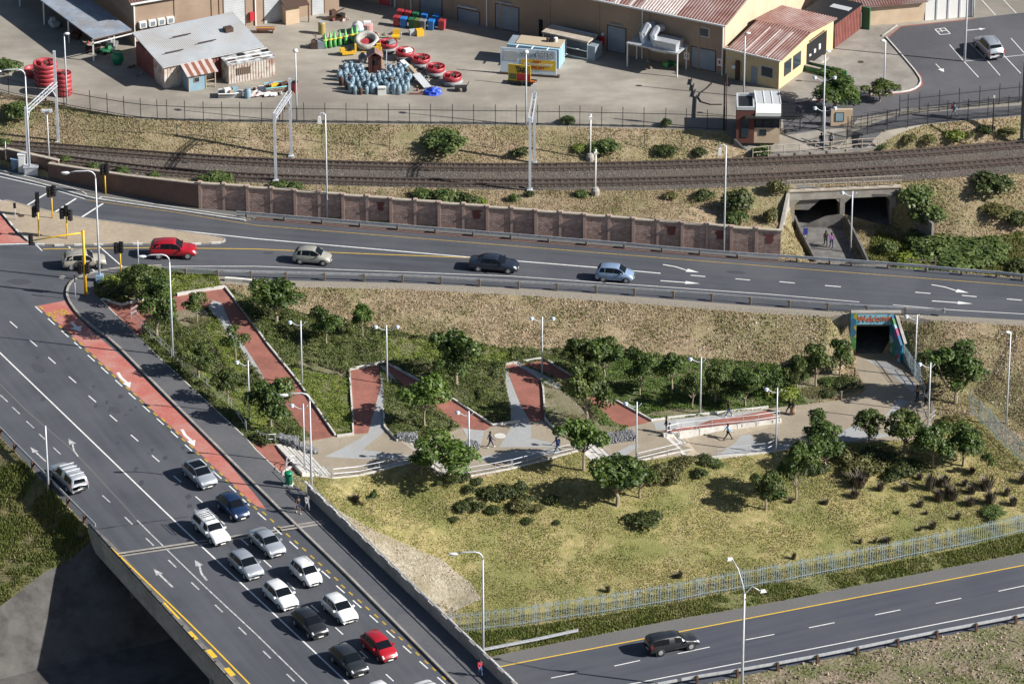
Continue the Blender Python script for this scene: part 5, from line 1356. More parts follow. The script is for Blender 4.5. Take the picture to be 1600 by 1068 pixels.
grass('dirt_patch', 'dirt', 4000, 'blade_dry', 'sparse straw on the bare pale dirt beside the bridge', .04, .14, 10, patch=.6)

# ground cover of the garden: the kind changes from bed to bed
reg = pick('garden_bed')
pts, A = scatter_region(reg, 230000, rgn)
u, v = pxa(pts)
def inpx(poly): return inpoly(u, v, poly)
bare = inpx([(272,484),(322,484),(330,505),(300,520),(276,500)])|inpx([(150,455),(178,462),(210,474),(225,468),(200,462),(165,442)])|inpx([(463,570),(500,580),(545,592),(545,586),(500,572),(470,565)])|inpx([(700,675),(722,676),(725,690),(705,690)])|inpx([(850,600),(880,610),(915,640),(940,664),(975,668),(960,690),(935,694),(900,690),(870,675),(853,650)])|inpx([(1240,600),(1340,560),(1350,606),(1262,631)])|inpx([(1000,650),(1050,640),(1100,640),(1060,652)])
light = inpx([(255,424),(345,430),(345,452),(260,470),(220,465),(240,440)])|inpx([(455,575),(545,590),(550,678),(527,680),(500,640),(465,598)])|inpx([(310,490),(330,490),(375,550),(400,600),(350,570)])|inpx([(600,525),(800,545),(800,570),(600,560)])|inpx([(300,575),(420,615),(440,650),(400,680),(330,610)])
green = (u > 935) & (u < 1262)
k = vnoise(pts[:, 0], pts[:, 1], 1.3, 50)*.65+vnoise(pts[:, 0], pts[:, 1], .5, 51)*.35
rr = rgn.random(len(pts))
edge_ok = in_frame(pts, 30)
m_l = light & ~bare & edge_ok & (rr < np.clip((k-.25)*6, .35, 1))
m_g = green & ~light & ~bare & edge_ok & (rr < np.clip((k-.22)*7, .45, 1))
m_j = ~light & ~green & ~bare & edge_ok & (rr < np.clip((k-.22)*7, .45, 1))
m_b = bare & edge_ok & (rr < np.clip((k-.58)*6, .0, .7))
def cover(mask, mat, label, hh, sz, seed):
    p = pts[mask].copy(); kk = np.clip((k[mask]-.3)*2.2, .1, 1.2); n = len(p)
    z = kk*hh*(.55+.45*rgn.random(n)); p[:, 2] += z
    nr = rgn.normal(size=(n, 3))*.6+np.array([0,0,.9]); nr[:, 0] += .2
    me = np_quads('ground_cover', p, nr, rgn.uniform(sz[0], sz[1], n), mat, .6, seed=seed)
    o = link('ground_cover', me); tag(o, label, 'planting', kind='stuff')
cover(m_l, 'leaf_cover', 'low light green creeping cover in the sunny garden beds', .25, (.05,.1), 1)
cover(m_g, 'leaf_bright', 'bright leafy ground cover behind the railed ramp', .35, (.05,.1), 2)
cover(m_j, 'leaf_juniper', 'dense olive juniper cover between the red ramps', .55, (.05,.11), 3)
cover(m_b, 'leaf_olive', 'small scattered plants on the bare garden soil', .25, (.04,.09), 4)
# loose stones
def stones(name, reg, n, size, mat, label, seed, patch=.5, flt=None):
    pts, A = scatter_region(reg, n, rgn); pts = pts[in_frame(pts, 20)]
    kk = vnoise(pts[:, 0], pts[:, 1], 1.8, seed); pts = pts[(rgn.random(len(pts)) < np.clip((kk-patch)*5+.2, .03, 1))]
    if flt is not None: pts = pts[flt(*pxa(pts))]
    rg = random.Random(seed); mb = MB()
    for p in pts:
        s = rg.uniform(*size); M = Euler((rg.uniform(0,6), rg.uniform(0,6), rg.uniform(0,6))).to_matrix()
        vs = [Vector(p)+M @ Vector((x*s*rg.uniform(.7,1.3), y*s*rg.uniform(.5,1), z*s*rg.uniform(.4,.8))) for x, y, z in ((1,0,0),(-1,0,0),(0,1,0),(0,-1,0),(0,0,1),(0,0,-1))]
        mb.add(vs, [(0,2,4),(2,1,4),(1,3,4),(3,0,4),(2,0,5),(1,2,5),(3,1,5),(0,3,5)])
    o = mb.build(name, mat); tag(o, label, 'stones', kind='stuff'); return o
island_mat('pale_stone', [(.26,.22,.17),(.4,.35,.28),(.5,.46,.38),(.32,.28,.22)], nscale=4)
island_mat('soil_clod', [(.12,.09,.065),(.2,.155,.115),(.28,.22,.17),(.36,.29,.22)], nscale=4)
island_mat('ballast_stone', [(.05,.045,.042),(.11,.1,.09),(.18,.165,.15),(.3,.28,.26)], nscale=8)
stones('stones', pick('grass_bank'), 9000, (.05,.16), 'pale_stone', 'pale stones lying in the dry grass of the road bank', 21, .45, lambda u, v: (v > 430))
stones('stones', pick('dirt_patch'), 2500, (.03,.11), 'pale_stone', 'pale stones on the bare dirt beside the bridge', 22, .3)
stones('clods', pick('rocky_soil'), 4500, (.06,.24), 'soil_clod', 'brown clods and rubble beyond the lower guardrail', 23, .35)
stones('stones', pick('ballast'), 16000, (.05,.1), 'ballast_stone', 'grey ballast stones of the railway', 24, .1)
stones('stones', pick('lawn'), 900, (.04,.12), 'pale_stone', 'pale stones scattered on the lawn', 25, .6)
stones('stones', pick('garden_bed'), 1500, (.05,.13), 'pale_stone', 'pale stones on the bare garden soil', 26, .3, lambda u, v: inpoly(u, v, [(850,600),(880,610),(915,640),(975,668),(960,690),(900,690),(853,650)])|inpoly(u, v, [(272,484),(322,484),(330,505),(300,520)])|inpoly(u, v, [(1240,600),(1340,560),(1350,606),(1262,631)]))
# ---------------------------------------------------------------- street lamps
ZY = lambda u, v: P(u, v, YARD)
ZR = lambda u, v: P(u, v, RAILZ)
def mesh_of(mb, name, mats, smooth=False):
    me = bpy.data.meshes.new(name); me.from_pydata(mb.v, [], mb.f)
    for q in (mats if isinstance(mats, (list, tuple)) else [mats]): me.materials.append(MATS[q])
    me.polygons.foreach_set('material_index', mb.m)
    if smooth: me.polygons.foreach_set('use_smooth', [True]*len(mb.f))
    me.update(); return me
def hgt(p, hpx): return hpx/(F/((p-CAM).dot(FW)))/cp
def arm_lamp(u, v, hpx, reach, label, zf=Z0, r=.11, rise=.05, side=-1, box=False, group='tall curved arm street lamps', ang=0):
    p = zf(u, v); h = hgt(p, hpx); root = thing('street_lamp', label, 'street lamp', p, ang, group)
    s = side; rx = reach/(F/((p-CAM).dot(FW)))
    mb = MB(); mb.tube([(0,0,-.2),(0,0,h*.45),(0,0,h-.8)], [r*1.1, r*.9, r*.6], 9); mb.build('pole', 'steel_pole', root, True)
    mb = MB(); mb.tube([(0,0,h-.8),(s*.06,0,h-.4),(s*.3,0,h-.12),(s*.7,0,h),(s*rx*.6,0,h-.02-rise*.3),(s*(rx-.6),0,h-.12-rise)], r*.6, 7); mb.build('arm', 'steel_pole', root, True)
    mb = MB(); z = h-.15-rise
    mb.lathe([(.05,-.45),(.13,-.35),(.17,0),(.15,.3),(.06,.42)], (s*(rx-.25),0,z), 8, 0, M=Matrix.Rotation(PI/2, 3, 'Y'), sx=.75)
    mb.build('lamp_head', 'white_paint', root, True)
    mb = MB(); mb.box((s*(rx-.2),0,z-.13), (.5,.2,.05)); mb.build('lens', 'lamp_glass', root)
    if box:
        mb = MB(); mb.box((0,0,.35), (.75,.65,.9)); mb.build('base_box', 'blue_grey', root)
    return root
paint('blue_grey', (.25,.36,.48), .5)
arm_lamp(47, 275, 162, 46, 'tall curved lamp at the far left, in front of the brown wall recess')
arm_lamp(156, 440, 170, 50, 'tall curved lamp rising from the pale blue box at the junction corner', box=True)
arm_lamp(270, 559, 160, 46, 'tall curved lamp in the garden beside the pavement, near the largest tree', zf=G)
arm_lamp(487, 771, 158, 44, 'tall curved lamp standing where the bridge parapet starts', zf=G)
arm_lamp(755, 1030, 172, 50, 'tall curved lamp right of the bridge parapet by the lower road', zf=G)
def plain_pole(u, v, hpx, label, zf, top='box', r=.085, group=None, s=-1):
    p = zf(u, v); h = hgt(p, hpx); root = thing('lamp_post', label, 'street lamp', p, 0, group)
    mb = MB(); mb.tube([(0,0,-.2),(0,0,h*.5),(0,0,h)], [r*1.15, r*.95, r*.7], 8); mb.build('pole', 'steel_pole', root, True)
    if top == 'box':
        mb = MB(); mb.tube([(0,0,h-.1),(s*.2,0,h+.12),(s*.5,0,h+.1),(s*.6,0,h-.2)], .05, 6); mb.build('hook', 'steel_pole', root)
        mb = MB(); mb.box((s*.62,0,h-.65), (.42,.36,.75), taper=.7); mb.build('lamp_head', 'white_paint', root)
    elif top == 'globe':
        mb = MB(); mb.lathe([(.02,0),(.2,.06),(.3,.2),(.22,.36),(.02,.42)], (0,0,h-.1), 10); mb.build('lamp_head', 'white_paint', root, True)
    elif top == 'side':
        mb = MB(); mb.lathe([(.02,-.3),(.18,-.2),(.22,0),(.18,.2),(.02,.3)], (s*.3,0,h), 9, M=Matrix.Rotation(PI/2,3,'Y'), sx=.6); mb.build('lamp_head', 'white_paint', root, True)
    elif top == 'flood':
        mb = MB(); mb.box((0,0,h+.1), (.9,.3,.14)); mb.box((-.4,0,h+.05), (.3,.4,.28)); mb.box((.4,0,h+.05), (.3,.4,.28)); mb.build('lamp_head', 'steel_pole', root)
    return root
plain_pole(511.5, 343, 161, 'tall grey pole with white box at the block wall, left one', Z0)
plain_pole(1131, 396, 165, 'tall grey pole with white box at the block wall, right one', Z0)
plain_pole(76, 771, 107, 'bare steel pole beside the silver pickup at the bridge edge', lambda u, v: P(u, v, -.4), top='none', r=.1)
plain_pole(77, 256, 80, 'grey pole with camera bracket on the corner of the brown wall', ZR, top='flood')
plain_pole(1572, 661, 142, 'tall thin grey pole standing beside the steel fence at the far right', G, top='side')
plain_pole(464, 191, 107, 'white pole with round top in the yard beside the red drum', ZY, top='globe')
plain_pole(822, 196, 110, 'white pole with round top in front of the banner trailer', ZY, top='globe')
plain_pole(1162, 151, 96, 'white pole with lamp before the yellow building door', ZY, top='side', s=1)
plain_pole(1381, 139, 73, 'white pole with lamp at the bend of the concrete apron', ZY, top='side')
plain_pole(1507, 96, 140, 'tall grey pole in the parking lot next to the silver car', ZY, top='none', r=.12)
plain_pole(1521, 27, 60, 'grey pole at the right end of the white panel wall', ZY, top='none', r=.09)
plain_pole(1286, 196, 112, 'tall white pole with lamp behind the dense round tree', ZY, top='side', s=1)
plain_pole(105, 162, 106, 'curved white yard lamp behind the stack of red tubs', ZY, top='side', s=1)
# two armed lamp beside the lower road
p = P(1159,1084,LOW); root = thing('street_lamp', 'two armed tall lamp beside the lower road in the bottom right', 'street lamp', p, 0)
h = hgt(p, 162)
mb = MB(); mb.tube([(0,0,-.3),(0,0,h*.5),(0.02,0,h)], [.14,.12,.09], 9); mb.build('pole', 'steel_pole', root, True)
for dx, dz, yy_ in ((-1.25,2.9,1.0),(1.6,.35,-.2)):
    mb = MB(); mb.tube([(0,0,h),(dx*.12,0,h+dz*.3),(dx*.45,yy_*.5,h+dz*.75 if dx < 0 else h+.75),(dx*.85,yy_*.9,h+dz)], [.07,.06,.05,.045], 7); mb.build('arm', 'steel_pole', root, True)
    mb = MB(); mb.box((dx*1.02,yy_,h+dz), (.6,.34,.2), rz=.3, taper=.7); mb.build('lamp_head', 'white_paint', root)
# park lamps with two short arms
def park_lamp(u, v, hpx, label, zf=G, both=False, gp='slim double lamps in the park'):
    p = zf(u, v); h = hgt(p, hpx); root = thing('park_lamp', label, 'lamp post', p, 0, gp)
    mb = MB(); mb.tube([(0,0,-.2),(0,0,h*.5),(0,0,h+.15)], [.09,.075,.06], 8); mb.build('pole', 'steel_pole', root, True)
    for s in (-1, 1):
        L = 1.0 if (s < 0 or both) else .45
        mb = MB(); mb.tube([(0,0,h-.35),(s*L*.35,0,h-.38),(s*L*.75,0,h-.15),(s*L*.95,0,h)], .035, 6); mb.build('arm', 'steel_pole', root, True)
        if s < 0 or both:
            mb = MB(); mb.lathe([(.02,-.08),(.16,-.05),(.25,.02),(.2,.1),(.08,.16),(.01,.17)], (s*L*1.05,0,h-.03), 12); mb.build('lamp_head', 'lamp_white', root, True)
            mb = MB(); mb.lathe([(.02,-.2),(.16,-.15),(.2,-.05)], (s*L*1.05,0,h-.05), 10); mb.build('lens', 'lamp_glass', root, True)
    return root
paint('lamp_white', (.42,.48,.55), .3)
PL = [(847,585,88,'double lamp at the head of the fourth red ramp',True),(472,601,98,'lamp beside the long ramp wall, second from the left in the garden',False),(605,600,90,'double lamp at the head of the third red ramp',True),
 (390,657,92,'lamp left of the grey strip, standing in the dark garden',False),(476,736,104,'lamp on the wide stairs beside the tall curved one',False),(733,743,100,'lamp at the foot of the second stairs behind the spreading tree',False),
 (994,721,92,'lamp at the railing of the third plaza',False),(1212,709,102,'lamp at the railing near the group of three walkers',False),
 (1450,664,96,'lamp at the right corner of the plaza',False),(1429,588,94,'lamp right of the painted underpass',False),(1329,394,92,'lamp between the two openings of the rail underpass',False)]
for u, v, h, lb, b in PL: park_lamp(u, v, h, lb, both=b, zf=(lambda u, v: P(u, v, PATHZ)) if v < 400 else G)
lb16 = park_lamp(1094, 647, 87, 'lamp in the green cover behind the railed ramp')
park_lamp(1287, 234, 64, 'double lamp on the forecourt beside the two standing people', both=True)
park_lamp(1286, 205, 82, 'double lamp behind the dense round tree, taller', both=True)

# ---------------------------------------------------------------- traffic signals
def head(root, x, z, d=0, y=0):
    mb = MB(); mb.box((x,y,z), (.42,.32,1.15), rz=d); mb.build('signal_head', 'black', root)
    for k in range(3):
        mb = MB(); M = Matrix.Rotation(d, 3, 'Z'); c = Vector((x,y,z+.34-.34*k))+M @ Vector((0,-.2,0))
        mb.lathe([(.14,-.1),(.15,.08)], c, 8, M=M @ Matrix.Rotation(PI/2, 3, 'X')); mb.build('visor', 'black', root)
def signal(u, v, hpx, label, heads, r=.07):
    p = P(u, v, .1); h = hgt(p, hpx); root = thing('traffic_light', label, 'traffic light', p, 0, 'traffic lights at the junction')
    mb = MB(); mb.tube([(0,0,-.2),(0,0,h)], r, 8); mb.build('pole', 'signal_yellow', root, True)
    for (x, z, d) in heads: head(root, x, h+z, d)
    return root
signal(61,370,40,'traffic light on the island, leftmost, with tall stacked heads',[(-.05,.5,.3),(-.4,-.1,1.2),(.0,1.5,.1)])
signal(82,341,37,'traffic light at the upper edge of the beige island',[(-.25,.3,.6),(.25,.4,-.5)])
signal(105,373,35,'traffic light in the middle of the beige island',[(-.45,.3,.3),(.0,.6,0),(.4,.1,-.7)])
signal(189,428,36,'traffic light between the beige car and the red car on the corner',[(-.4,.3,.3),(.1,.4,-.3)])
signal(165,303,33,'traffic light on the far pavement in front of the brown wall',[(-.25,.35,.4),(.2,.4,-.4)])
p = P(134,461,.1); root = thing('traffic_light', 'thick yellow signal mast with a long arm over the turning lane', 'traffic light', p, 0, 'traffic lights at the junction')
h = hgt(p, 100)
mb = MB(); mb.tube([(0,0,-.2),(0,0,h*.5),(0,0,h)], [.17,.15,.13], 10); mb.build('pole', 'signal_yellow', root, True)
aw = P(55,372,0); reach = (134-57)/15.1
mb = MB(); mb.tube([(0,0,h-.25),(-reach*.5,-.2,h-.55),(-reach,-.4,h-.95)], [.09,.08,.06], 8); mb.build('mast_arm', 'signal_yellow', root, True)
head(root, -reach-.1, h-.8, .3, -.4); head(root, -.45, h*.42, .8); head(root, .25, h*.42, -.4)
# small signs on posts
def sign_post(u, v, hpx, label, plate=None, mat='steel_pole', pm='black', zf=Z0, r=.045, name='sign_post', rz=0):
    p = zf(u, v); h = hgt(p, hpx); root = thing(name, label, 'sign post', p, rz)
    mb = MB(); mb.tube([(0,0,-.1),(0,0,h)], r, 7); mb.build('post', mat, root, True)
    if plate: mb = MB(); mb.box((0,-.06,h-plate[1]/2), (plate[0],.05,plate[1])); mb.build('plate', pm, root)
    return root
sign_post(217,428,52,'plain white post on the corner pavement in front of the shrubs')
sign_post(118,468,40,'white sign post by the kerb with its narrow dark plate',(.1,.9))
sign_post(24,345,28,'small post with black marker plate on the beige island',(.28,.6))
sign_post(1258,380,24,'small blue sign on a post beside the sunken footpath',(.45,.75), pm='sign_blue' if 'sign_blue' in MATS else paint('sign_blue',(.04,.05,.3)).name, zf=lambda u, v: P(u, v, PATHZ))
# boxes in the recess of the brown wall
def cabinet(u, v, d, mat, label, rz=0, z=.12, name='utility_cabinet'):
    p = P(u, v, z); root = thing(name, label, 'cabinet', p, rz)
    mb = MB(); mb.box((0,0,d[2]/2), d); mb.build('body', mat, root)
    mb = MB(); mb.box((0,0,d[2]+.04), (d[0]+.1,d[1]+.1,.08)); mb.build('lid', mat, root)
    mb = MB(); mb.box((0,-d[1]/2-.015,d[2]/2), (d[0]*.85,.03,d[2]*.8)); mb.build('door', mat, root)
cabinet(35,268,(.75,.6,2.0),'white_paint','tall white utility cabinet in the brown wall recess')
cabinet(49,272,(1.5,.9,.9),'steel','low wide grey utility cabinet behind the far left lamp')
cabinet(24,263,(.8,.7,1.0),'blue_grey','low blue grey cabinet left of the tall white cabinet', rz=.3)
sign_post(10,258,36,'thin pale post at the end of the brown wall')
# green litter bin
p = P(451,757,.13); root = thing('litter_bin', 'green litter bin on a white foot beside the railing', 'litter bin', p, -.2)
paint('bin_green', (.0,.2,.09), .4)
mb = MB(); mb.lathe([(.36,.1),(.38,1.15),(.4,1.2),(.36,1.32),(.25,1.4)], n=14); mb.build('body', 'bin_green', root, True)
mb = MB(); mb.box((0,0,.06), (.85,.75,.14)); mb.build('foot', 'white_paint', root)
mb = MB(); mb.box((.18,-.32,1.18), (.3,.1,.14)); mb.build('opening', 'black', root)
mb = MB(); mb.box((-.3,-.26,.7), (.2,.06,.5), rz=-.7); mb.build('notice', 'white_paint', root)

# ---------------------------------------------------------------- overhead line gantries
def lattice(mb, a, b, w, n, r=.035):
    a, b = Vector(a), Vector(b); up = Vector((0,0,1)); d = (b-a).normalized(); s = d.cross(up).normalized()*w/2
    for q in (s, -s):
        for z in (up*w/2, -up*w/2): mb.bar(a+q+z, b+q+z, r*2)
    for i in range(n):
        t0, t1 = i/n, (i+1)/n; z = 1 if i % 2 else -1
        mb.bar(a.lerp(b,t0)+up*w/2*z+s, a.lerp(b,t1)-up*w/2*z+s, r); mb.bar(a.lerp(b,t0)+up*w/2*z-s, a.lerp(b,t1)-up*w/2*z-s, r)
def gantry(f, hf, b, hb, label, hz=7.4):
    pf, pb_ = ZR(*f), ZR(*b); root = thing('line_gantry', label, 'railway gantry', pf, 0, 'overhead line gantries of the railway')
    h1, h2 = hgt(pf, hf), hgt(pb_, hb); o = pb_-pf
    for (q, h) in ((Vector((0,0,0)), h1), (o, h2)):
        mb = MB(); mb.box(tuple(q+Vector((0,0,h/2-.2))), (.28,.24,h+.4)); mb.box(tuple(q+Vector((0,0,.05))), (.6,.6,.3)); mb.build('mast', 'steel_pole', root)
    mb = MB(); lattice(mb, (0,0,h1-.4), tuple(o+Vector((0,0,h1-.4))), .4, 14); mb.build('truss', 'steel_pole', root)
    mb = MB(); mb.bar((0,0,h1-2.0), Vector((0,0,h1-.6))+o*.14, .09); mb.bar(o+Vector((0,0,h1-2.0)), o+Vector((0,0,h1-.6))-o*.14, .09); mb.build('brace', 'steel_pole', root)
    for t in (.33, .66):
        mb = MB(); q = o*t; mb.tube([q+Vector((0,0,h1-.5)), q+Vector((0,0,h1-1.7))], .04, 6); mb.lathe([(.08,0),(.14,.1),(.08,.2),(.14,.3),(.08,.4)], q+Vector((0,0,h1-1.4)), 8); mb.build('insulator', 'rust', root)
    return root
gantry((45,266),96,(91,223),139,'railway gantry at the far left with its truss rising to the back mast')
gantry((431,283),104,(455,245),119,'railway gantry left of centre near the first white box pole')
gantry((828,298),112,(835,256),122,'railway gantry in the centre, seen end on')
p = ZR(1596,222); root = thing('line_mast', 'thick dark railway mast cut by the right edge of the photo', 'railway mast', p, 0)
mb = MB(); mb.box((0,0,4.5), (.35,.35,9.4)); mb.box((0,0,.1), (.8,.8,.3)); mb.build('mast', 'dark_iron', root)
mb = MB(); mb.bar((0,0,8), (1.8,0,8.6), .1); mb.build('bracket', 'dark_iron', root)
for (u, v, h, lb, zf) in ((922,252,72,'slim railway signal pole on the grass bank right of the centre gantry', ZR),(930,305,70,'slim pole on a round concrete base below the railway', ZR)):
    p = zf(u, v); hh = hgt(p, h); root = thing('signal_pole', lb, 'signal pole', p, 0)
    mb = MB(); mb.tube([(0,0,0),(.03,0,hh)], .08, 7); mb.build('pole', 'white_paint', root, True)
    mb = MB(); mb.lathe([(.45,-.2),(.45,.6),(.3,.9),(.12,.95)], n=12); mb.build('base', 'concrete', root)
    mb = MB(); mb.box((0,-.1,hh-.4), (.35,.25,.3)); mb.build('box', 'white_paint', root)
sign_post(937,250,24,'short black relay post beside the slim railway signal pole',(.2,.5),mat='black',zf=ZR,r=.08)
sign_post(1551,204,54,'dark post with white cap at the service path fence',(.2,.3),mat='dark_iron',pm='white_paint',zf=ZY,r=.08)

# ---------------------------------------------------------------- fences
def rail_fence(px_posts, label, zf, h, mat, n_pick, pick_w=.025, pale_parts=False, post_w=.07, cap=None, rails=(.12,.88), base_h=.1, name='fence', cat='fence', top_extra=0.0, pale_mat=None, group=None):
    pts = [zf(u, v) for u, v in px_posts]; base = pts[0]; root = thing(name, label, cat, base, 0, group)
    pm_ = None
    mbp = MB(); mbp.box((0,0,(h+top_extra)/2), (post_w,post_w,h+top_extra)); pmesh = mesh_of(mbp, 'post', mat)
    if pale_parts:
        q = MB(); hh = h-.02; q.add([(-pick_w,0,0),(pick_w,0,0),(pick_w,0,hh-.12),(0,0,hh),(-pick_w,0,hh-.12),(-pick_w,.02,0),(pick_w,.02,0),(pick_w,.02,hh-.12),(0,.02,hh),(-pick_w,.02,hh-.12)], [(0,1,2,3,4),(9,8,7,6,5),(0,5,6,1),(1,6,7,2),(2,7,8,3),(3,8,9,4),(4,9,5,0)]); palem = mesh_of(q, 'pale', pale_mat or mat)
    for p in pts: link('post', pmesh, root, p-base)
    for a, b in zip(pts[:-1], pts[1:]):
        d = (b-a); L = d.length; ang = math.atan2(d.y, d.x)
        for rz_ in rails:
            mb = MB(); mb.bar(a-base+Vector((0,0,h*rz_)), b-base+Vector((0,0,h*rz_)), .04, .055); mb.build('rail', mat, root)
        k = max(1, int(round(L/n_pick)))
        if pale_parts:
            for i in range(1, k):
                o = link('pale', palem, root, a.lerp(b, i/k)-base+Vector((0,-.035,base_h)), ang)
        else:
            mb = MB()
            for i in range(1, k):
                q = a.lerp(b, i/k)-base; mb.bar(q+Vector((0,0,base_h)), q+Vector((0,0,h)), pick_w)
            o = mb.build('pickets', pale_mat or mat, root); o['kind'] = 'stuff'
    return root
rough_mat('galvanised', (.23,.3,.33), (.36,.43,.46), 2, 3, .45, metal=.15)
ps = [(692,990)]+[(716,989),(745,986.5),(768,983.5),(793,981),(817,978),(842,974),(865,970),(889,967),(914,963),(938,960),(963,956),(987,952),(1012,948),(1036,944),(1060,940),(1084,935),(1108,930),(1132,926),(1156,922),(1180,917.5),(1202,913),(1227,910),(1250,905),(1274,900),(1297,895.5),(1321,891),(1344,886.5),(1367,882),(1389,878),(1410,873.5),(1432,869),(1455,864.5),(1477,860),(1500,855.5),(1523,850.5),(1546,845.5),(1567,841),(1590,835),(1612,830),(1636,825)]
rail_fence(ps, 'long pale steel palisade fence between the park lawn and the lower road', lambda u, v: P(u, v, -6.85), 2.15, 'galvanised', .235, .024, True, .07, rails=(.18,.86), top_extra=.05, cat='palisade fence', name='palisade_fence')
rail_fence([(1515,647),(1531,660),(1545,672),(1556,685),(1570,699),(1585,712),(1600,726),(1618,742)], 'short pale steel palisade fence at the right edge near the tall thin pole', G, 2.3, 'galvanised', .24, .04, False, .1, rails=(.2,.85), name='palisade_fence', cat='palisade fence')
rail_fence([(1412,566),(1420,578),(1428,590),(1437,602)], 'steel fence continuing from the painted wing wall down the path', G, 2.0, 'galvanised', .2, .04, False, .08, rails=(.2,.85), name='palisade_fence', cat='palisade fence')
# dark yard fence
yf = [(-12,138),(14,146),(60,156),(100,165),(141,172.5),(168,177),(194,181.5),(220,185),(246,187),(261,187.5),(289,189),(318,190),(347,190.5),(375,191),(409,191.3),(442,191.5),(475,192),(508,192.3),(541,192.6),(574,193),(607,193.3),(640,193.6),(673,194),(707,194.4),(740,194.8),(774,195),(807,195.5),(840,196),(874,196.5),(906,197),(940,198),(973,198.6),(1006,199.4),(1040,200),(1072,201),(1105,203),(1130,204)]
rail_fence(yf, 'long dark picket fence in front of the amusement yard', ZY, 2.05, 'dark_iron', .13, .013, False, .075, rails=(.08,.8), top_extra=.3)
rf = [(1324,214),(1355,209),(1386,204),(1418,199),(1449,193.5),(1480,189.5),(1512,187),(1543,184),(1575,181.5),(1608,178),(1640,174)]
rail_fence(rf, 'near dark picket fence on the railway side of the service path', ZY, 2.1, 'dark_iron', .13, .014, False, .075, rails=(.08,.85), top_extra=.3)
rf = [(1405,182),(1418,180),(1436,177),(1467,173.5),(1498,170),(1530,166.5),(1561,163),(1592,160),(1622,157),(1655,154)]
rail_fence(rf, 'far dark picket fence on the parking side of the service path', ZY, 2.1, 'dark_iron', .13, .014, False, .075, rails=(.08,.85), top_extra=.35)
rail_fence([(1330,201),(1345,200),(1362,198),(1385,195),(1400,190)], 'low dark fence beside the lower round tree', ZY, 1.5, 'dark_iron', .14, .018, False, .07, rails=(.1,.9))
# sliding gate with diagonals
p0, p1 = ZY(1219,206), ZY(1283,201); root = thing('sliding_gate', 'dark steel gate with crossed bars between gatehouse and round tree', 'gate', p0, 0)
o = p1-p0
for t in (0, .48, 1.0):
    mb = MB(); q = o*t; mb.box((q.x,q.y,.95), (.1,.1,1.9)); mb.build('post', 'dark_iron', root)
for z in (.15, 1.8):
    mb = MB(); mb.bar((0,0,z), o+Vector((0,0,z)), .06, .08); mb.build('rail', 'dark_iron', root)
for a, b in ((0,.48),(.48,1)):
    for z0, z1 in ((.15,1.8),(1.8,.15)):
        mb = MB(); mb.bar(o*a+Vector((0,0,z0)), o*b+Vector((0,0,z1)), .05); mb.build('diagonal', 'dark_iron', root)
# wire fence on the bank: posts and strands
wp = [(105,199),(162,206),(218,208),(276,213),(333,216),(390,219),(446,221),(503,223),(562,228),(609,229),(665,230),(720,231),(774,232),(833,232),(891,232),(950,231),(1007,231),(1065,234),(1123,236)]
pts = [G(u, v) for u, v in wp]; root = thing('wire_fence', 'old wire fence with thin green posts along the middle of the grass bank', 'fence', pts[0], 0)
for p in pts: mb = MB(); mb.box((0,0,.75), (.07,.07,1.6)); mb.build('post', 'post_green' if 'post_green' in MATS else paint('post_green', (.06,.09,.06)).name, root, loc=p-pts[0])
mb = MB()
for a, b in zip(pts[:-1], pts[1:]):
    for z in (.5, 1.0, 1.45): mb.bar(a-pts[0]+Vector((0,0,z)), b-pts[0]+Vector((0,0,z)), .012)
mb.build('wire', 'post_green', root)
for i, (u, v) in enumerate(((1420,414),(1441,417),(1462,419))): pass
root = thing('timber_fence', 'short dark timber fence behind the upper road guardrail at the right', 'fence', P(1420,417,-.2), 0)
for k in range(3): mb = MB(); mb.box((k*1.35,0,.4), (.14,.14,1.3)); mb.build('post', 'timber_post', root)
for z in (.35,.75): mb = MB(); mb.bar((0,0,z), (2.7,-.2,z), .08); mb.build('rail', 'timber_post', root)
# bollards
def bollard(u, v, h, mat, label, zf=G, r=.11, group=None):
    p = zf(u, v); o_ = MB(); o_.lathe([(r,-.1),(r,h-.05),(r*.7,h),(0.001,h+.02)], n=9); o = o_.build('bollard', mat, None, loc=p); tag(o, label, 'bollard', group)
bollard(1314,624,.95,'timber_post','timber bollard in the soil bed left of the path corner')
bollard(1336,588,.9,'timber_post','timber bollard at the left edge of the path below the underpass')
bollard(1344,604,.9,'timber_post','timber bollard at the path corner near the bend')
# ---------------------------------------------------------------- vehicles
def car_paint(name, col, metal=.0, rough=.32): return paint(name, col, rough, metal, coat=.6)
car_paint('paint_silver', (.42,.45,.49), .45, .35); car_paint('paint_white', (.74,.74,.74)); car_paint('paint_black', (.018,.019,.022)); car_paint('paint_charcoal', (.03,.033,.038), .2)
car_paint('paint_red', (.33,.008,.016)); car_paint('paint_darkred', (.36,.01,.018)); car_paint('paint_navy', (.012,.03,.085), .2); car_paint('paint_blue', (.26,.36,.52), .3)
car_paint('paint_beige', (.4,.39,.33), .3); car_paint('paint_gold', (.46,.42,.35), .3); car_paint('paint_slate', (.02,.028,.045), .2)
paint('glass_dark', (.006,.008,.011), .2).node_tree.nodes['Principled BSDF'].inputs['Specular IOR Level'].default_value = .25; paint('headlamp', (.65,.68,.7), .12); paint('tail_red', (.4,.01,.01), .25); paint('plate', (.7,.7,.66), .5)
paint('rim_metal', (.5,.51,.53), .35, .6); paint('trim', (.02,.02,.022), .6)
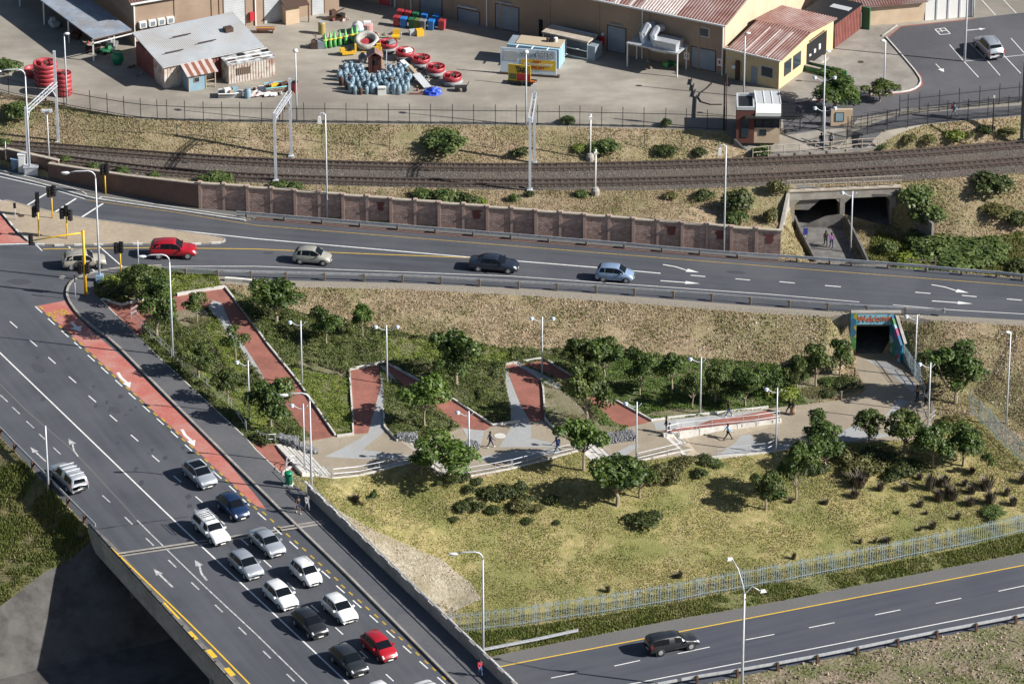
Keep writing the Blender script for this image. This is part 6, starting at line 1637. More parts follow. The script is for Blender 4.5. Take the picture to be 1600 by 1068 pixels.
PROF = {
 'hatch': [(-.5,.62,.78,.74,.74),(-.485,.9,1.0,.74,.9),(-.45,.96,1.16,.7,.96),(-.37,.97,1.4,.7,.99),(-.2,.96,1.46,.73,1),(-.02,.95,1.47,.74,1),(.07,.94,1.44,.72,1),(.25,.9,1.0,.8,.99),(.36,.84,.92,.84,.97),(.44,.76,.84,.8,.95),(.485,.64,.72,.76,.9),(.5,.45,.54,.7,.84)],
 'mini': [(-.5,.62,.8,.72,.76),(-.48,.95,1.06,.72,.92),(-.44,1.0,1.26,.68,.97),(-.36,1.0,1.48,.7,1),(-.15,.99,1.54,.72,1),(.04,.97,1.53,.72,1),(.12,.95,1.47,.7,1),(.3,.92,1.04,.78,.98),(.4,.84,.92,.8,.94),(.46,.7,.78,.72,.86),(.49,.55,.62,.68,.78),(.5,.42,.48,.64,.72)],
 'round': [(-.5,.6,.75,.66,.7),(-.48,.88,.98,.68,.88),(-.43,.97,1.16,.66,.95),(-.34,.98,1.42,.64,.99),(-.16,.98,1.53,.66,1),(.02,.97,1.54,.66,1),(.1,.95,1.47,.65,1),(.28,.9,1.0,.74,.97),(.38,.83,.9,.76,.93),(.45,.7,.78,.7,.84),(.485,.55,.63,.64,.76),(.5,.42,.48,.6,.68)],
 'sedan': [(-.5,.6,.76,.76,.76),(-.49,.88,.95,.8,.9),(-.44,.95,1.02,.82,.95),(-.33,.97,1.06,.8,.98),(-.19,.96,1.38,.68,1),(-.08,.95,1.43,.7,1),(.04,.94,1.42,.7,1),(.1,.93,1.37,.69,1),(.26,.89,.98,.8,.99),(.38,.82,.88,.84,.96),(.455,.72,.79,.8,.95),(.487,.6,.67,.76,.9),(.5,.42,.5,.7,.84)],
 'suv': [(-.5,.65,.85,.76,.8),(-.485,1.02,1.12,.76,.93),(-.455,1.1,1.3,.72,.97),(-.4,1.12,1.6,.7,1),(-.2,1.1,1.7,.74,1),(-.02,1.08,1.71,.75,1),(.07,1.06,1.66,.73,1),(.22,1.02,1.14,.82,1),(.36,.96,1.05,.86,.98),(.45,.86,.95,.84,.97),(.49,.7,.8,.8,.93),(.5,.45,.55,.74,.88)],
 'canopy': [(-.5,.7,.9,.86,.86),(-.495,1.0,1.1,.86,.95),(-.48,1.08,1.62,.76,.97),(-.4,1.08,1.74,.78,.98),(-.16,1.07,1.75,.78,.98),(-.1,1.07,1.7,.76,.98),(.0,1.06,1.7,.74,.98),(.1,1.04,1.64,.72,.98),(.23,1.0,1.12,.82,.98),(.36,.94,1.03,.86,.97),(.45,.84,.94,.84,.96),(.49,.68,.78,.8,.92),(.5,.45,.55,.74,.86)],
}
def vehicle(kind, u, v, L, Wd, heading, pmat, label, name='car', cat='car', z=0.0, hs=1.0, extras=(), group=None, rimm='rim_metal', nodoor=False):
    pr = PROF[kind]; hw0 = Wd/2; zb = .24 if kind not in ('suv','canopy') else .34
    Hh = max(q[2] for q in pr)*hs
    d = heading; c = P(u, v, z+Hh*.5); ang = math.atan2(d.y, d.x)
    root = thing(name, label, cat, (c.x, c.y, z), ang, group); root.scale = (1.05, 1.06, 1.07)
    def ring(q):
        x, zs, zt, tw, hw = q; zs *= hs; zt *= hs; hw *= hw0; tw = min(tw*hw0, hw*.96)
        return x*L, [(hw*.84,zb),(hw*.97,zb+.12),(hw,zs*.68+.05),(hw*.97,zs),(tw,max(zt-.05,zs+.01)),(tw*.84,zt),(0,zt+.015)]
    def surf(xf, k, side):
        i = 0
        while i < len(pr)-2 and pr[i+1][0] < xf: i += 1
        t = (xf-pr[i][0])/(pr[i+1][0]-pr[i][0]); x0, r0 = ring(pr[i]); x1, r1 = ring(pr[i+1])
        k0 = int(min(k, 5.999)); s = k-k0
        a = [(r0[k0][j]*(1-s)+r0[k0+1][j]*s)*(1-t)+(r1[k0][j]*(1-s)+r1[k0+1][j]*s)*t for j in (0, 1)]
        return Vector((x0*(1-t)+x1*t, a[0]*side, a[1]))
    vs, fs = [], []
    for q in pr:
        x, r = ring(q); vs += [(x, y, zz) for y, zz in r]+[(x, -y, zz) for y, zz in r[-2::-1]]
    n = 13
    for i in range(len(pr)-1):
        for k in range(n-1): fs.append((i*n+k, (i+1)*n+k, (i+1)*n+k+1, i*n+k+1)[::-1])
        fs.append((i*n+n-1, (i+1)*n+n-1, (i+1)*n, i*n)[::-1])
    fs.append(tuple(range(n))); fs.append(tuple(range((len(pr)-1)*n, len(pr)*n))[::-1])
    mb = MB(); mb.add(vs, fs); body = mb.build('body', pmat, root, True)
    def patch(nm, mat, x0, x1, k0, k1, side, off=.012, nx=4, nk=3, both=False, shear=0):
        mb = MB(); pts = []
        rows = [k0+(k1-k0)*j/nk for j in range(nk+1)]
        if both: rows = rows+rows[::-1][1:]; sides = [1]*(nk+1)+[-1]*nk
        else: sides = [side]*(nk+1)
        for i in range(nx+1):
            for j, (k, sdd) in enumerate(zip(rows, sides)):
                xx = x0+(x1-x0)*i/nx+shear*(k-k0); e = .004; p = surf(xx, k, sdd)
                du = surf(min(xx+e, .499), k, sdd)-surf(max(xx-e, -.499), k, sdd); dk = surf(xx, min(k+.02, 5.99), sdd)-surf(xx, max(k-.02, 0), sdd)
                nn = du.cross(dk) if sdd > 0 else dk.cross(du)
                if nn.length > 1e-9: nn.normalize()
                if nn.y*sdd < -.01 or nn.z < -.9: nn = -nn
                pts.append(p+nn*off)
        m_ = len(rows); F_ = [(i*m_+j, (i+1)*m_+j, (i+1)*m_+j+1, i*m_+j+1) for i in range(nx) for j in range(m_-1)]
        mb.add(pts, F_); return mb.build(nm, mat, root)
    xs = [q[0] for q in pr]; zt = [q[2] for q in pr]
    # windscreen between roof front and bonnet
    ib = next(i for i in range(len(pr)) if xs[i] > .15); ir = ib-1
    patch('windscreen', 'glass_dark', xs[ir]+.008, xs[ib]-.012, 4.2, 6, 1, both=True)
    rr_ = {'hatch': (-.45,-.38), 'mini': (-.445,-.37), 'round': (-.43,-.35), 'sedan': (-.32,-.2), 'suv': (-.455,-.405), 'canopy': (-.488,-.482)}[kind]
    patch('rear_window', 'glass_dark', rr_[0], rr_[1], 4.25, 6, 1, both=True) if kind != 'canopy' else None
    if kind == 'canopy':
        mb = MB(); zc = 1.38*hs; mb.add([(-L*.5+.03,-hw0*.62,1.2),(-L*.5+.03,hw0*.62,1.2),(-L*.484-.02,hw0*.56,1.58*hs),(-L*.484-.02,-hw0*.56,1.58*hs)], [(0,1,2,3)]); mb.build('rear_window', 'glass_dark', root)
    wins = {'hatch': [(-.38,-.205),(-.19,-.0),(.012,.2)], 'mini': [(-.39,-.25),(-.235,-.02),(-.005,.24)], 'round': [(-.37,-.26),(-.24,-.03),(-.015,.22)], 'sedan': [(-.24,-.18),(-.17,-.01),(.005,.21)], 'suv': [(-.42,-.27),(-.255,-.05),(-.035,.18)], 'canopy': [(-.46,-.2),(-.08,.0),(.01,.16)]}[kind]
    if extras and 'single' in extras: wins = [(-.44,-.12),(.0,.15)]
    for s in (1, -1):
        for (a, b) in wins: patch('side_window', 'glass_dark', a, b, 3.07, 3.93, s, .013, 3, 2, shear=-.015 if b > .1 else 0)
        patch('headlight', 'headlamp', .435, .487, 2.75, 4.5, s, .012, 3, 2)
        patch('tail_light', 'tail_red', -.497, -.47, 2.5, 3.5, s, .014, 2, 2)
        if not nodoor:
            for xd in ((-.2,.01,.2) if kind in ('hatch','sedan','suv','mini','round') else (-.09,.17)): patch('door_seam', 'trim', xd-.0018, xd+.0018, 1.1, 3.05, s, .006, 1, 4)
        m2 = MB(); q = surf(.19, 3.0, s); m2.box(q+Vector((0,.1*s,.08)), (.16,.2,.13)); m2.build('mirror', pmat, root)
        wr = .31 if kind not in ('suv','canopy') else .37
        for xw in (-.3, .315):
            m3 = MB(); m3.lathe([(wr+.06,-.012),(wr+.06,.012)], (xw*L, s*(hw0*.955), wr+.0), 18, M=Matrix.Rotation(PI/2, 3, 'X')); m3.build('wheel_arch', 'trim', root)
            m3 = MB(); m3.lathe([(wr*.6,-.1),(wr,-.09),(wr,.09),(wr*.6,.1)], (0,0,0), 16, M=Matrix.Rotation(PI/2, 3, 'X')); w_ = m3.build('wheel', 'rubber', root, True, (xw*L, s*(hw0*.94-.06), wr))
            m3 = MB(); m3.lathe([(wr*.62,-.012),(wr*.55,.0),(wr*.12,.012),(.001,.012)] if s < 0 else [(wr*.62,.012),(wr*.55,.0),(wr*.12,-.012),(.001,-.012)], (0,s*.105,0), 12, M=Matrix.Rotation(PI/2, 3, 'X')); m3.build('rim', rimm, w_)
    # front
    mb = MB(); mb.box((L*.5+.008, 0, .42*hs+.06), (.03, Wd*.5, .13)); mb.build('grille', 'trim', root)
    mb = MB(); mb.box((L*.5+.02, 0, .3*hs+.06), (.02, .46, .1)); mb.build('number_plate', 'plate', root)
    mb = MB(); mb.box((-L*.5-.01, 0, .6), (.02, .46, .1)); mb.build('number_plate', 'plate', root)
    mb = MB(); mb.box((L*.5-.03, 0, zb+.05), (.1, Wd*.62, .1)); mb.box((-L*.5+.04, 0, zb+.06), (.1, Wd*.64, .12)); mb.build('lower_bumper', 'trim', root)
    zr = max(q[2] for q in pr)*hs
    if 'sunroof' in extras: patch('sunroof', 'glass_dark', -.26, .05, 4.9, 6, 1, both=True)
    if 'rails' in extras:
        for s in (1, -1): mb = MB(); mb.tube([(-L*.36,s*hw0*.62,zr-.02),(-L*.33,s*hw0*.62,zr+.06),(L*.02,s*hw0*.62,zr+.06),(L*.05,s*hw0*.62,zr-.02)], .022, 6); mb.build('roof_rail', 'rim_metal', root)
    if 'bars' in extras:
        for x in (-.38,-.22,-.1,.03): mb = MB(); mb.bar((x*L,-hw0*.76,zr+.08),(x*L,hw0*.76,zr+.08),.06,.05); mb.build('cross_bar', 'white_paint', root)
    if 'rack' in extras:
        for x in (-.4,-.33,-.26,-.19,-.12,.03): mb = MB(); mb.bar((x*L,-hw0*.7,zr+.12),(x*L,hw0*.7,zr+.12),.035); mb.build('rack_bar', 'trim' if x > -.3 else 'steel', root)
        for s in (1,-1):
            mb = MB(); mb.bar((-L*.42,s*hw0*.7,zr+.12),(L*.05,s*hw0*.7,zr+.12),.035); mb.build('rack_rail', 'steel', root)
        mb = MB(); mb.bar((-L*.42,-hw0*.7,zr+.35),(L*.05,-hw0*.7,zr+.35),.035); mb.bar((-L*.42,-hw0*.7,zr+.1),(-L*.42,-hw0*.7,zr+.36),.03); mb.bar((L*.05,-hw0*.7,zr+.1),(L*.05,-hw0*.7,zr+.36),.03); mb.build('rack_side', 'steel', root)
    mb = MB(); mb.tube([(-L*.36,0,zr),(-L*.42,0,zr+.22)], .008, 4); mb.build('aerial', 'trim', root)
    return root
dB = (P(545,1068)-P(260,801)).normalized(); dU = (P(1000,428)-P(500,392)).normalized()
dU0 = (P(300,392)-P(200,392)).normalized(); dLw = (P(1200,1010,LOW)-P(900,1070,LOW)).normalized()
Q = 'cars queueing on the bridge road'; T_ = 'cars driving on the upper road'
vehicle('suv',131,405,4.2,1.75,(P(180,396)-P(120,400)).normalized(),'paint_gold','small gold beige car turning at the junction behind the yellow mast',hs=.93,extras=('rails',),group=T_)
vehicle('suv',270,388,4.55,1.84,dU0,'paint_red','shiny red car with dark windows right of the beige traffic island',hs=1.0,group=T_)
vehicle('round',488,398.5,3.72,1.66,dU,'paint_beige','small rounded beige green car on the upper road',group=T_)
vehicle('sedan',771.5,410.5,4.75,1.82,dU,'paint_slate','dark blue grey saloon car on the upper road',group=T_)
vehicle('mini',961,426,3.64,1.6,dU,'paint_blue','light blue hatchback with scraped door on the upper road',group=T_)
vehicle('canopy',106,742,5.0,1.8,-dB,'paint_silver','silver double cab pickup with canopy driving away, white roof bars','pickup_truck','pickup',extras=('bars',))
vehicle('hatch',312,739.5,4.05,1.75,dB,'paint_silver','silver car with black sunroof, frontmost in the lane beside the red paint',extras=('sunroof',),group=Q)
vehicle('round',364,789,3.9,1.72,dB,'paint_navy','dark blue rounded car beside the thin end of the red lane',group=Q)
vehicle('canopy',330,825,4.5,1.68,dB,'paint_white','white pickup with canopy and tall roof rack','pickup_truck','pickup',extras=('rack','single'),hs=.9,group=Q)
vehicle('sedan',417,845,4.3,1.72,dB,'paint_silver','silver saloon car just behind the dark blue one',group=Q)
vehicle('hatch',384,880.5,4.0,1.72,dB,'paint_silver','silver hatchback left of the silver saloon, behind the white pickup',group=Q)
vehicle('mini',478,892.5,3.64,1.6,dB,'paint_white','small white hatchback with roof rails, nearest the yellow dashes',extras=('rails',),group=Q)
vehicle('hatch',438,928,3.97,1.7,dB,'paint_white','white hatchback directly in front of the black hatchback',group=Q)
vehicle('hatch',530.5,949,3.97,1.7,dB,'paint_white','white hatchback right of the black one, in the outer lane',group=Q)
vehicle('hatch',484,972,4.0,1.72,dB,'paint_black','black hatchback directly behind a white one, left of another white one',group=Q)
vehicle('mini',592.5,1008,4.0,1.7,dB,'paint_darkred','bright red hatchback in the outer lane near the bottom',group=Q,hs=.96)
vehicle('hatch',545,1030,4.25,1.78,dB,'paint_charcoal','dark charcoal hatchback left of the bright red one',group=Q)
vehicle('hatch',600,1088,4.0,1.72,dB,'paint_white','white car cut off by the bottom edge, left of the two',group=Q)
vehicle('sedan',676,1086,4.3,1.72,dB,'paint_white','white saloon cut off by the bottom edge, right of the two',group=Q)
vehicle('canopy',1050,1001.5,4.6,1.68,dLw,'paint_black','black pickup with black canopy alone on the lower road','pickup_truck','pickup',z=LOW,extras=('single',),hs=.92)
vehicle('suv',1545,70.5,4.7,1.84,(P(1515,67.5,YARD)-P(1562,118,YARD)).normalized(),'paint_silver','silver car with roof rails parked in the lot at top right',z=YARD,hs=1.05,extras=('rails',))

# ---------------------------------------------------------------- people
def skin(name, verts, edges, radii, mat, parent, sub=1, root_i=0):
    me = bpy.data.meshes.new(name); me.from_pydata(verts, edges, [])
    o = bpy.data.objects.new(name, me); C.objects.link(o)
    md = o.modifiers.new('s', 'SKIN'); md.use_smooth_shade = True
    for i, r in enumerate(radii): me.skin_vertices[0].data[i].radius = (r, r) if not isinstance(r, tuple) else r
    me.skin_vertices[0].data[root_i].use_root = True
    sb = o.modifiers.new('u', 'SUBSURF'); sb.levels = sub
    dg = bpy.context.evaluated_depsgraph_get(); dg.update()
    m2 = bpy.data.meshes.new_from_object(o.evaluated_get(dg)); m2.name = name
    bpy.data.objects.remove(o); bpy.data.meshes.remove(me)
    m2.materials.clear(); m2.materials.append(MATS[mat]); return link(name, m2, parent)
for nm, c in (('skin_dark',(.09,.045,.028)),('skin_brown',(.18,.095,.06)),('hair_black',(.012,.01,.01)),('cloth_black',(.014,.014,.017)),('cloth_navy',(.02,.028,.08)),('cloth_blue',(.03,.07,.28)),('cloth_sky',(.25,.5,.75)),('cloth_white',(.6,.6,.6)),
              ('cloth_grey',(.25,.25,.27)),('cloth_purple',(.3,.12,.35)),('cloth_red',(.4,.03,.05)),('cloth_tan',(.3,.2,.13)),('cloth_orange',(.6,.15,.02)),('cloth_jeans',(.06,.1,.22)),('shoe_white',(.6,.6,.58)),('shoe_black',(.02,.02,.02))):
    paint(nm, c, .85)
def person(u, v, head_deg, label, shirt, trousers, shoes='shoe_black', skinm='skin_dark', stride=.0, h=1.72, long_sleeve=True, shorts=False, skirt=None, bend=0.0, zf=G, bag=None, hood=False, swing=None, phone=False):
    p = zf(u, v); root = thing('person', label, 'person', p, R(head_deg))
    k = h/1.72; st = stride; sw = st*.9 if swing is None else swing; b = bend
    J = {}
    J['pel'] = (0,0,.93); J['spi'] = (b*.25,0,1.12); J['che'] = (b*.55,0,1.32); J['nec'] = (b*.8,0,1.47); J['hd0'] = (b*.95+.01,0,1.55); J['hd1'] = (b*1.05+.02,0,1.68)
    for s, nm, f in ((1,'L',1),(-1,'R',-1)):
        J['hip'+nm] = (0,s*.09,.9); kx = f*st*.5+abs(st)*.12; J['kne'+nm] = (kx,s*.1,.5+abs(st)*.0)
        ax = f*st; az = .09+(.1*abs(st) if f < 0 and st > 0 else 0); J['ank'+nm] = (ax,s*.1,az); J['toe'+nm] = (ax+.17,s*.11,az-.05)
        J['sho'+nm] = (b*.7,s*.18,1.41); J['elb'+nm] = (b*.6-f*sw*.5,s*.23,1.14); hx = b*.6-f*sw+.08
        J['wri'+nm] = (hx,s*.22,.92+abs(sw)*.12) if not (phone and f > 0) else (b+.3,s*.12,1.2)
    def V_(n): x, y, z = J[n]; return (x*k, y*k, z*k)
    order = ['pel','spi','che','nec','hd0','hd1']+[a+s for s in 'LR' for a in ('hip','kne','ank','toe')]+[a+s for s in 'LR' for a in ('sho','elb','wri')]
    ix = {n: i for i, n in enumerate(order)}; vs = [V_(n) for n in order]
    rad = {'pel':(.1,.13),'spi':(.09,.12),'che':(.1,.15),'nec':.055,'hd0':.085,'hd1':.085,'hip':.085,'kne':.055,'ank':.038,'toe':.035,'sho':.055,'elb':.038,'wri':.026}
    rd = [rad[n] if n in rad else rad[n[:3]] for n in order]
    E = [('pel','spi'),('spi','che'),('che','nec'),('nec','hd0'),('hd0','hd1')]
    for s in 'LR': E += [('pel','hip'+s),('hip'+s,'kne'+s),('kne'+s,'ank'+s),('ank'+s,'toe'+s),('che','sho'+s),('sho'+s,'elb'+s),('elb'+s,'wri'+s)]
    ed = [(ix[a], ix[b_]) for a, b_ in E]
    for s, sg in (('L',1),('R',-1)):
        w = Vector(vs[ix['wri'+s]]); dn = (w-Vector(vs[ix['elb'+s]])).normalized(); i0 = len(vs); vs.append(tuple(w+dn*.06)); rd.append((.022,.036)); ed.append((ix['wri'+s], i0))
        for q in range(4):
            y = (q-1.5)*.02; i1 = len(vs); vs.append(tuple(w+dn*.1+Vector((y,0,0)))); rd.append(.009); vs.append(tuple(w+dn*(.15+.012*(q in (1,2)))+Vector((y*1.1,-sg*.015,0)))); rd.append(.007); ed += [(i0,i1),(i1,i1+1)]
        i1 = len(vs); vs.append(tuple(w+dn*.07+Vector((.045,-sg*.01,0)))); rd.append(.009); ed.append((i0,i1))
    skin('body', vs, ed, rd, skinm, root, 1)
    # clothing follows the same joints
    def cloth(nm, joints, edges, rr, mat): return skin(nm, [V_(j) if isinstance(j, str) else tuple(Vector(j)*k) for j in joints], edges, rr, mat, root, 1)
    ar = (lambda s: ['sho'+s,'elb'+s]+([tuple(Vector(J['wri'+s])*.98+Vector(J['elb'+s])*.02)] if long_sleeve else []))
    jl = [(J['pel'][0],0,.95),'spi','che']; ee = [(0,1),(1,2)]; rr = [(.125,.16),(.115,.15),(.12,.17)]
    for s in 'LR':
        a = ar(s); i0 = len(jl)
        if not long_sleeve: a = ['sho'+s, tuple(Vector(J['sho'+s]).lerp(Vector(J['elb'+s]), .75))]
        jl += a; ee += [(2,i0)]+[(i0+i, i0+i+1) for i in range(len(a)-1)]; rr += [.075,.055,.042][:len(a)]
    cloth('shirt', jl, ee, rr, shirt)
    if skirt:
        mb = MB(); mb.lathe([(.13*k,1.0*k),(.19*k,.8*k),(.24*k,.45*k),(.27*k,.18*k)], (st*.1,0,0), 14, sx=1.05+st*.6, sy=.8); mb.build('skirt', skirt, root, True)
    else:
        jl = ['pel']; ee = []; rr = [(.12,.15)]
        for s in 'LR':
            i0 = len(jl)
            if shorts: jl += ['hip'+s, tuple(Vector(J['hip'+s]).lerp(Vector(J['kne'+s]), .85))]; rr += [.1,.085]; ee += [(0,i0),(i0,i0+1)]
            else: jl += ['hip'+s,'kne'+s, tuple(Vector(J['ank'+s])+Vector((0,0,.03)))]; rr += [.1,.072,.055]; ee += [(0,i0),(i0,i0+1),(i0+1,i0+2)]
        cloth('trousers', jl, ee, rr, trousers)
    for s in 'LR':
        a = Vector(V_('ank'+s)); t = Vector(V_('toe'+s)); mb = MB(); mb.tube([a+Vector((-.05,0,-.03)), a+Vector((.02,0,-.02)), t+Vector((0,0,-.0))], [.045,.055,.035], 8); mb.build('shoe', shoes, root, True)
    hc = (Vector(V_('hd0'))+Vector(V_('hd1')))/2
    mb = MB(); mb.lathe([(.001,.14),(.07,.125),(.1,.07),(.105,.01),(.095,-.04 if not hood else -.12)], hc+Vector((-.02,0,.02)), 12); mb.build('hair' if not hood else 'hood', 'hair_black' if not hood else shirt, root, True)
    for s in (1, -1): mb = MB(); mb.box(hc+Vector((.088,s*.032,.01)), (.012,.022,.012)); mb.build('eye', 'cloth_white', root)
    mb = MB(); mb.box(hc+Vector((.1,0,-.02)), (.03,.02,.035)); mb.build('nose', skinm, root)
    mb = MB(); mb.box(hc+Vector((.09,0,-.06)), (.01,.04,.01)); mb.build('mouth', 'cloth_red', root)
    if bag: mb = MB(); mb.box((-.2+b*.4,0,1.22*k), (.17,.3,.42)); o = mb.build('backpack', bag, None, loc=root.location); o.rotation_euler = root.rotation_euler; tag(o, 'backpack in %s on the back of a walker %s' % (bag.replace('cloth_',''), spotlab.get(bag,'')), 'backpack')
    return root
spotlab = {'cloth_red': 'on the service path at top right', 'cloth_black': 'near the spreading bright tree'}
person(766,699,5,'man in dark tracksuit and white shoes walking right on the second plaza','cloth_navy','cloth_navy','shoe_white',stride=.32)
person(871,707,195,'person in blue hooded jacket walking beside the bright round tree','cloth_blue','cloth_jeans','shoe_black',stride=.34,bend=.12,hood=True,bag='cloth_black')
person(1138,651,10,'person in black top and blue jeans walking on the grey paving above the ramp','cloth_black','cloth_jeans','shoe_white',stride=.36,long_sleeve=False,phone=True)
person(1137,687,8,'person in light blue shirt and black trousers striding below the white ramp wall','cloth_sky','cloth_black',stride=.42)
person(1233,646,175,'person in black with dark trousers nearer the green bed, beside the skirt wearer','cloth_black','cloth_black',stride=.34)
person(1239,648,178,'woman in black top and long tan skirt at the end of the railed ramp','cloth_black','cloth_tan','shoe_white',stride=.2,skirt='cloth_tan')
person(1041,676,190,'person in black and white standing at the left end of the ramp railing','cloth_black','cloth_white','shoe_white',stride=.05)
person(1046,678,190,'bare headed child in white beside the adult at the ramp railing','cloth_white','cloth_grey','shoe_white',stride=.1,h=1.15)
person(466,801,-64,'man in black t-shirt and navy shorts walking on the pavement by the parapet','cloth_black','cloth_navy','shoe_white','skin_brown',stride=.25,long_sleeve=False,shorts=True,zf=lambda u,v:P(u,v,.13))
person(480,797,-64,'person in pale grey shirt walking next to the parapet','cloth_grey','cloth_grey','shoe_black',stride=.25,zf=lambda u,v:P(u,v,.13))
person(750,1056,-64,'person in dark red and blue near the bottom of the bridge pavement','cloth_red','cloth_jeans','shoe_black',stride=.2,zf=lambda u,v:P(u,v,.13))
person(1490,183,10,'hiker with red backpack walking on the service path','cloth_sky','cloth_grey','shoe_black',stride=.36,bag='cloth_red')
person(1290,384,95,'person in a black coat walking towards the rail underpass','cloth_black','cloth_black',stride=.25,zf=lambda u,v:P(u,v,-4),hood=True)
person(1299,387,95,'person in a purple top walking beside the black coat','cloth_purple','cloth_navy',stride=.25,zf=lambda u,v:P(u,v,-4))
person(1283,231,-80,'person in dark clothes standing left of the forecourt lamp','cloth_black','cloth_jeans',stride=.05)
person(1298,231,-110,'person in a grey top standing right of the forecourt lamp','cloth_grey','cloth_black',stride=.05)
person(1446,634,200,'person in a white top in tree shade at the right rail','cloth_white','cloth_black',stride=.15)
person(1433,626,200,'person in a tan top in tree shade on the path','cloth_tan','cloth_black',stride=.2)
# ---------------------------------------------------------------- buildings
rough_mat('wall_tan', (.3,.215,.155), (.36,.265,.195), .8, 6, .9, .005, 15, c3=(.25,.175,.12), s3=.2, a3=.5)
rough_mat('wall_cream', (.5,.38,.26), (.58,.45,.32), .8, 5, .9, .005, 15)
rough_mat('wall_yellow', (.52,.4,.22), (.6,.47,.28), .8, 5, .9, .005, 15)
rough_mat('roof_red', (.17,.08,.065), (.24,.125,.105), .9, 6, .6, c3=(.34,.27,.25), s3=.3, a3=.6)
rough_mat('roof_light', (.42,.34,.32), (.55,.47,.44), 1.5, 5, .6)
rough_mat('roof_grey', (.4,.42,.44), (.5,.52,.53), .6, 7, .75, c3=(.3,.26,.22), s3=.3, a3=.5)
rough_mat('roof_blue', (.2,.24,.3), (.3,.34,.4), .6, 7, .7, c3=(.2,.17,.14), s3=.4, a3=.5)
rough_mat('roller', (.2,.24,.28), (.25,.29,.33), .7, 4, .6)
rough_mat('roller_pale', (.42,.44,.45), (.5,.52,.53), .7, 4, .6)
rough_mat('rusty_white', (.5,.46,.4), (.7,.67,.62), 1.2, 6, .7, c3=(.25,.1,.05), s3=1.2, a3=.8)
rough_mat('rusty_roof', (.42,.44,.46), (.6,.61,.62), 1.5, 6, .7, c3=(.1,.09,.08), s3=1.4, a3=.9)
rough_mat('shed_red', (.17,.055,.045), (.24,.085,.07), 1, 5, .8)
rough_mat('hut_blue', (.2,.31,.38), (.26,.38,.45), 1, 5, .8)
rough_mat('tub_red', (.3,.03,.04), (.42,.06,.07), 1.2, 5, .45)
rough_mat('tube_grey', (.1,.105,.12), (.32,.33,.33), 1.0, 5, .7)
rough_mat('banner_blue', (.45,.58,.72), (.68,.76,.82), .9, 5, .6)
paint('brown_dark', (.07,.04,.03), .8); paint('glass_window', (.03,.045,.06), .1); paint('sign_red', (.5,.03,.04), .5); paint('banner_yellow', (.62,.42,.04), .6); paint('banner_text', (.55,.6,.65), .6); paint('text_red', (.4,.02,.03), .6)
paint('green_dark', (.02,.13,.06), .5); paint('green_bright', (.12,.42,.12), .5); paint('tarp_blue', (.02,.07,.5), .5); paint('box_yellow', (.7,.42,.03), .5); paint('container_blue', (.36,.55,.68), .5); paint('sand_roof', (.42,.34,.24), .9)
island_mat('cylinder_blue', [(.06,.11,.15),(.13,.2,.26),(.22,.31,.37),(.09,.14,.18)], .5, 3, .45)
paint('skylight', (.45,.47,.48), .3); paint('brick_red', (.12,.045,.037), .9); paint('turquoise', (.2,.5,.5), .5); paint('beige_box', (.4,.32,.22), .8); paint('pink_tub', (.45,.25,.24), .7)
class FR:
    def __init__(s, o, e):
        s.o = Vector(o); s.e = Vector((e[0], e[1], 0)).normalized(); s.n = Vector((-s.e.y, s.e.x, 0))
        if s.n.y < 0: s.n = -s.n
        s.ang = math.atan2(s.e.y, s.e.x)
    def p(s, a, b, c): return s.o+s.e*a+s.n*b+Vector((0,0,c))
    def on(s, u, v, b=0):
        """along and up coordinates where the view line meets the wall plane at depth b"""
        d = ray(u, v); t = ((s.o+s.n*b)-CAM).dot(s.n)/d.dot(s.n); q = CAM+d*t-s.o; return q.dot(s.e), q.z
def fbox(fr, a0, a1, b0, b1, c0, c1, name, mat, parent, rel=None):
    """box in frame coordinates; meshes live in the parent's space"""
    mb = MB(); base = parent.location if parent.type == 'EMPTY' else (parent['base'] if 'base' in parent else Vector((0,0,0)))
    vs = [fr.p(a, b, c)-Vector(parent.location) for c in (c0, c1) for a, b in ((a0,b0),(a1,b0),(a1,b1),(a0,b1))]
    mb.add(vs, [(0,3,2,1),(4,5,6,7),(0,1,5,4),(1,2,6,5),(2,3,7,6),(3,0,4,7)]); return mb.build(name, mat, parent)
def fpoly(fr, pts, th, name, mat, parent):
    """slab from a list of (a,b,c) corners, thickness th downwards"""
    n = len(pts); top = [fr.p(*q)-Vector(parent.location) for q in pts]; bot = [q-Vector((0,0,th)) for q in top]
    mb = MB(); mb.add(top+bot, [tuple(range(n)), tuple(range(n, 2*n))[::-1]]+[(i, i+n, (i+1)%n+n, (i+1)%n) for i in range(n)]); return mb.build(name, mat, parent)
def corrug(fr, a0, a1, b0, b1, c0, c1, name, mat, parent, pitch=.3, amp=.06, gap=0.0):
    """roof sheet with ribs running along b, from height c0 (b0) to c1 (b1)"""
    mb = MB(); n = int((a1-a0)/pitch); L = Vector(parent.location)
    for i in range(n):
        x0 = a0+i*pitch; pr = [(x0,0),(x0+pitch*.55,0),(x0+pitch*.65,amp),(x0+pitch*.9,amp),(x0+pitch,0)]
        vs = [fr.p(x, b0, c0+z)-L for x, z in pr]+[fr.p(x, b1, c1+z)-L for x, z in pr]
        mb.add(vs, [(k, k+1, k+6, k+5) for k in range(4)])
    vs = [fr.p(a0,b0,c0-.03)-L, fr.p(a1,b0,c0-.03)-L, fr.p(a1,b1,c1-.03)-L, fr.p(a0,b1,c1-.03)-L]
    mb.add(vs+[v_-Vector((0,0,.1)) for v_ in vs], [(0,1,2,3),(7,6,5,4),(0,4,5,1),(1,5,6,2),(2,6,7,3),(3,7,4,0)])
    return mb.build(name, mat, parent)
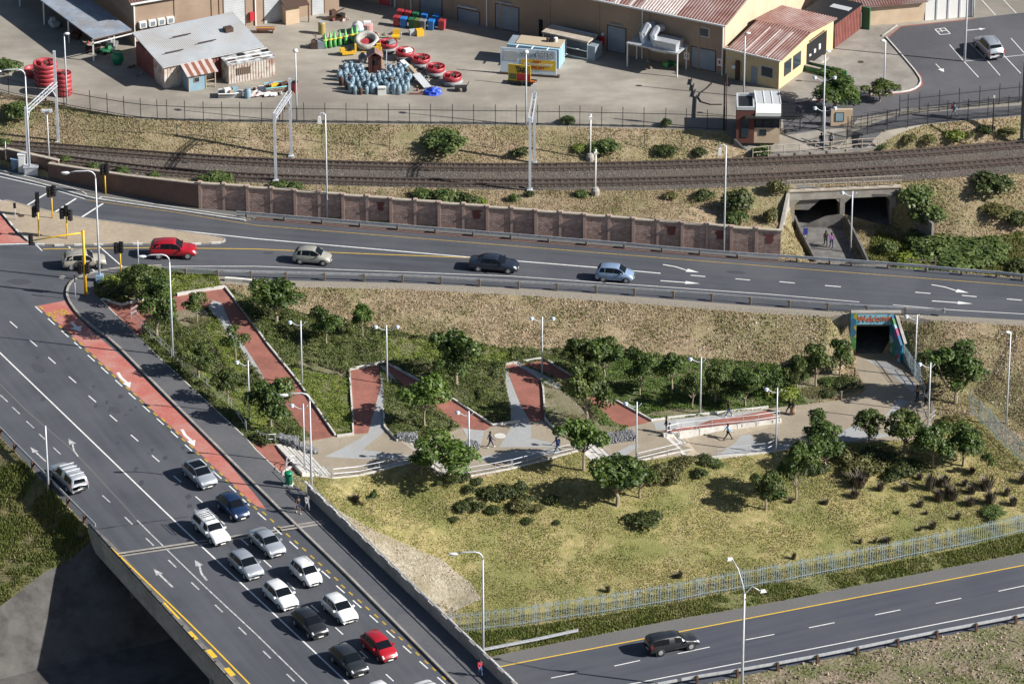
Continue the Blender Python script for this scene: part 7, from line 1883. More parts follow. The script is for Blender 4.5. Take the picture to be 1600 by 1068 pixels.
def ribwall(fr, a0, a1, b, c0, c1a, c1b, name, mat, parent, pitch=.28, side=-1, depth=.05):
    mb = MB(); n = max(1, int(abs(a1-a0)/pitch)); L = Vector(parent.location)
    for i in range(n):
        t0, t1 = i/n, (i+.5)/n
        x0, x1 = a0+(a1-a0)*t0, a0+(a1-a0)*t1; h0, h1 = c1a+(c1b-c1a)*t0, c1a+(c1b-c1a)*t1
        vs = [fr.p(x, b+q, z)-L for q in (0, depth*side) for x, z in ((x0,c0),(x1,c0),(x1,h1),(x0,h0))]
        mb.add(vs, [(4,5,6,7),(0,4,7,3),(1,2,6,5),(3,7,6,2)])
    return mb.build(name, mat, parent)
def on_wall(fr, name, mat, parent, u0, v0, u1, v1, proud=.05, b=0, frame=None, text=None):
    a0, c1 = fr.on(u0, v0, b); a1, c0 = fr.on(u1, v1, b)
    if a0 > a1: a0, a1 = a1, a0
    if frame: fbox(fr, a0-.12, a1+.12, b-proud*.6, b+.05, c0-.1, c1+.1, name+'_frame', frame, parent)
    return fbox(fr, a0, a1, b-proud, b+.05, c0, c1, name, mat, parent)
def roller_door(fr, parent, u0, v0, u1, v1, mat='roller', b=0, name='roller_door'):
    o = on_wall(fr, name, mat, parent, u0, v0, u1, v1, .03, b, 'brown_dark'); a0, c1 = fr.on(u0, v0, b); a1, c0 = fr.on(u1, v1, b)
    if a0 > a1: a0, a1 = a1, a0
    mb = MB(); k = max(3, int((c1-c0)/.28)); L = Vector(parent.location)
    for i in range(k):
        z = c0+(c1-c0)*(i+.5)/k; mb.bar(fr.p(a0+.05, b-.04, z)-L, fr.p(a1-.05, b-.04, z)-L, .03, .04)
    s_ = mb.build('slat_ribs', mat, parent); s_['kind'] = 'stuff'; return o
# --- long warehouse
f1 = FR(P(1130,118,YARD), P(1130,118,YARD)-P(540,-5,YARD)); Z_ = 0
B1 = thing('warehouse', 'long tan warehouse with red ribbed roof and grey roller doors at the top', 'warehouse', f1.o)
fbox(f1, -62, 0, 0, .3, -.2, 6.05, 'front_wall', 'wall_tan', B1)
fbox(f1, -.3, 0, .3, 26, -.2, 6.05, 'gable_wall', 'wall_cream', B1)
mb = MB(); g = [f1.p(0, .0, 6.05), f1.p(0, 13, 8.6), f1.p(0, 26, 6.05)]; g2_ = [q-f1.e*.3 for q in g]; L = f1.o
mb.add([q-L for q in g+g2_], [(0,1,2),(5,4,3),(0,3,4,1),(1,4,5,2),(2,5,3,0)]); mb.build('gable_top', 'wall_cream', B1)
fbox(f1, -62, -.3, 25.7, 26, -.2, 6.0, 'rear_wall', 'wall_tan', B1)
segs = [(-62,-32,'roof_red'),(-32,-30.4,'roof_light'),(-30.4,-19.4,'roof_red'),(-19.4,-17.8,'roof_light'),(-17.8,-13.4,'roof_red'),(-13.4,-12.6,'roof_light'),(-12.6,-11.6,'roof_red'),(-11.6,-11.0,'roof_light'),(-11.0,-10.2,'roof_red'),(-10.2,-5.6,'roof_light'),(-5.6,.35,'roof_red')]
for a, b, m_ in segs: corrug(f1, a, b, -.35, 13, 6.08, 8.72, 'roof_sheet', m_, B1, .35, .07)
corrug(f1, -62, .35, 26.3, 13, 6.08, 8.72, 'roof_sheet', 'roof_red', B1, .35, .07)
fbox(f1, -62, .4, -.5, -.36, 5.92, 6.1, 'gutter', 'white_paint', B1)
for u, v in ((1004,20),(761,0),(618,0),(643,0)): a, c = f1.on(u, 60); fbox(f1, a-.05, a+.05, -.14, -.02, 0, 5.95, 'downpipe', 'white_paint', B1)
a, c = f1.on(1129,60); fbox(f1, -.16, -.04, -.16, -.02, 0, 5.95, 'downpipe', 'white_paint', B1)
for k in range(10): a = -3-k*6.1; fbox(f1, a-.12, a+.12, -.06, -.0, 0, 5.9, 'pilaster', 'wall_tan', B1)
for r in ((716,13,749,41),(775,6,810,50),(657,-8,690,26),(950,40,977,84),(1081,73,1117,112),(595,-30,612,12)): roller_door(f1, B1, *r)
on_wall(f1, 'window', 'glass_window', B1, 1092,43,1107,58, .04, 0, 'roller_pale')
on_wall(f1, 'red_door', 'sign_red', B1, 593,-4,610,12, .04)
for r in ((717,9,746,13),(777,2,801,6),(953,36,974,40)): on_wall(f1, 'door_light', 'roller_pale', B1, *r, proud=.3)
on_wall(f1, 'dark_opening', 'void', B1, 842,30,848,58, .02)
for r, m_ in (((1069,81,1077,96),'white_paint'),((1121,91,1128,106),'white_paint')):
    on_wall(f1, 'wall_sign', m_, B1, *r, proud=.05); u0, v0, u1, v1 = r
    on_wall(f1, 'sign_band', 'sign_red', B1, u0, v1-3.5, u1, v1, .06); on_wall(f1, 'sign_emblem', 'sign_red', B1, u0+2, v0+3, u1-2, v0+9, .06)
on_wall(f1, 'hose_box', 'sign_red', B1, 938,57,945,69, .25); on_wall(f1, 'hose_box', 'sign_red', B1, 892,48,906,59, .3)
on_wall(f1, 'white_box', 'white_paint', B1, 941,51,944,55, .25)
# duct and platform
D1 = thing('ventilation_duct', 'large curved metal duct on a steel platform in front of the warehouse', 'duct', f1.p(-9, -1, 0))
def fl(u, v, b): a, c = f1.on(u, v, b); return f1.p(a, b, c)-D1.location
for off in (0, 1.15):
    o3 = f1.e*off
    mb = MB(); mb.tube([fl(1020,40,-.1)+o3, fl(1012,42,-1.0)+o3, fl(1006,52,-1.5)+o3, fl(1008,66,-1.7)+o3, fl(1022,73,-1.7)+o3, fl(1044,77,-1.7)+o3], .55 if not off else .45, 8); mb.build('duct', 'steel', D1)
fbx = lambda a0,a1,b0,b1,c0,c1,n,m: fbox(f1,a0,a1,b0,b1,c0,c1,n,m,D1)
a0, c0 = f1.on(992,106,-.6); a1, c1 = f1.on(1052,119,-2.6)
fbx(a0, a1+.6, -2.8, -.2, 2.7, 2.85, 'platform', 'steel'); fbx(a1-2.6, a1+.2, -2.5, -.6, 2.85, 3.7, 'fan_unit', 'steel')
for a, b in ((a0+.1,-2.7),(a1+.5,-2.7),(a0+.1,-.4),(a1+.5,-.4)): fbx(a-.06, a+.06, b-.06, b+.06, 0, 2.7, 'leg', 'white_paint')
# --- yellow office building
f2 = FR(P(1131,119.5,YARD)+Vector((0.1,-.05,0)), P(1215,139.5,YARD)-P(1131,119.5,YARD)); LY = (P(1215,139.5,YARD)-P(1131,119.5,YARD)).length
B2 = thing('office_building', 'yellow single storey building with red ribbed roof, right of the warehouse', 'building', f2.o)
fbox(f2, .05, LY, 0, .25, -.1, 3.55, 'front_wall', 'wall_yellow', B2); fbox(f2, LY-.25, LY, .25, 12.6, -.1, 3.4, 'side_wall', 'wall_yellow', B2)
mb = MB(); L = f2.o; g = [f2.p(LY, 0, 3.4), f2.p(LY, 6.4, 4.25), f2.p(LY, 12.6, 3.6), f2.p(LY, 12.6, 3.4)]; gg = [q-f2.e*.25 for q in g]
mb.add([q-L for q in g+gg], [(0,1,2,3),(7,6,5,4),(0,4,5,1),(1,5,6,2)]); mb.build('side_wall_top', 'wall_yellow', B2)
corrug(f2, .4, LY+.35, -.35, 6.4, 3.58, 4.36, 'roof_sheet', 'roof_red', B2, .33, .07)
corrug(f2, -.0, LY+.35, 12.8, 6.4, 3.72, 4.36, 'roof_sheet', 'roof_red', B2, .33, .07)
for a in (2.2,3.5,3.9,5.0): corrug(f2, a, a+.33, -.3, 5.6, 3.62, 4.3, 'roof_sheet', 'roof_light', B2, .33, .07)
fbox(f2, .1, LY+.4, -.48, -.36, 3.44, 3.6, 'gutter', 'white_paint', B2)
on_wall(f2, 'window', 'glass_window', B2, 1190,103,1207,122, .04, 0, 'roller_pale'); on_wall(f2, 'door', 'roller', B2, 1174,103,1183,131, .04)
on_wall(f2, 'wall_pipe', 'brown_dark', B2, 1151,94,1156,124, .3); on_wall(f2, 'vent', 'roller_pale', B2, 1136,88,1143,93, .04)
on_wall(f2, 'air_unit', 'white_paint', B2, 1146,100,1151,106, .4)
f2s = FR(f2.p(LY, 0, 0), f2.n)
f2s.n = -f2.e
for r in ((1226,96,1235,116),(1240,85,1250,106)):
    a0, c1 = f2s.on(r[0], r[1]); a1, c0 = f2s.on(r[2], r[3]); c0, c1 = 1.15, 2.6
    fbox(f2s, a0-.1, a1+.1, -.04, .05, c0-.1, c1+.1, 'window_frame', 'brown_dark', B2); fbox(f2s, a0, a1, -.06, .05, c0, c1, 'window', 'glass_window', B2)
a0, _ = f2s.on(1260,90); a1, _ = f2s.on(1291,70); fbox(f2s, a0, a1, -.03, .05, .1, 2.9, 'entrance', 'void', B2)
for k in range(3): fbox(f2s, a0+.5+k*1.1, a0+.9+k*1.1, -.12, -.03, 1.3, 1.5+.2*k, 'lamp', 'white_paint', B2)
fbox(f2s, a0+.5, a1-.6, -.06, .05, 3.0, 3.15, 'lettering_bar', 'brown_dark', B2)
fbox(f2s, a0-.2, a1-1, -.9, -.1, .0, .35, 'door_step', 'concrete', B2)
for (p0, p1, lb) in (((1258,110),(1315,124),'dark green low ramp wall, nearer the camera, beside the yellow building'),((1264,104),(1323,118),'dark green low ramp wall, farther one, beside the yellow building')):
    a, b = ZY(*p0), ZY(*p1); rt = thing('ramp_side', lb, 'low wall', a, 0, 'green ramp walls'); mb = MB(); mb.bar((0,0,.3), b-a+Vector((0,0,.3)), .3, .6); mb.build('panel', 'green_dark', rt)
    mb = MB(); mb.bar((0,0,.64), b-a+Vector((0,0,.64)), .36, .08); mb.build('coping', 'concrete', rt)
# red shed with a dark flat roof behind
B3 = thing('store_shed', 'dark red shed with flat black roof and white skylight behind the yellow building', 'shed', f2.p(LY, 12.9, 0))
fbox(f2, LY-4.4, LY, 12.9, 19.3, 0, 2.9, 'walls', 'shed_red', B3); fbox(f2, LY-4.5, LY+.12, 12.85, 19.4, 2.9, 3.0, 'roof', 'black', B3)
fbox(f2, LY-2.6, LY-.3, 16.6, 17.6, 3.0, 3.06, 'skylight', 'skylight', B3); ribwall(f2s, 13, 19.2, 0, 0, 2.85, 2.85, 'wall_ribs', 'shed_red', B3, .35)
fbox(f2, LY, LY+1.0, 19.4, 19.6, 0, 2.6, 'green_panel', 'green_dark', B3)
# beige building and panel wall at the top right
f4 = FR(P(1341,41.5,YARD), P(1516,26,YARD)-P(1341,41.5,YARD)); B4 = thing('beige_building', 'beige building with red tiled roof edge at the top right', 'building', f4.o)
l4 = (P(1443,32,YARD)-P(1341,41.5,YARD)).length; fbox(f4, 0, l4, 0, 7, 0, 2.5, 'walls', 'wall_cream', B4)
corrug(f4, -.4, l4+.3, -.5, 7, 2.52, 4.2, 'roof', 'roof_red', B4, .3, .06)
B5 = thing('panel_wall', 'white panel wall between beige building and parking lot', 'wall', f4.p(l4+.1, 0, 0)); l5 = (P(1516,26,YARD)-P(1341,41.5,YARD)).length
for k in range(4):
    a = l4+.1+(l5-l4)*k/4; b = l4+.1+(l5-l4)*(k+1)/4; fbox(f4, a+.05, b-.05, 0, .12, 0, 2.3, 'panel', 'white_paint', B5); fbox(f4, b-.08, b+.08, -.08, .2, 0, 2.4, 'post', 'roller_pale', B5)
# --- left warehouse
f5 = FR(P(210,72,YARD), P(530,17,YARD)-P(210,72,YARD)); B6 = thing('tan_workshop', 'tan workshop building with pale doors at the top left', 'warehouse', f5.o)
l6 = (P(530,17,YARD)-P(210,72,YARD)).length
fbox(f5, 0, l6, 0, .3, -.1, 5.25, 'front_wall', 'wall_tan', B6); fbox(f5, 0, .3, .3, 22, -.1, 5.25, 'side_wall', 'wall_tan', B6)
corrug(f5, -.4, l6+.3, -.4, 12, 5.3, 7.4, 'roof_sheet', 'roof_red', B6, .33, .07); corrug(f5, -.4, l6+.3, 24, 12, 5.3, 7.4, 'roof_sheet', 'roof_red', B6, .33, .07)
fbox(f5, -.4, l6, -.52, -.4, 5.12, 5.3, 'gutter', 'white_paint', B6); fbox(f5, .02, .16, -.16, -.02, 0, 5.2, 'downpipe', 'white_paint', B6)
for u in (275,333,345): a, c = f5.on(u, 40); fbox(f5, a-.15, a+.15, -.08, 0, 0, 5.1, 'pilaster', 'wall_tan', B6)
for u in (222,237,251,265):
    a, c = f5.on(u, 44-(u-222)*.12); fbox(f5, a-.42, a+.42, -.5, -.05, 2.15, 2.85, 'air_conditioner', 'white_paint', B6); fbox(f5, a-.25, a+.25, -.52, -.5, 2.25, 2.75, 'fan_grille', 'roller', B6)
roller_door(f5, B6, 349,-6,383,48, 'roller_pale'); roller_door(f5, B6, 412,-12,444,38, 'roller_pale'); roller_door(f5, B6, 487,-22,506,25, 'roller_pale')
a, c = f5.on(393,38); fbox(f5, a-.25, a+.25, -.3, -.02, .7, 1.7, 'hose_box', 'sign_red', B6); a, c = f5.on(399,30); fbox(f5, a-.06, a+.06, -.16, -.02, 0, 5.1, 'downpipe', 'white_paint', B6)
# lean-to hut in front of it
p = ZY(447,39.5); HT = thing('entrance_hut', 'small beige lean-to hut with brown roof at the workshop door', 'hut', p); fh = FR(p, f5.e)
fbox(fh, 0, 1.6, 0, 2.2, 0, 2.1, 'walls', 'wall_cream', HT); fpoly(fh, [(-.15,-.4,2.2),(2.7,-.4,2.2),(2.7,2.2,2.9),(-.15,2.2,2.9)], .08, 'roof', 'brown_dark', HT)
fbox(fh, 2.55, 2.65, -.3, -.2, 0, 2.1, 'post', 'brown_dark', HT)
# open canopy
p = ZY(147,96); CN = thing('open_canopy', 'large open sided blue grey canopy roof on white posts at the top left', 'canopy', p); vB = ZY(207,84)-p; vC = (ZY(81,47)-p); n_ = vC/vC.length
def cpt(s, t, c): return vB*s+n_*t+Vector((0,0,c))
mb = MB(); top = [cpt(0,0,2.7), cpt(1,0,2.9), cpt(1,24,2.9), cpt(0,24,2.7)]; mb.add(top+[q-Vector((0,0,.12)) for q in top], [(0,1,2,3),(7,6,5,4),(0,4,5,1),(1,5,6,2),(2,6,7,3),(3,7,4,0)])
for k in range(60): mb.bar(cpt(0,k*.4+.1,2.73), cpt(1,k*.4+.1,2.93), .08, .05)
mb.build('roof', 'roof_blue', CN)
mb = MB(); mb.bar(cpt(0,-.05,2.55), cpt(1,-.05,2.75), .1, .1); mb.build('edge_beam', 'rust', CN); mb = MB(); mb.bar(cpt(0,-.1,2.2), cpt(1,-.1,2.45), .09, .12); mb.build('rail', 'white_paint', CN)
for s, t in ((0,.1),(0,6),(0,12),(0,18),(.55,.1)):
    q = cpt(s,t,0); mb = MB(); mb.box((q.x,q.y,1.3), (.16,.16,2.6)); mb.build('post', 'white_paint', CN)
for k, (s, t, w, h, m_, lb) in enumerate(((.25,2.5,1.6,.9,'brown_dark','brown'),(.5,1.6,1.4,.8,'green_dark','green'),(.3,7,1.5,1.1,'rust','rusty'),(.15,11,1.3,1.0,'roller_pale','grey'),(.8,3,1.2,.9,'tube_grey','dark grey'))):
    q = p+cpt(s,t,0); rt = thing('stored_machine', lb+' machine stored in shade under the open canopy', 'machine', q, k*.7)
    mb = MB(); mb.box((0,0,h*.35), (w,.8,h*.5)); mb.build('frame', m_, rt); mb = MB(); mb.box((w*.2,0,h*.8), (w*.4,.6,h*.4), taper=.7); mb.build('housing', m_, rt)
    for s2 in (-1, 1): mb = MB(); mb.lathe([(.22,-.06),(.22,.06)], (s2*w*.35,-.42,.22), 12, M=Matrix.Rotation(PI/2,3,'X')); mb.build('wheel', 'rubber', rt)
# grey roofed low shed
f7 = FR(P(257,138.5,YARD), P(409,106.5,YARD)-P(257,138.5,YARD)); SH = thing('low_shed', 'low shed of white and red sheeting under a wide grey roof', 'shed', f7.o); l7 = (P(409,106.5,YARD)-P(257,138.5,YARD)).length
fbox(f7, .02, l7, .02, 7.4, 0, 2.65, 'walls', 'shed_red', SH); aw, _ = f7.on(333,120); ribwall(f7, .0, aw, 0, 0, 2.65, 2.65, 'white_sheeting', 'rusty_white', SH, .4, depth=.06); fbox(f7, 0, aw, -.02, .02, 0, 2.6, 'white_backing', 'rusty_white', SH)
ribwall(f7, aw+.05, l7, 0, 0, 2.65, 2.65, 'red_sheeting', 'shed_red', SH, .4, depth=.06)
fs = FR(f7.o, -f7.n); fs.n = f7.e; fbox(f7, -.03, .02, 0, 2.6, 0, 2.6, 'white_side', 'rusty_white', SH)
corrug(f7, -.3, l7+.2, -.4, 7.6, 2.72, 3.75, 'roof', 'roof_grey', SH, .22, .02)
mb = MB(); q = ZY(357,91)+Vector((0,0,0)); a, c = f7.on(357,60,4); fbox(f7, a-.45, a+.45, 3.6, 4.4, 3.25, 3.75, 'roof_unit', 'brown_dark', SH)
for (a0, a1, b) in ((3.2,4.2,4.6),(5.2,6.2,2.4),(1.0,2.0,1.8)): fbox(f7, a0, a1+1.2, b, b+.1, 2.98+b*.13, 3.06+b*.13, 'roof_patch', 'brown_dark', SH)
# blue hut
f8 = FR(P(295,143.5,YARD), P(330,137,YARD)-P(295,143.5,YARD)); BH = thing('blue_hut', 'small blue hut with striped rusty roof and open porch', 'hut', f8.o)
fbox(f8, 0, 2.0, 0, 1.9, 0, 1.95, 'walls', 'hut_blue', BH); fbox(f8, .6, 1.3, -.05, .02, .95, 1.6, 'window_frame', 'beige_box', BH); fbox(f8, .68, 1.22, -.07, .02, 1.02, 1.52, 'window', 'glass_window', BH)
for a in (0, 1.95, 3.05): fbox(f8, a, a+.1, -.06, .04, 0, 2.0, 'corner_post', 'beige_box', BH)
fbox(f8, 3.05, 3.15, 1.8, 1.9, 0, 2.2, 'corner_post', 'beige_box', BH)
for k in range(9): fpoly(f8, [(-.25+k*.4,-.35,1.95),(.14+k*.4,-.35,1.95),(.14+k*.4,2.1,2.75),(-.25+k*.4,2.1,2.75)], .06, 'roof_strip', 'rust_red' if k % 2 else 'roof_light', BH) if 'rust_red' in MATS or paint('rust_red', (.22,.085,.05), .8) else None
for z in (.4,.9): fbox(f8, 2.1, 3.05, -.02, .03, z, z+.07, 'porch_rail', 'beige_box', BH)
# rusty white container
f9 = FR(P(357,131.5,YARD), P(430,119,YARD)-P(357,131.5,YARD)); CT = thing('rusty_container', 'rust streaked white container with barred window and peeling roof', 'container', f9.o); l9 = (P(430,119,YARD)-P(357,131.5,YARD)).length
fbox(f9, 0, l9, 0, 2.6, 0, 2.2, 'walls', 'rusty_white', CT); ribwall(f9, .05, l9, 0, .1, 2.15, 2.15, 'front_ribs', 'rusty_white', CT, .3); fbox(f9, -.08, l9+.08, -.08, 2.7, 2.2, 2.32, 'roof', 'rusty_roof', CT)
fbox(f9, .9, 2.5, -.09, -.02, .9, 1.7, 'window', 'brown_dark', CT)
for k in range(7): fbox(f9, 1.0+k*.22, 1.04+k*.22, -.12, -.08, .9, 1.7, 'window_bar', 'beige_box', CT)
for k in range(4): fbox(f9, .4+k*1.4, 1.2+k*1.4, .3+(k%2)*1.2, 1.1+(k%2)*1.2, 2.32, 2.37, 'roof_patch', 'void' if k % 2 else 'brown_dark', CT)
for k in range(3): fbox(f9, .1, l9-.1, .4+k*.9, .5+k*.9, 2.33, 2.42, 'roof_slat', 'white_paint', CT)
# --- blue container kiosk, banner, trailer sign, long kiosk
f10 = FR(P(792,99,YARD), P(873,108,YARD)-P(792,99,YARD)); K1 = thing('container_kiosk', 'pale blue container kiosk with sandy roof behind the big banner', 'kiosk', f10.o); l10 = (P(873,108,YARD)-P(792,99,YARD)).length
fbox(f10, 0, l10, 0, 2.5, 0, 2.3, 'walls', 'container_blue', K1); fbox(f10, .9, l10+.05, .3, 2.55, 2.3, 2.42, 'roof', 'sand_roof', K1); fbox(f10, 0, .9, .2, 2.5, 2.3, 2.35, 'inner_floor', 'roller', K1)
fs10 = FR(f10.p(l10,0,0), f10.n); fs10.n = -f10.e; ribwall(fs10, .05, 2.45, 0, 0, 2.25, 2.25, 'end_ribs', 'container_blue', K1, .6, depth=.05)
for k in range(3): fbox(f10, 1.2+k*1.7, 1.3+k*1.7, -.7, .2, 2.25, 2.35, 'awning_strut', 'white_paint', K1)
q = f10.p(l10-1.2, 1.6, 2.42); rt = thing('roof_clutter', 'dark clutter lying on the sandy roof of the kiosk', 'clutter', q)
for k, (x, y, m_) in enumerate(((0,0,'black'),(.4,.2,'white_paint'),(-.4,.1,'brown_dark'))): mb = MB(); mb.box((x,y,.2), (.4,.3,.4), rz=k); mb.build('piece', m_, rt)
f11 = FR(P(782,115.5,YARD), P(869,121.5,YARD)-P(782,115.5,YARD)); BN = thing('banner_board', 'large blue and yellow banner board reading OPEN in front of the kiosk', 'banner', f11.o); l11 = (P(869,121.5,YARD)-P(782,115.5,YARD)).length
fbox(f11, 0, l11, 0, .08, .25, 3.15, 'board', 'banner_blue', BN); fbox(f11, l11*.37, l11-.05, -.02, .02, .75, 1.95, 'yellow_field', 'banner_yellow', BN)
fbox(f11, -.1, l11+.35, -.1, .4, .05, .2, 'base_beam', 'brown_dark', BN)
for a in (0, l11-.08): fbox(f11, a, a+.08, .08, .16, 0, 3.1, 'post', 'roller_pale', BN)
def ftext(fr, body, a, b, c, size, mat, parent, sx=1, bold=.01):
    M = Matrix.Translation(fr.p(a, b, c)-Vector(parent.location)) @ Matrix.Rotation(fr.ang, 4, 'Z') @ Matrix.Rotation(PI/2, 4, 'X')
    return text_mesh('lettering', body, size, mat, parent, M, bold=bold, sx=sx, ext=.01)
ftext(f11, 'OPEN!', l11*.8, -.03, 2.55, 1.0, 'black', BN, .72, .05); ftext(f11, 'OPEN!', l11*.8, -.045, 2.55, 1.0, 'banner_text', BN, .72, .005)
ftext(f11, 'We are', l11*.5, -.03, 2.5, .75, 'roller', BN, .75, .02)
ftext(f11, 'EVERY', l11*.66, -.05, 1.72, .36, 'text_red', BN, .9); ftext(f11, 'SATURDAY & SUNDAY', l11*.68, -.05, 1.4, .36, 'white_paint', BN, .85); ftext(f11, 'APRIL 2018', l11*.66, -.05, 1.02, .36, 'text_red', BN, .9); ftext(f11, 'www.open.co.za', l11*.75, -.03, .5, .28, 'roller', BN, .9) if False else None
fbox(f11, l11*.06, l11*.3, -.02, .02, 1.7, 2.8, 'faded_picture', 'roller_pale', BN)
f12 = FR(P(794,131,YARD), P(829,134.5,YARD)-P(794,131,YARD)); TS = thing('trailer_sign', 'small yellow trailer sign on wheels reading We are OPEN', 'trailer', f12.o); l12 = (P(829,134.5,YARD)-P(794,131,YARD)).length
fbox(f12, 0, l12, 0, .1, .45, 2.35, 'board', 'banner_yellow', TS); fbox(f12, .95, l12-.02, -.02, .02, .55, 1.35, 'lower_field', 'sign_red', TS); fbox(f12, .1, .9, -.02, .02, .6, 1.3, 'picture', 'leafgreen' if 'leafgreen' in MATS else paint('leafgreen', (.12,.16,.05), .7).name, TS)
ftext(f12, 'We are', l12*.6, -.04, 2.0, .5, 'black', TS, .85, .02); ftext(f12, 'OPEN!', l12*.62, -.04, 1.6, .5, 'black', TS, .85, .02)
fbox(f12, -.1, l12+.5, -.2, .9, .3, .42, 'chassis', 'black', TS); fbox(f12, l12, l12+.55, -.1, .1, .45, .6, 'orange_bar', 'cloth_orange', TS)
for b in (-.25, .85): mb = MB(); mb.lathe([(.3,-.08),(.3,.08)], f12.p(l12*.55,b,.3)-f12.o, 12, M=Matrix.Rotation(f12.ang,3,'Z') @ Matrix.Rotation(PI/2,3,'X')); mb.build('wheel', 'rubber', TS)
f13 = FR(P(848,78,YARD), P(912,92,YARD)-P(848,78,YARD)); K2 = thing('long_kiosk', 'long open blue and white kiosk counter against the warehouse', 'kiosk', f13.o); l13 = 5.6
fbox(f13, 0, l13, 1.7, 1.8, 0, 2.0, 'back_panel', 'roller', K2); fbox(f13, -.1, l13+.1, -.1, 1.9, 2.0, 2.2, 'roof', 'coping', K2); fbox(f13, -.1, l13+.1, 1.9, 2.1, 2.05, 2.22, 'roof_edge', 'container_blue', K2)
for a in (0, 2.8, l13-.1): fbox(f13, a, a+.1, 0, .1, 0, 2.0, 'post', 'white_paint', K2)
fbox(f13, 0, l13, 0, .1, .9, 1.0, 'counter', 'white_paint', K2); fbox(f13, 0, l13, 0, .1, 0, .1, 'sill', 'white_paint', K2); fbox(f13, l13, l13+.9, 0, 1.7, 0, 1.7, 'blue_end', 'roller', K2)
# --- gatehouse
f14 = FR(P(1150,215.5,YARD-.1), Vector((1,-.03,0))); GH = thing('gatehouse', 'red brick gatehouse with glazed white roof and black canopy', 'gatehouse', f14.o)
fbox(f14, 0, 1.9, 0, 3.6, -.6, 3.25, 'brick_block', 'brick_red', GH); fbox(f14, .05, 1.85, .1, 3.5, 3.25, 3.32, 'roof', 'black', GH)
for r in ((0,1.9,-.05,.15),(0,1.9,3.45,3.65),(0,.18,.15,3.45),(1.72,1.9,.15,3.45)): fbox(f14, r[0], r[1], r[2], r[3], 3.25, 3.6, 'parapet', 'roller_pale', GH)
fbox(f14, .55, 1.3, -.06, .02, .1, 2.3, 'door', 'glass_window', GH); fbox(f14, 1.9, 4.6, .1, 3.6, -.6, 1.15, 'lower_wall', 'wall_cream', GH); fbox(f14, 1.95, 4.55, .15, 3.5, 1.15, 2.4, 'window_band', 'glass_window', GH)
for a in (1.95, 2.8, 3.7, 4.5): fbox(f14, a, a+.08, .08, .16, 1.15, 2.4, 'mullion', 'black', GH)
fbox(f14, 2.45, 3.2, .05, .12, .3, .95, 'lower_window', 'glass_window', GH); fbox(f14, .9, 6.2, -.5, 3.8, 2.45, 2.6, 'flat_canopy', 'dark_iron', GH)
fbox(f14, 2.0, 4.7, -.1, 3.4, 2.6, 2.95, 'upstand', 'white_paint', GH)
fpoly(f14, [(2.05,-.1,2.98),(4.7,-.1,2.98),(4.7,1.1,3.5),(2.05,1.1,3.5)], .08, 'white_roof_panel', 'white_paint', GH); fpoly(f14, [(2.05,1.1,3.5),(4.7,1.1,3.5),(4.5,3.6,3.9),(1.85,3.6,3.9)], .06, 'glass_roof', 'skylight', GH)
for a in (2.05, 2.95, 3.8, 4.65): fpoly(f14, [(a,1.1,3.56),(a+.08,1.1,3.56),(a-.1,3.6,3.96),(a-.18,3.6,3.96)], .06, 'glazing_bar', 'white_paint', GH)
for k in range(4): fpoly(f14, [(4.8,-.3+k*1.0,2.72),(6.3,-.3+k*1.0,2.72),(6.25,.5+k*1.0,2.78),(4.8,.5+k*1.0,2.78)], .06, 'canopy_panel', 'black', GH)
f15 = FR(P(1298,197,YARD), Vector((1,.02,0))); NB = thing('notice_wall', 'cream wall with framed notice partly behind the dense round tree', 'wall', f15.o); fbox(f15, 0, 2.3, 0, .3, 0, 1.9, 'panel', 'wall_cream', NB); fbox(f15, .5, 1.3, -.06, .02, .6, 1.5, 'notice', 'hut_blue', NB); fbox(f15, .42, 1.38, -.03, .02, .52, 1.58, 'notice_frame', 'black', NB)
# retaining side of the forecourt
a_, b_ = P(1150,217,YARD-.2), P(1175,242,RAILZ); FW_ = thing('forecourt_wall', 'sloping dark side wall left of the gatehouse forecourt', 'wall', a_); mb = MB(); d_ = b_-a_
mb.add([(0,0,0),(d_.x,d_.y,d_.z),(d_.x,d_.y,d_.z-.6),(0,0,-2.0),(-.25,0,0),(d_.x-.25,d_.y,d_.z),(d_.x-.25,d_.y,d_.z-.6),(-.25,0,-2.0)], [(0,1,2,3),(7,6,5,4),(4,5,1,0),(0,3,7,4),(1,5,6,2)]); mb.build('panel', 'concrete_dark', FW_)
# thin mast left of the gatehouse
p = ZY(1131,203); MS = thing('flag_mast', 'tall dark and red mast left of the gatehouse', 'mast', p); hM = hgt(p, 98)
mb = MB(); mb.tube([(0,0,0),(0,0,hM)], .1, 8); mb.build('pole', 'dark_iron', MS); mb = MB(); mb.tube([(.22,0,0),(.22,0,hM*.85)], .06, 6); mb.build('red_pole', 'brick_red', MS)
mb = MB(); mb.box((0,0,hM*.82), (.45,.3,.8)); mb.build('box', 'black', MS)

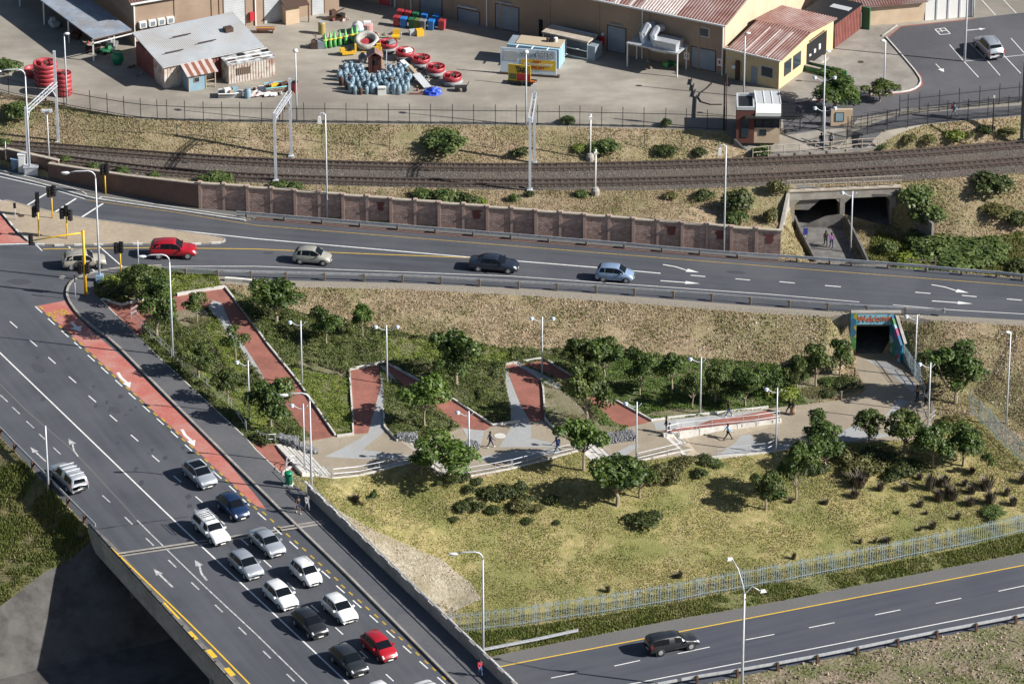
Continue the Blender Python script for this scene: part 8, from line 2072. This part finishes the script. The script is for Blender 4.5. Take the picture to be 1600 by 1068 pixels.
# ---------------------------------------------------------------- things in the yard
def tub(c, r, label, name='round_tub', ring=True, filled=None, tilt=0, group=None, h=.62):
    rt = thing(name, label, 'ride boat' if ring else 'tub', c, 0, group)
    z = 0
    if ring:
        mb = MB(); mb.lathe([(r*.75,0),(r*1.0,.1),(r*1.1,.32),(r*1.02,.55),(r*.8,.6)], (0,0,0), 20); mb.build('rubber_ring', 'tube_grey', rt, True); z = .45
    mb = MB(); mb.lathe([(r*.7,z+.0),(r*.92,z+.12),(r*.98,z+h*.7),(r*.96,z+h),(r*.86,z+h),(r*.84,z+h*.5),(r*.6,z+.16),(.01,z+.14)], (0,0,0), 20); mb.build('hull', 'tub_red', rt, True)
    for k in range(3):
        a = k*2.1+.4; mb = MB(); mb.box((math.cos(a)*r*.6, math.sin(a)*r*.6, z+.35), (.5,.3,.45), rz=a); mb.build('seat', 'tub_red', rt)
    mb = MB(); mb.lathe([(.12,z+.1),(.12,z+.6),(.3,z+.62),(.3,z+.68),(.01,z+.7)], (0,0,0), 10); mb.build('centre_wheel', 'brown_dark', rt)
    if filled: mb = MB(); mb.box((r*.3,-.1,z+h+.05), (r*.9,r*.7,.3), rz=.5, taper=.8); mb.build('cover_sheet', filled, rt)
    return rt
GT = 'red round ride boats in a row'
for (u, v, lb, f_) in ((707,131,'red round ride boat on grey ring, lowest right end of the row',None),(681,117,'red round ride boat on grey ring, second from the right end',None),(658,103,'red round ride boat on grey ring, middle one of five',None),(633,92,'red round ride boat on grey ring holding a white sheet','white_paint'),(607,79,'red round ride boat on grey ring filled with grey scrap, left end','tube_grey')):
    tub(ZY(u, v), 1.08, lb, 'ride_boat', True, f_, group=GT)
for i, z in enumerate((0,.5,1.0,1.5,2.0)): tub(ZY(72,131)+Vector((.05*(i%2),-.05*i*.5,z)), 1.35, 'big red tub in the wide stack at far left, '+('lowest','second from below','middle','second from top','topmost')[i], 'stacked_tub', False, group='stacked red tubs', h=.6)
for i, z in enumerate((0,.5,1.0,1.5,2.0)): tub(ZY(100,148)+Vector((-.05*(i%2),0,z)), .95, 'smaller red tub in the narrow stack behind the gantry mast, '+('lowest','second from below','middle','second from top','topmost')[i], 'stacked_tub', False, group='stacked red tubs', h=.6)
tub(ZY(52,118), 1.0, 'lone red tub on the ground behind the wide red stack', 'stacked_tub', False, h=.9)
# leaning grey tyre ring
p = ZY(573,74); rt = thing('tyre_ring', 'large grey inflated ring leaning, with a red boat inside', 'rubber ring', p+Vector((0,0,.5))); M = Matrix.Rotation(R(20), 3, 'X')
mb = MB(); mb.lathe([(.8,-.25),(1.1,-.35),(1.35,-.15),(1.4,.1),(1.25,.35),(1.0,.4),(.82,.2),(.8,-.25)], (0,0,.3), 22, M=M); mb.build('ring', 'tube_pale' if 'tube_pale' in MATS else rough_mat('tube_pale', (.28,.27,.24), (.45,.44,.41), 1.5, 5, .7).name, rt, True)
mb = MB(); mb.lathe([(.78,-.2),(.6,-.05),(.01,0)], (0,0,.2), 16, M=M); mb.build('red_floor', 'tub_red', rt)
# green long necked ride cars
gp = [(508,74.5),(516,73.5),(523,72),(531,70.5),(540,68.5),(550,66),(557,64)]
gl = ['leftmost','second from left','third from left','middle','third from right','second from right','rightmost']
for i, (u, v) in enumerate(gp):
    rt = thing('ride_car', 'green ride car with upright neck, '+gl[i]+' of seven', 'ride car', ZY(u, v), .1, 'green ride cars in a row')
    mb = MB(); mb.box((0,.5,.3), (.5,1.5,.5), taper=.8); mb.build('body', 'green_dark', rt)
    mb = MB(); mb.tube([(0,-.25,.1),(0,-.3,.6),(0,-.15,1.0),(0,.05,1.75)], [.22,.17,.2,.06], 8); mb.build('neck', 'green_bright', rt, True)
    mb = MB(); mb.lathe([(.05,-.08),(.3,-.03),(.3,.02),(.05,.1)], (0,-.18,1.0), 10); mb.build('collar', 'box_yellow' if i % 2 else 'leaf_yellow' if 'leaf_yellow' in MATS else paint('leaf_yellow', (.45,.55,.12), .5).name, rt)
def simple(name, label, cat, u, v, parts, rz=0):
    rt = thing(name, label, cat, ZY(u, v), rz)
    for nm, m_, kind, args in parts:
        mb = MB(); getattr(mb, kind)(*args); mb.build(nm, m_, rt)
    return rt
simple('toy_digger','yellow toy digger ride in the middle of the yard','toy digger',545,86,[('body','box_yellow','box',((0,0,.35),(1.5,.6,.35))),('seat','black','box',((.1,0,.7),(.4,.45,.5))),('arm','box_yellow','box',((.75,0,.8),(.2,.3,.9))),('bucket','box_yellow','box',((-.7,0,.65),(.5,.5,.45)))],.2)
simple('brass_drum','tall brassy drum behind the green ride cars','drum',503,53,[('body','box_brass' if 'box_brass' in MATS else paint('box_brass',(.35,.28,.1),.4).name,'lathe',([(.4,0),(.4,1.3),(.3,1.4)],)),('lid','steel','lathe',([(.32,1.4),(.32,1.48)],))])
simple('crate_pair','brown and blue crate beside the green ride cars','crate',496,75,[('brown_crate','brown_dark','box',((-.35,0,.4),(.7,.8,.8))),('blue_crate','roller','box',((.42,0,.45),(.75,.8,.9)))])
simple('wrapped_pile','grey green wrapped pile behind the tyre ring','pile',559,51,[('bundle','roller_pale','lathe',([(.6,0),(.75,.5),(.55,1.1),(.1,1.4)],)),('band','turquoise','lathe',([(.77,.45),(.77,.55)],))])
simple('pink_drum','pink ribbed tub with junk on top behind the tyre ring','tub',574,49,[('body','pink_tub','lathe',([(.6,0),(.65,.9),(.6,.95)],)),('junk','white_paint','box',((0,0,1.05),(.8,.6,.25)))])
simple('scrap_heap','dark scrap heap in front of the workshop corner','scrap',527,30,[('frame','rust','box',((0,0,.3),(1.8,1.0,.5))),('pipe','rust','tube',([(-.8,0,.5),(.8,.3,1.2)],.08)),('wheel','rubber','lathe',([(.35,0),(.35,.2)],(.5,-.3,.6),12)),('plate','brown_dark','box',((-.5,.1,.8),(.6,.5,.5),.6))])
simple('red_cart','rusty red flat cart near the workshop','cart',415,51,[('bed','rust_red','box',((0,0,.5),(2.0,.8,.12))),('leg','rust','box',((-.8,0,.22),(.1,.6,.45))),('leg','rust','box',((.8,0,.22),(.1,.6,.45))),('rail','box_yellow','tube',([(-1,-.4,.75),(1,-.4,.75)],.03))])
simple('yellow_slide','yellow climbing frame piece behind the red hut','slide',592,101,[('panel','box_yellow','box',((0,0,1.3),(.5,.3,2.4))),('step','box_yellow','box',((-.35,-.1,1.9),(.5,.5,.6))),('post','box_yellow','box',((.3,.1,1.0),(.12,.12,2.0)))])
simple('grey_tub','round dark grey tub left of the red hut','tub',567,97,[('body','tube_grey','lathe',([(.35,0),(.5,.3),(.5,.7),(.35,.9),(.1,1.1)],)),('cap','box_yellow','lathe',([(.2,1.1),(.2,1.2)],))])
simple('steel_pole_prop','slim steel pole right of the red hut','pole',603,117,[('pole','steel_pole','tube',([(0,0,0),(.1,0,2.9)],.05)),('foot','steel','box',((0,0,.05),(.4,.4,.1)))])
rt = thing('red_hut', 'tall narrow red hut with gabled roof standing among the gas cylinders', 'hut', ZY(586,114), .05)
mb = MB(); mb.box((0,.5,1.0), (1.45,1.2,2.0)); mb.build('walls', 'shed_red', rt)
for k in range(7): mb = MB(); mb.box((-.62+k*.207,-.12,1.0), (.07,.04,1.95)); mb.build('batten', 'brick_red', rt)
for s in (-1, 1): mb = MB(); mb.add([(0,-.3,2.55),(s*.9,-.3,1.95),(s*.9,1.2,1.95),(0,1.2,2.55),(0,-.3,2.47),(s*.9,-.3,1.87),(s*.9,1.2,1.87),(0,1.2,2.47)], [(0,1,2,3),(7,6,5,4),(0,4,5,1),(1,5,6,2),(2,6,7,3)]); mb.build('roof_side', 'roof_red', rt)
mb = MB(); mb.box((0,-.12,1.25), (.5,.05,.6)); mb.build('opening', 'void', rt)
# gas cylinders
rgc = random.Random(12); CY = []
for r in range(6):
    v = 114+r*6.4
    n0 = (540, 636) if r in (0,) else ((530,645) if r < 4 else (543, 640))
    u = n0[0]+(r % 2)*4
    while u < n0[1]:
        if not (r < 2 and 570 < u < 604) and not (r >= 4 and 588 < u < 606 and r == 5): CY.append((u+rgc.uniform(-1.5,1.5), v+rgc.uniform(-1.5,1.5), r))
        u += 8.6
NTH = ['first','second','third','fourth','fifth','sixth','seventh','eighth','ninth','tenth','eleventh','twelfth','thirteenth','fourteenth','fifteenth','last']
RWN = ['back row','second row from the back','third row from the back','third row from the front','second row from the front','front row']
lab, cnt_ = [], {}
for q in CY: k = cnt_[q[2]] = cnt_.get(q[2], -1)+1; lab.append('%s from left in the '+RWN[q[2]]+' of gas cylinders' if False else NTH[k]+' gas cylinder from the left, '+RWN[q[2]])
def cyl_mesh(d):
    mb = MB(); mb.lathe([(.2,0),(.27,.05),(.27,.8),(.2,.95),(.08,1.0)], n=12); b = mesh_of(mb, 'body', 'brown_dark' if d else 'cylinder_blue', True)
    mb = MB(); mb.lathe([(.15,.95),(.16,1.12),(.13,1.12),(.12,.95)], n=10); mb.tube([(0,0,.98),(0,0,1.1)], .04, 6); c = mesh_of(mb, 'collar', 'cylinder_blue'); return b, c
cm = [cyl_mesh(0), cyl_mesh(1)]
for i, (u, v, w) in enumerate(CY):
    dk = rgc.random() < .1; s = rgc.uniform(.85, 1.15)
    rt = thing('gas_cylinder', (('dark brown ' if dk else 'tall ' if s > 1.05 else 'short ' if s < .93 else 'blue grey ')+lab[i]), 'gas cylinder', ZY(u, v), rgc.uniform(0, 6), 'gas cylinders around the red hut'); rt.scale = (s, s, s)
    link('body', cm[dk][0], rt); link('collar', cm[dk][1], rt)
simple('white_stove','white stove with three dark knobs in front of the gas cylinders','stove',597,147.5,[('body','white_paint','box',((0,0,.45),(.9,.5,.9))),('knob','black','box',((-.25,-.27,.75),(.1,.05,.1))),('knob','black','box',((0,-.27,.75),(.1,.05,.1))),('knob','black','box',((.25,-.27,.75),(.1,.05,.1)))])
for (a, b, w, m_, lb) in (((628,104),(655,124),.55,'white_paint','long white board lying right of the gas cylinders'),((640,112),(662,132),.4,'beige_box','long beige board beside the long white board'),((650,125),(668,140),.9,'roller_pale','grey sheet panel between boards and blue tarpaulin')):
    p, q = ZY(*a), ZY(*b); rt = thing('loose_board', lb, 'board', p); mb = MB(); mb.bar((0,0,.75), q-p+Vector((0,0,.3)), w, .08); mb.build('board', m_, rt); mb = MB(); mb.box(((q-p).x*.5,(q-p).y*.5,.2), (.5,.5,.4)); mb.build('prop', 'brown_dark', rt)
rt = thing('blue_tarpaulin', 'crumpled bright blue tarpaulin heap right of the boards', 'tarpaulin', ZY(677,146)); bm_ = bmesh.new(); bmesh.ops.create_icosphere(bm_, subdivisions=3, radius=1)
rg = random.Random(4)
for v_ in bm_.verts: v_.co *= 1+rg.uniform(-.18,.18); v_.co.x *= .95; v_.co.y *= .7; v_.co.z = max(0, v_.co.z)*.75
me = bpy.data.meshes.new('sheet'); bm_.to_mesh(me); bm_.free(); me.materials.append(MATS['tarp_blue']); link('sheet', me, rt)
simple('red_pipe','long thin red pipe on the ground below the blue tarpaulin','pipe',658,147.5,[('pipe','shed_red','tube',([(-1.3,0,.1),(1.3,-.05,.1)],.09)),('chock','brown_dark','box',((1.2,0,.05),(.2,.3,.1)))])
simple('black_trolley','black metal trolley under the last red ride boat','trolley',720,142,[('frame','dark_iron','box',((0,0,.5),(1.3,.7,.1))),('wheel','rubber','lathe',([(.28,-.05),(.28,.05)],(-.4,-.35,.28),12,None,1,1,Matrix.Rotation(PI/2,3,'X'))),('wheel','rubber','lathe',([(.28,-.05),(.28,.05)],(.4,-.35,.28),12,None,1,1,Matrix.Rotation(PI/2,3,'X'))),('handle','dark_iron','tube',([(.6,0,.5),(.9,0,1.1)],.04))])
simple('yellow_box','yellow and grey plastic box lying alone in the yard','box',653,55,[('body','box_yellow','box',((.2,0,.35),(.8,.7,.7),.3)),('grey_end','roller_pale','box',((-.6,.1,.3),(.7,.6,.6),.3))])
simple('yellow_bin','yellow plastic chair shell behind the ride boats','chair',618,63,[('seat','box_yellow','box',((0,0,.5),(.9,.7,.15))),('backrest','box_yellow','box',((.1,.3,.85),(.8,.15,.7))),('foot','box_yellow','box',((0,0,.2),(.5,.5,.4)))])
bins = [(620,40,'tub_red','bright red','leftmost'),(631,42,'bin_blue','blue','second from left'),(644,43.5,'green_dark','dark green','third from left'),(652,44.5,'leafgreen','olive green','fourth from left'),(661,46,'tube_grey','grey','fifth from left'),(674,46,'bin_blue','blue','sixth from left'),(691,46,'tub_red','red','alone at the right end')]
paint('bin_blue', (.02,.17,.5), .5)
for u, v, m_, cn, pos in bins:
    rt = thing('wheelie_bin', cn+' wheelie bin, '+pos+' of the front row by the warehouse', 'wheelie bin', ZY(u, v), -.3, 'wheelie bins by the warehouse'); mb = MB(); mb.box((0,0,.55), (.6,.65,.95), taper=1.12); mb.build('body', m_, rt); mb = MB(); mb.box((0,0,1.07), (.7,.78,.1)); mb.build('lid', m_, rt)
    for s in (-1,1): mb = MB(); mb.lathe([(.1,-.04),(.1,.04)], (s*.25,.33,.1), 10, M=Matrix.Rotation(PI/2,3,'Y')); mb.build('wheel', 'rubber', rt)
for k, (u, v, m_, cn) in enumerate(((626,30,'tub_red','red'),(638,32,'tub_red','dark red'),(650,34,'green_dark','green'),(664,36,'bin_blue','blue'),(682,38,'bin_blue','blue'))):
    rt = thing('wheelie_bin', cn+' wheelie bin in shade, '+('first','second','third','fourth','fifth')[k]+' from left of the back row', 'wheelie bin', ZY(u, v), -.3, 'wheelie bins by the warehouse'); mb = MB(); mb.box((0,0,.55), (.6,.65,.95), taper=1.12); mb.build('body', m_, rt); mb = MB(); mb.box((0,0,1.07), (.7,.78,.1)); mb.build('lid', m_, rt)
simple('red_drum','red drum with a dark lid beside the white yard pole','drum',461,144,[('body','tub_red','lathe',([(.32,0),(.34,.5),(.32,1.15)],)),('lid','black','lathe',([(.33,1.15),(.33,1.25),(.05,1.3)],))])
simple('blue_barrel','upright blue barrel beside the white wreck boat','barrel',387,153,[('body','hut_blue','lathe',([(.3,0),(.36,.4),(.36,.8),(.3,1.1)],)),('lid','roller','lathe',([(.3,1.1),(.28,1.16)],))])
simple('green_vat','large round green vat in front of the canopy posts','vat',184,100,[('body','bin_green','lathe',([(.35,0),(.62,.35),(.7,.8),(.6,1.3),(.5,1.4)],)),('rim','green_dark','lathe',([(.52,1.38),(.6,1.42),(.5,1.46),(.45,1.3)],)),('foot','rust','box',((0,0,.05),(.7,.5,.1)))])
def boat(u, v, L, Wd, h, rz, label, hull, gun, items):
    rt = thing('wreck_boat', label, 'boat', ZY(u, v), rz); mb = MB(); st = []
    for i in range(7):
        t = i/6; w = Wd/2*(1-.75*max(0, (t-.45)/.55)**2); x = -L/2+L*t; st.append([(x,w*.6,0),(x,w,h),(x,-w,h),(x,-w*.6,0)])
    vs = [p for s in st for p in s]; fs = []
    for i in range(6):
        a = i*4; fs += [(a,a+1,a+5,a+4),(a+2,a+3,a+7,a+6),(a+3,a,a+4,a+7)]
    fs += [(3,2,1,0),(24,25,26,27)]; mb.add(vs, fs); mb.build('hull', hull, rt)
    for s in (1, 2):
        mb = MB(); mb.tube([st[i][s] for i in range(7)], .07, 6); mb.build('gunwale', gun, rt)
    mb = MB(); mb.add([(q[1][0], q[1][1]*.95, h*.6) for q in st]+[(q[2][0], q[2][1]*.95, h*.6) for q in st], [(i, i+1, i+8, i+7) for i in range(6)]); mb.build('deck', 'brown_dark', rt)
    for nm, m_, c, d in items: mb = MB(); mb.box(c, d, rz=.3); mb.build(nm, m_, rt)
boat(437,142,3.2,1.4,.75,.25,'old boat with turquoise edges full of junk beside the white yard pole','rusty_white','turquoise',[('yellow_box','box_yellow',(-.6,.1,.75),(.8,.4,.3)),('blue_rail','tarp_blue',(-.9,.3,.9),(.6,.1,.1)),('scrap','rust',(.5,0,.75),(.9,.5,.4))])
boat(360,151,2.6,1.2,.6,.05,'white and grey wreck boat heaped with rubbish in front of the blue hut','roller_pale','white_paint',[('rubbish','white_paint',(-.3,.1,.75),(.7,.6,.4)),('blue_rubbish','hut_blue',(.5,.2,.8),(.6,.5,.5)),('rubbish','beige_box',(.1,-.1,.7),(.4,.4,.3))])
for (u, v, w, l, rz, lb) in ((400,149,1.2,1.4,.4,'crumpled white sheet beside the blue barrel'),(413,143,1.1,2.0,-.3,'pale tarpaulin leaning between container and turquoise boat'),(423,150,.9,.8,.2,'small white sheet left of the turquoise boat')):
    rt = thing('white_sheet', lb, 'sheet', ZY(u, v), rz); mb = MB(); n = 6; rg = random.Random(int(u))
    vs = [((i/n-.5)*w*1.6, (j/n-.5)*l, .15+.4*rg.random()*(1-abs(i/n-.5)*1.4)*(1-abs(j/n-.5)*1.2)) for i in range(n+1) for j in range(n+1)]
    mb.add(vs, [(i*(n+1)+j, (i+1)*(n+1)+j, (i+1)*(n+1)+j+1, i*(n+1)+j+1) for i in range(n) for j in range(n)]); mb.build('sheet', 'white_paint' if w < 1.15 else 'roof_light', rt)
# small things by the corner of the yard, hoses and frames on the ground
rt = thing('black_hose', 'black hose looped on the yard surface near the warehouse corner', 'hose', ZY(1115,128)); o0 = rt.location
mb = MB(); mb.tube([ZY(u, v)+Vector((0,0,.05))-o0 for u, v in ((1115,128),(1105,138),(1094,146),(1091,153),(1096,160),(1110,164),(1128,164))], .07, 6); mb.build('hose', 'rubber', rt)
for i, (a, b) in enumerate((((1081,124),(1079,133)),((1084,133),(1082,142)),((1086,142),(1083,152)),((1088,151),(1086,185)))):
    p, q = ZY(*a), ZY(*b); rt = thing('iron_bar', ('first','second','third','longest')[i]+' of four dark iron bars lying in a line near the corner', 'iron bar', p, 0, 'iron bars on the ground'); mb = MB(); mb.bar((0,0,.12), q-p+Vector((0,0,.12)), .12, .2); mb.build('bar', 'dark_iron', rt)
# a few plants with broad leaves, and litter
o = bush(1190,243,24,18,'green','low palm like plant at the left end of the pale forecourt railing')
simple('green_pots','cluster of bright green pots under the duct platform','pots',1046,104,[('pot','green_bright','lathe',([(.25,0),(.35,.5)],(-.4,0,0))),('pot','green_dark','lathe',([(.25,0),(.35,.5)],(.2,.2,0))),('pot','green_bright','lathe',([(.2,0),(.3,.4)],(.7,-.1,0)))])
# manholes
for u, v, z, lb in ((97,433,0,'pale round manhole cover in the junction'),(33,337,.14,'dark round manhole cover on the beige island'),(1345,97,YARD,'round manhole cover in the concrete apron')):
    p = P(u, v, z); mb = MB(); mb.lathe([(.34,0),(.34,.02),(.28,.025)], n=20); o = mb.build('manhole_cover', 'concrete' if z == 0 else 'brown_dark', None, loc=p); tag(o, lb, 'manhole cover')
mb = MB(); mb.lathe([(.01,.02),(.55,.02),(.55,.04),(.42,.04)], n=24); p = G(781,681); o = mb.build('manhole_ring', 'concrete_white', None, loc=p); tag(o, 'round stone ring set in the grey paving near the second lamp', 'paving ring')

# scrap that lies between the larger yard things
island_mat('debris_mix', [(.03,.03,.035),(.2,.15,.1),(.3,.3,.3),(.12,.17,.2),(.35,.06,.05),(.5,.48,.44),(.08,.05,.04),(.4,.3,.06)], .8)
rg = random.Random(31); mb = MB()
for (u0, v0, u1, v1, n) in ((532,106,650,120,50),(604,96,668,128,40),(578,52,628,66,40),(485,52,520,72,16),(515,22,545,34,14),(612,24,700,34,16),(350,140,465,150,50),(66,92,150,104,0),(300,108,345,126,8),(110,20,150,70,26),(548,44,584,58,24),(650,120,672,142,20),(1010,96,1060,108,10),(200,96,225,120,8)):
    for _ in range(n):
        u, v = rg.uniform(u0, u1), rg.uniform(v0, v1); p = ZY(u, v); s = rg.uniform(.1, .34)
        mb.box(p+Vector((0,0,s*.4)), (s*rg.uniform(.6,2.2), s*rg.uniform(.4,1.2), s*rg.uniform(.3,1.3)), rot=Euler((rg.uniform(-.5,.5), rg.uniform(-.5,.5), rg.uniform(0,6))).to_matrix(), taper=rg.uniform(.5,1))
tag(mb.build('debris', 'debris_mix'), 'small mixed scrap lying between the stored things of the yard', 'scrap', kind='stuff')
# repairs and drips on the asphalt
rg = random.Random(8); rough_mat('asphalt_patch', (.042,.045,.054), (.065,.069,.08), 5, 5, .9); rough_mat('asphalt_stain', (.044,.047,.057), (.068,.072,.084), 5, 5, .6)
for (u, v, w, l, a) in ((60,575,1.1,2.6,1),(180,640,.9,1.8,1),(205,640,.5,.6,1),(240,560,.01,.01,1),(620,420,1.0,2.2,0),(900,452,.6,1.6,0),(1150,425,.8,2.0,0),(1380,478,.7,2.6,0),(420,395,.6,1.2,0),(30,440,1.4,2.4,0)):
    d = dB if a else dU; n = Vector((-d.y, d.x, 0)); c0 = P(u, v, .007); mb = MB(); k = 10
    mb.add([c0+d*l/2*math.cos(2*PI*i/k)*rg.uniform(.8,1.15)+n*w/2*math.sin(2*PI*i/k)*rg.uniform(.8,1.15) for i in range(k)], [tuple(range(k))]); mb.build('repair_patch', 'asphalt_patch', RB)
for i in range(46):
    t = rg.random(); base = P(250,800).lerp(P(-30,530), t) if i % 2 else P(420,1000).lerp(P(240,830), t); c0 = base+Vector((rg.uniform(0,9), 0, .0055+.0004*(i % 7))); r = rg.uniform(.08,.3)
    if i % 2 == 0: continue
    mb = MB(); mb.add([c0+Vector((math.cos(k*.785)*r*rg.uniform(.6,1.2), math.sin(k*.785)*r*2*rg.uniform(.6,1.2), 0)) for k in range(8)], [tuple(range(8))]); mb.build('oil_stain', 'asphalt_stain', RB)
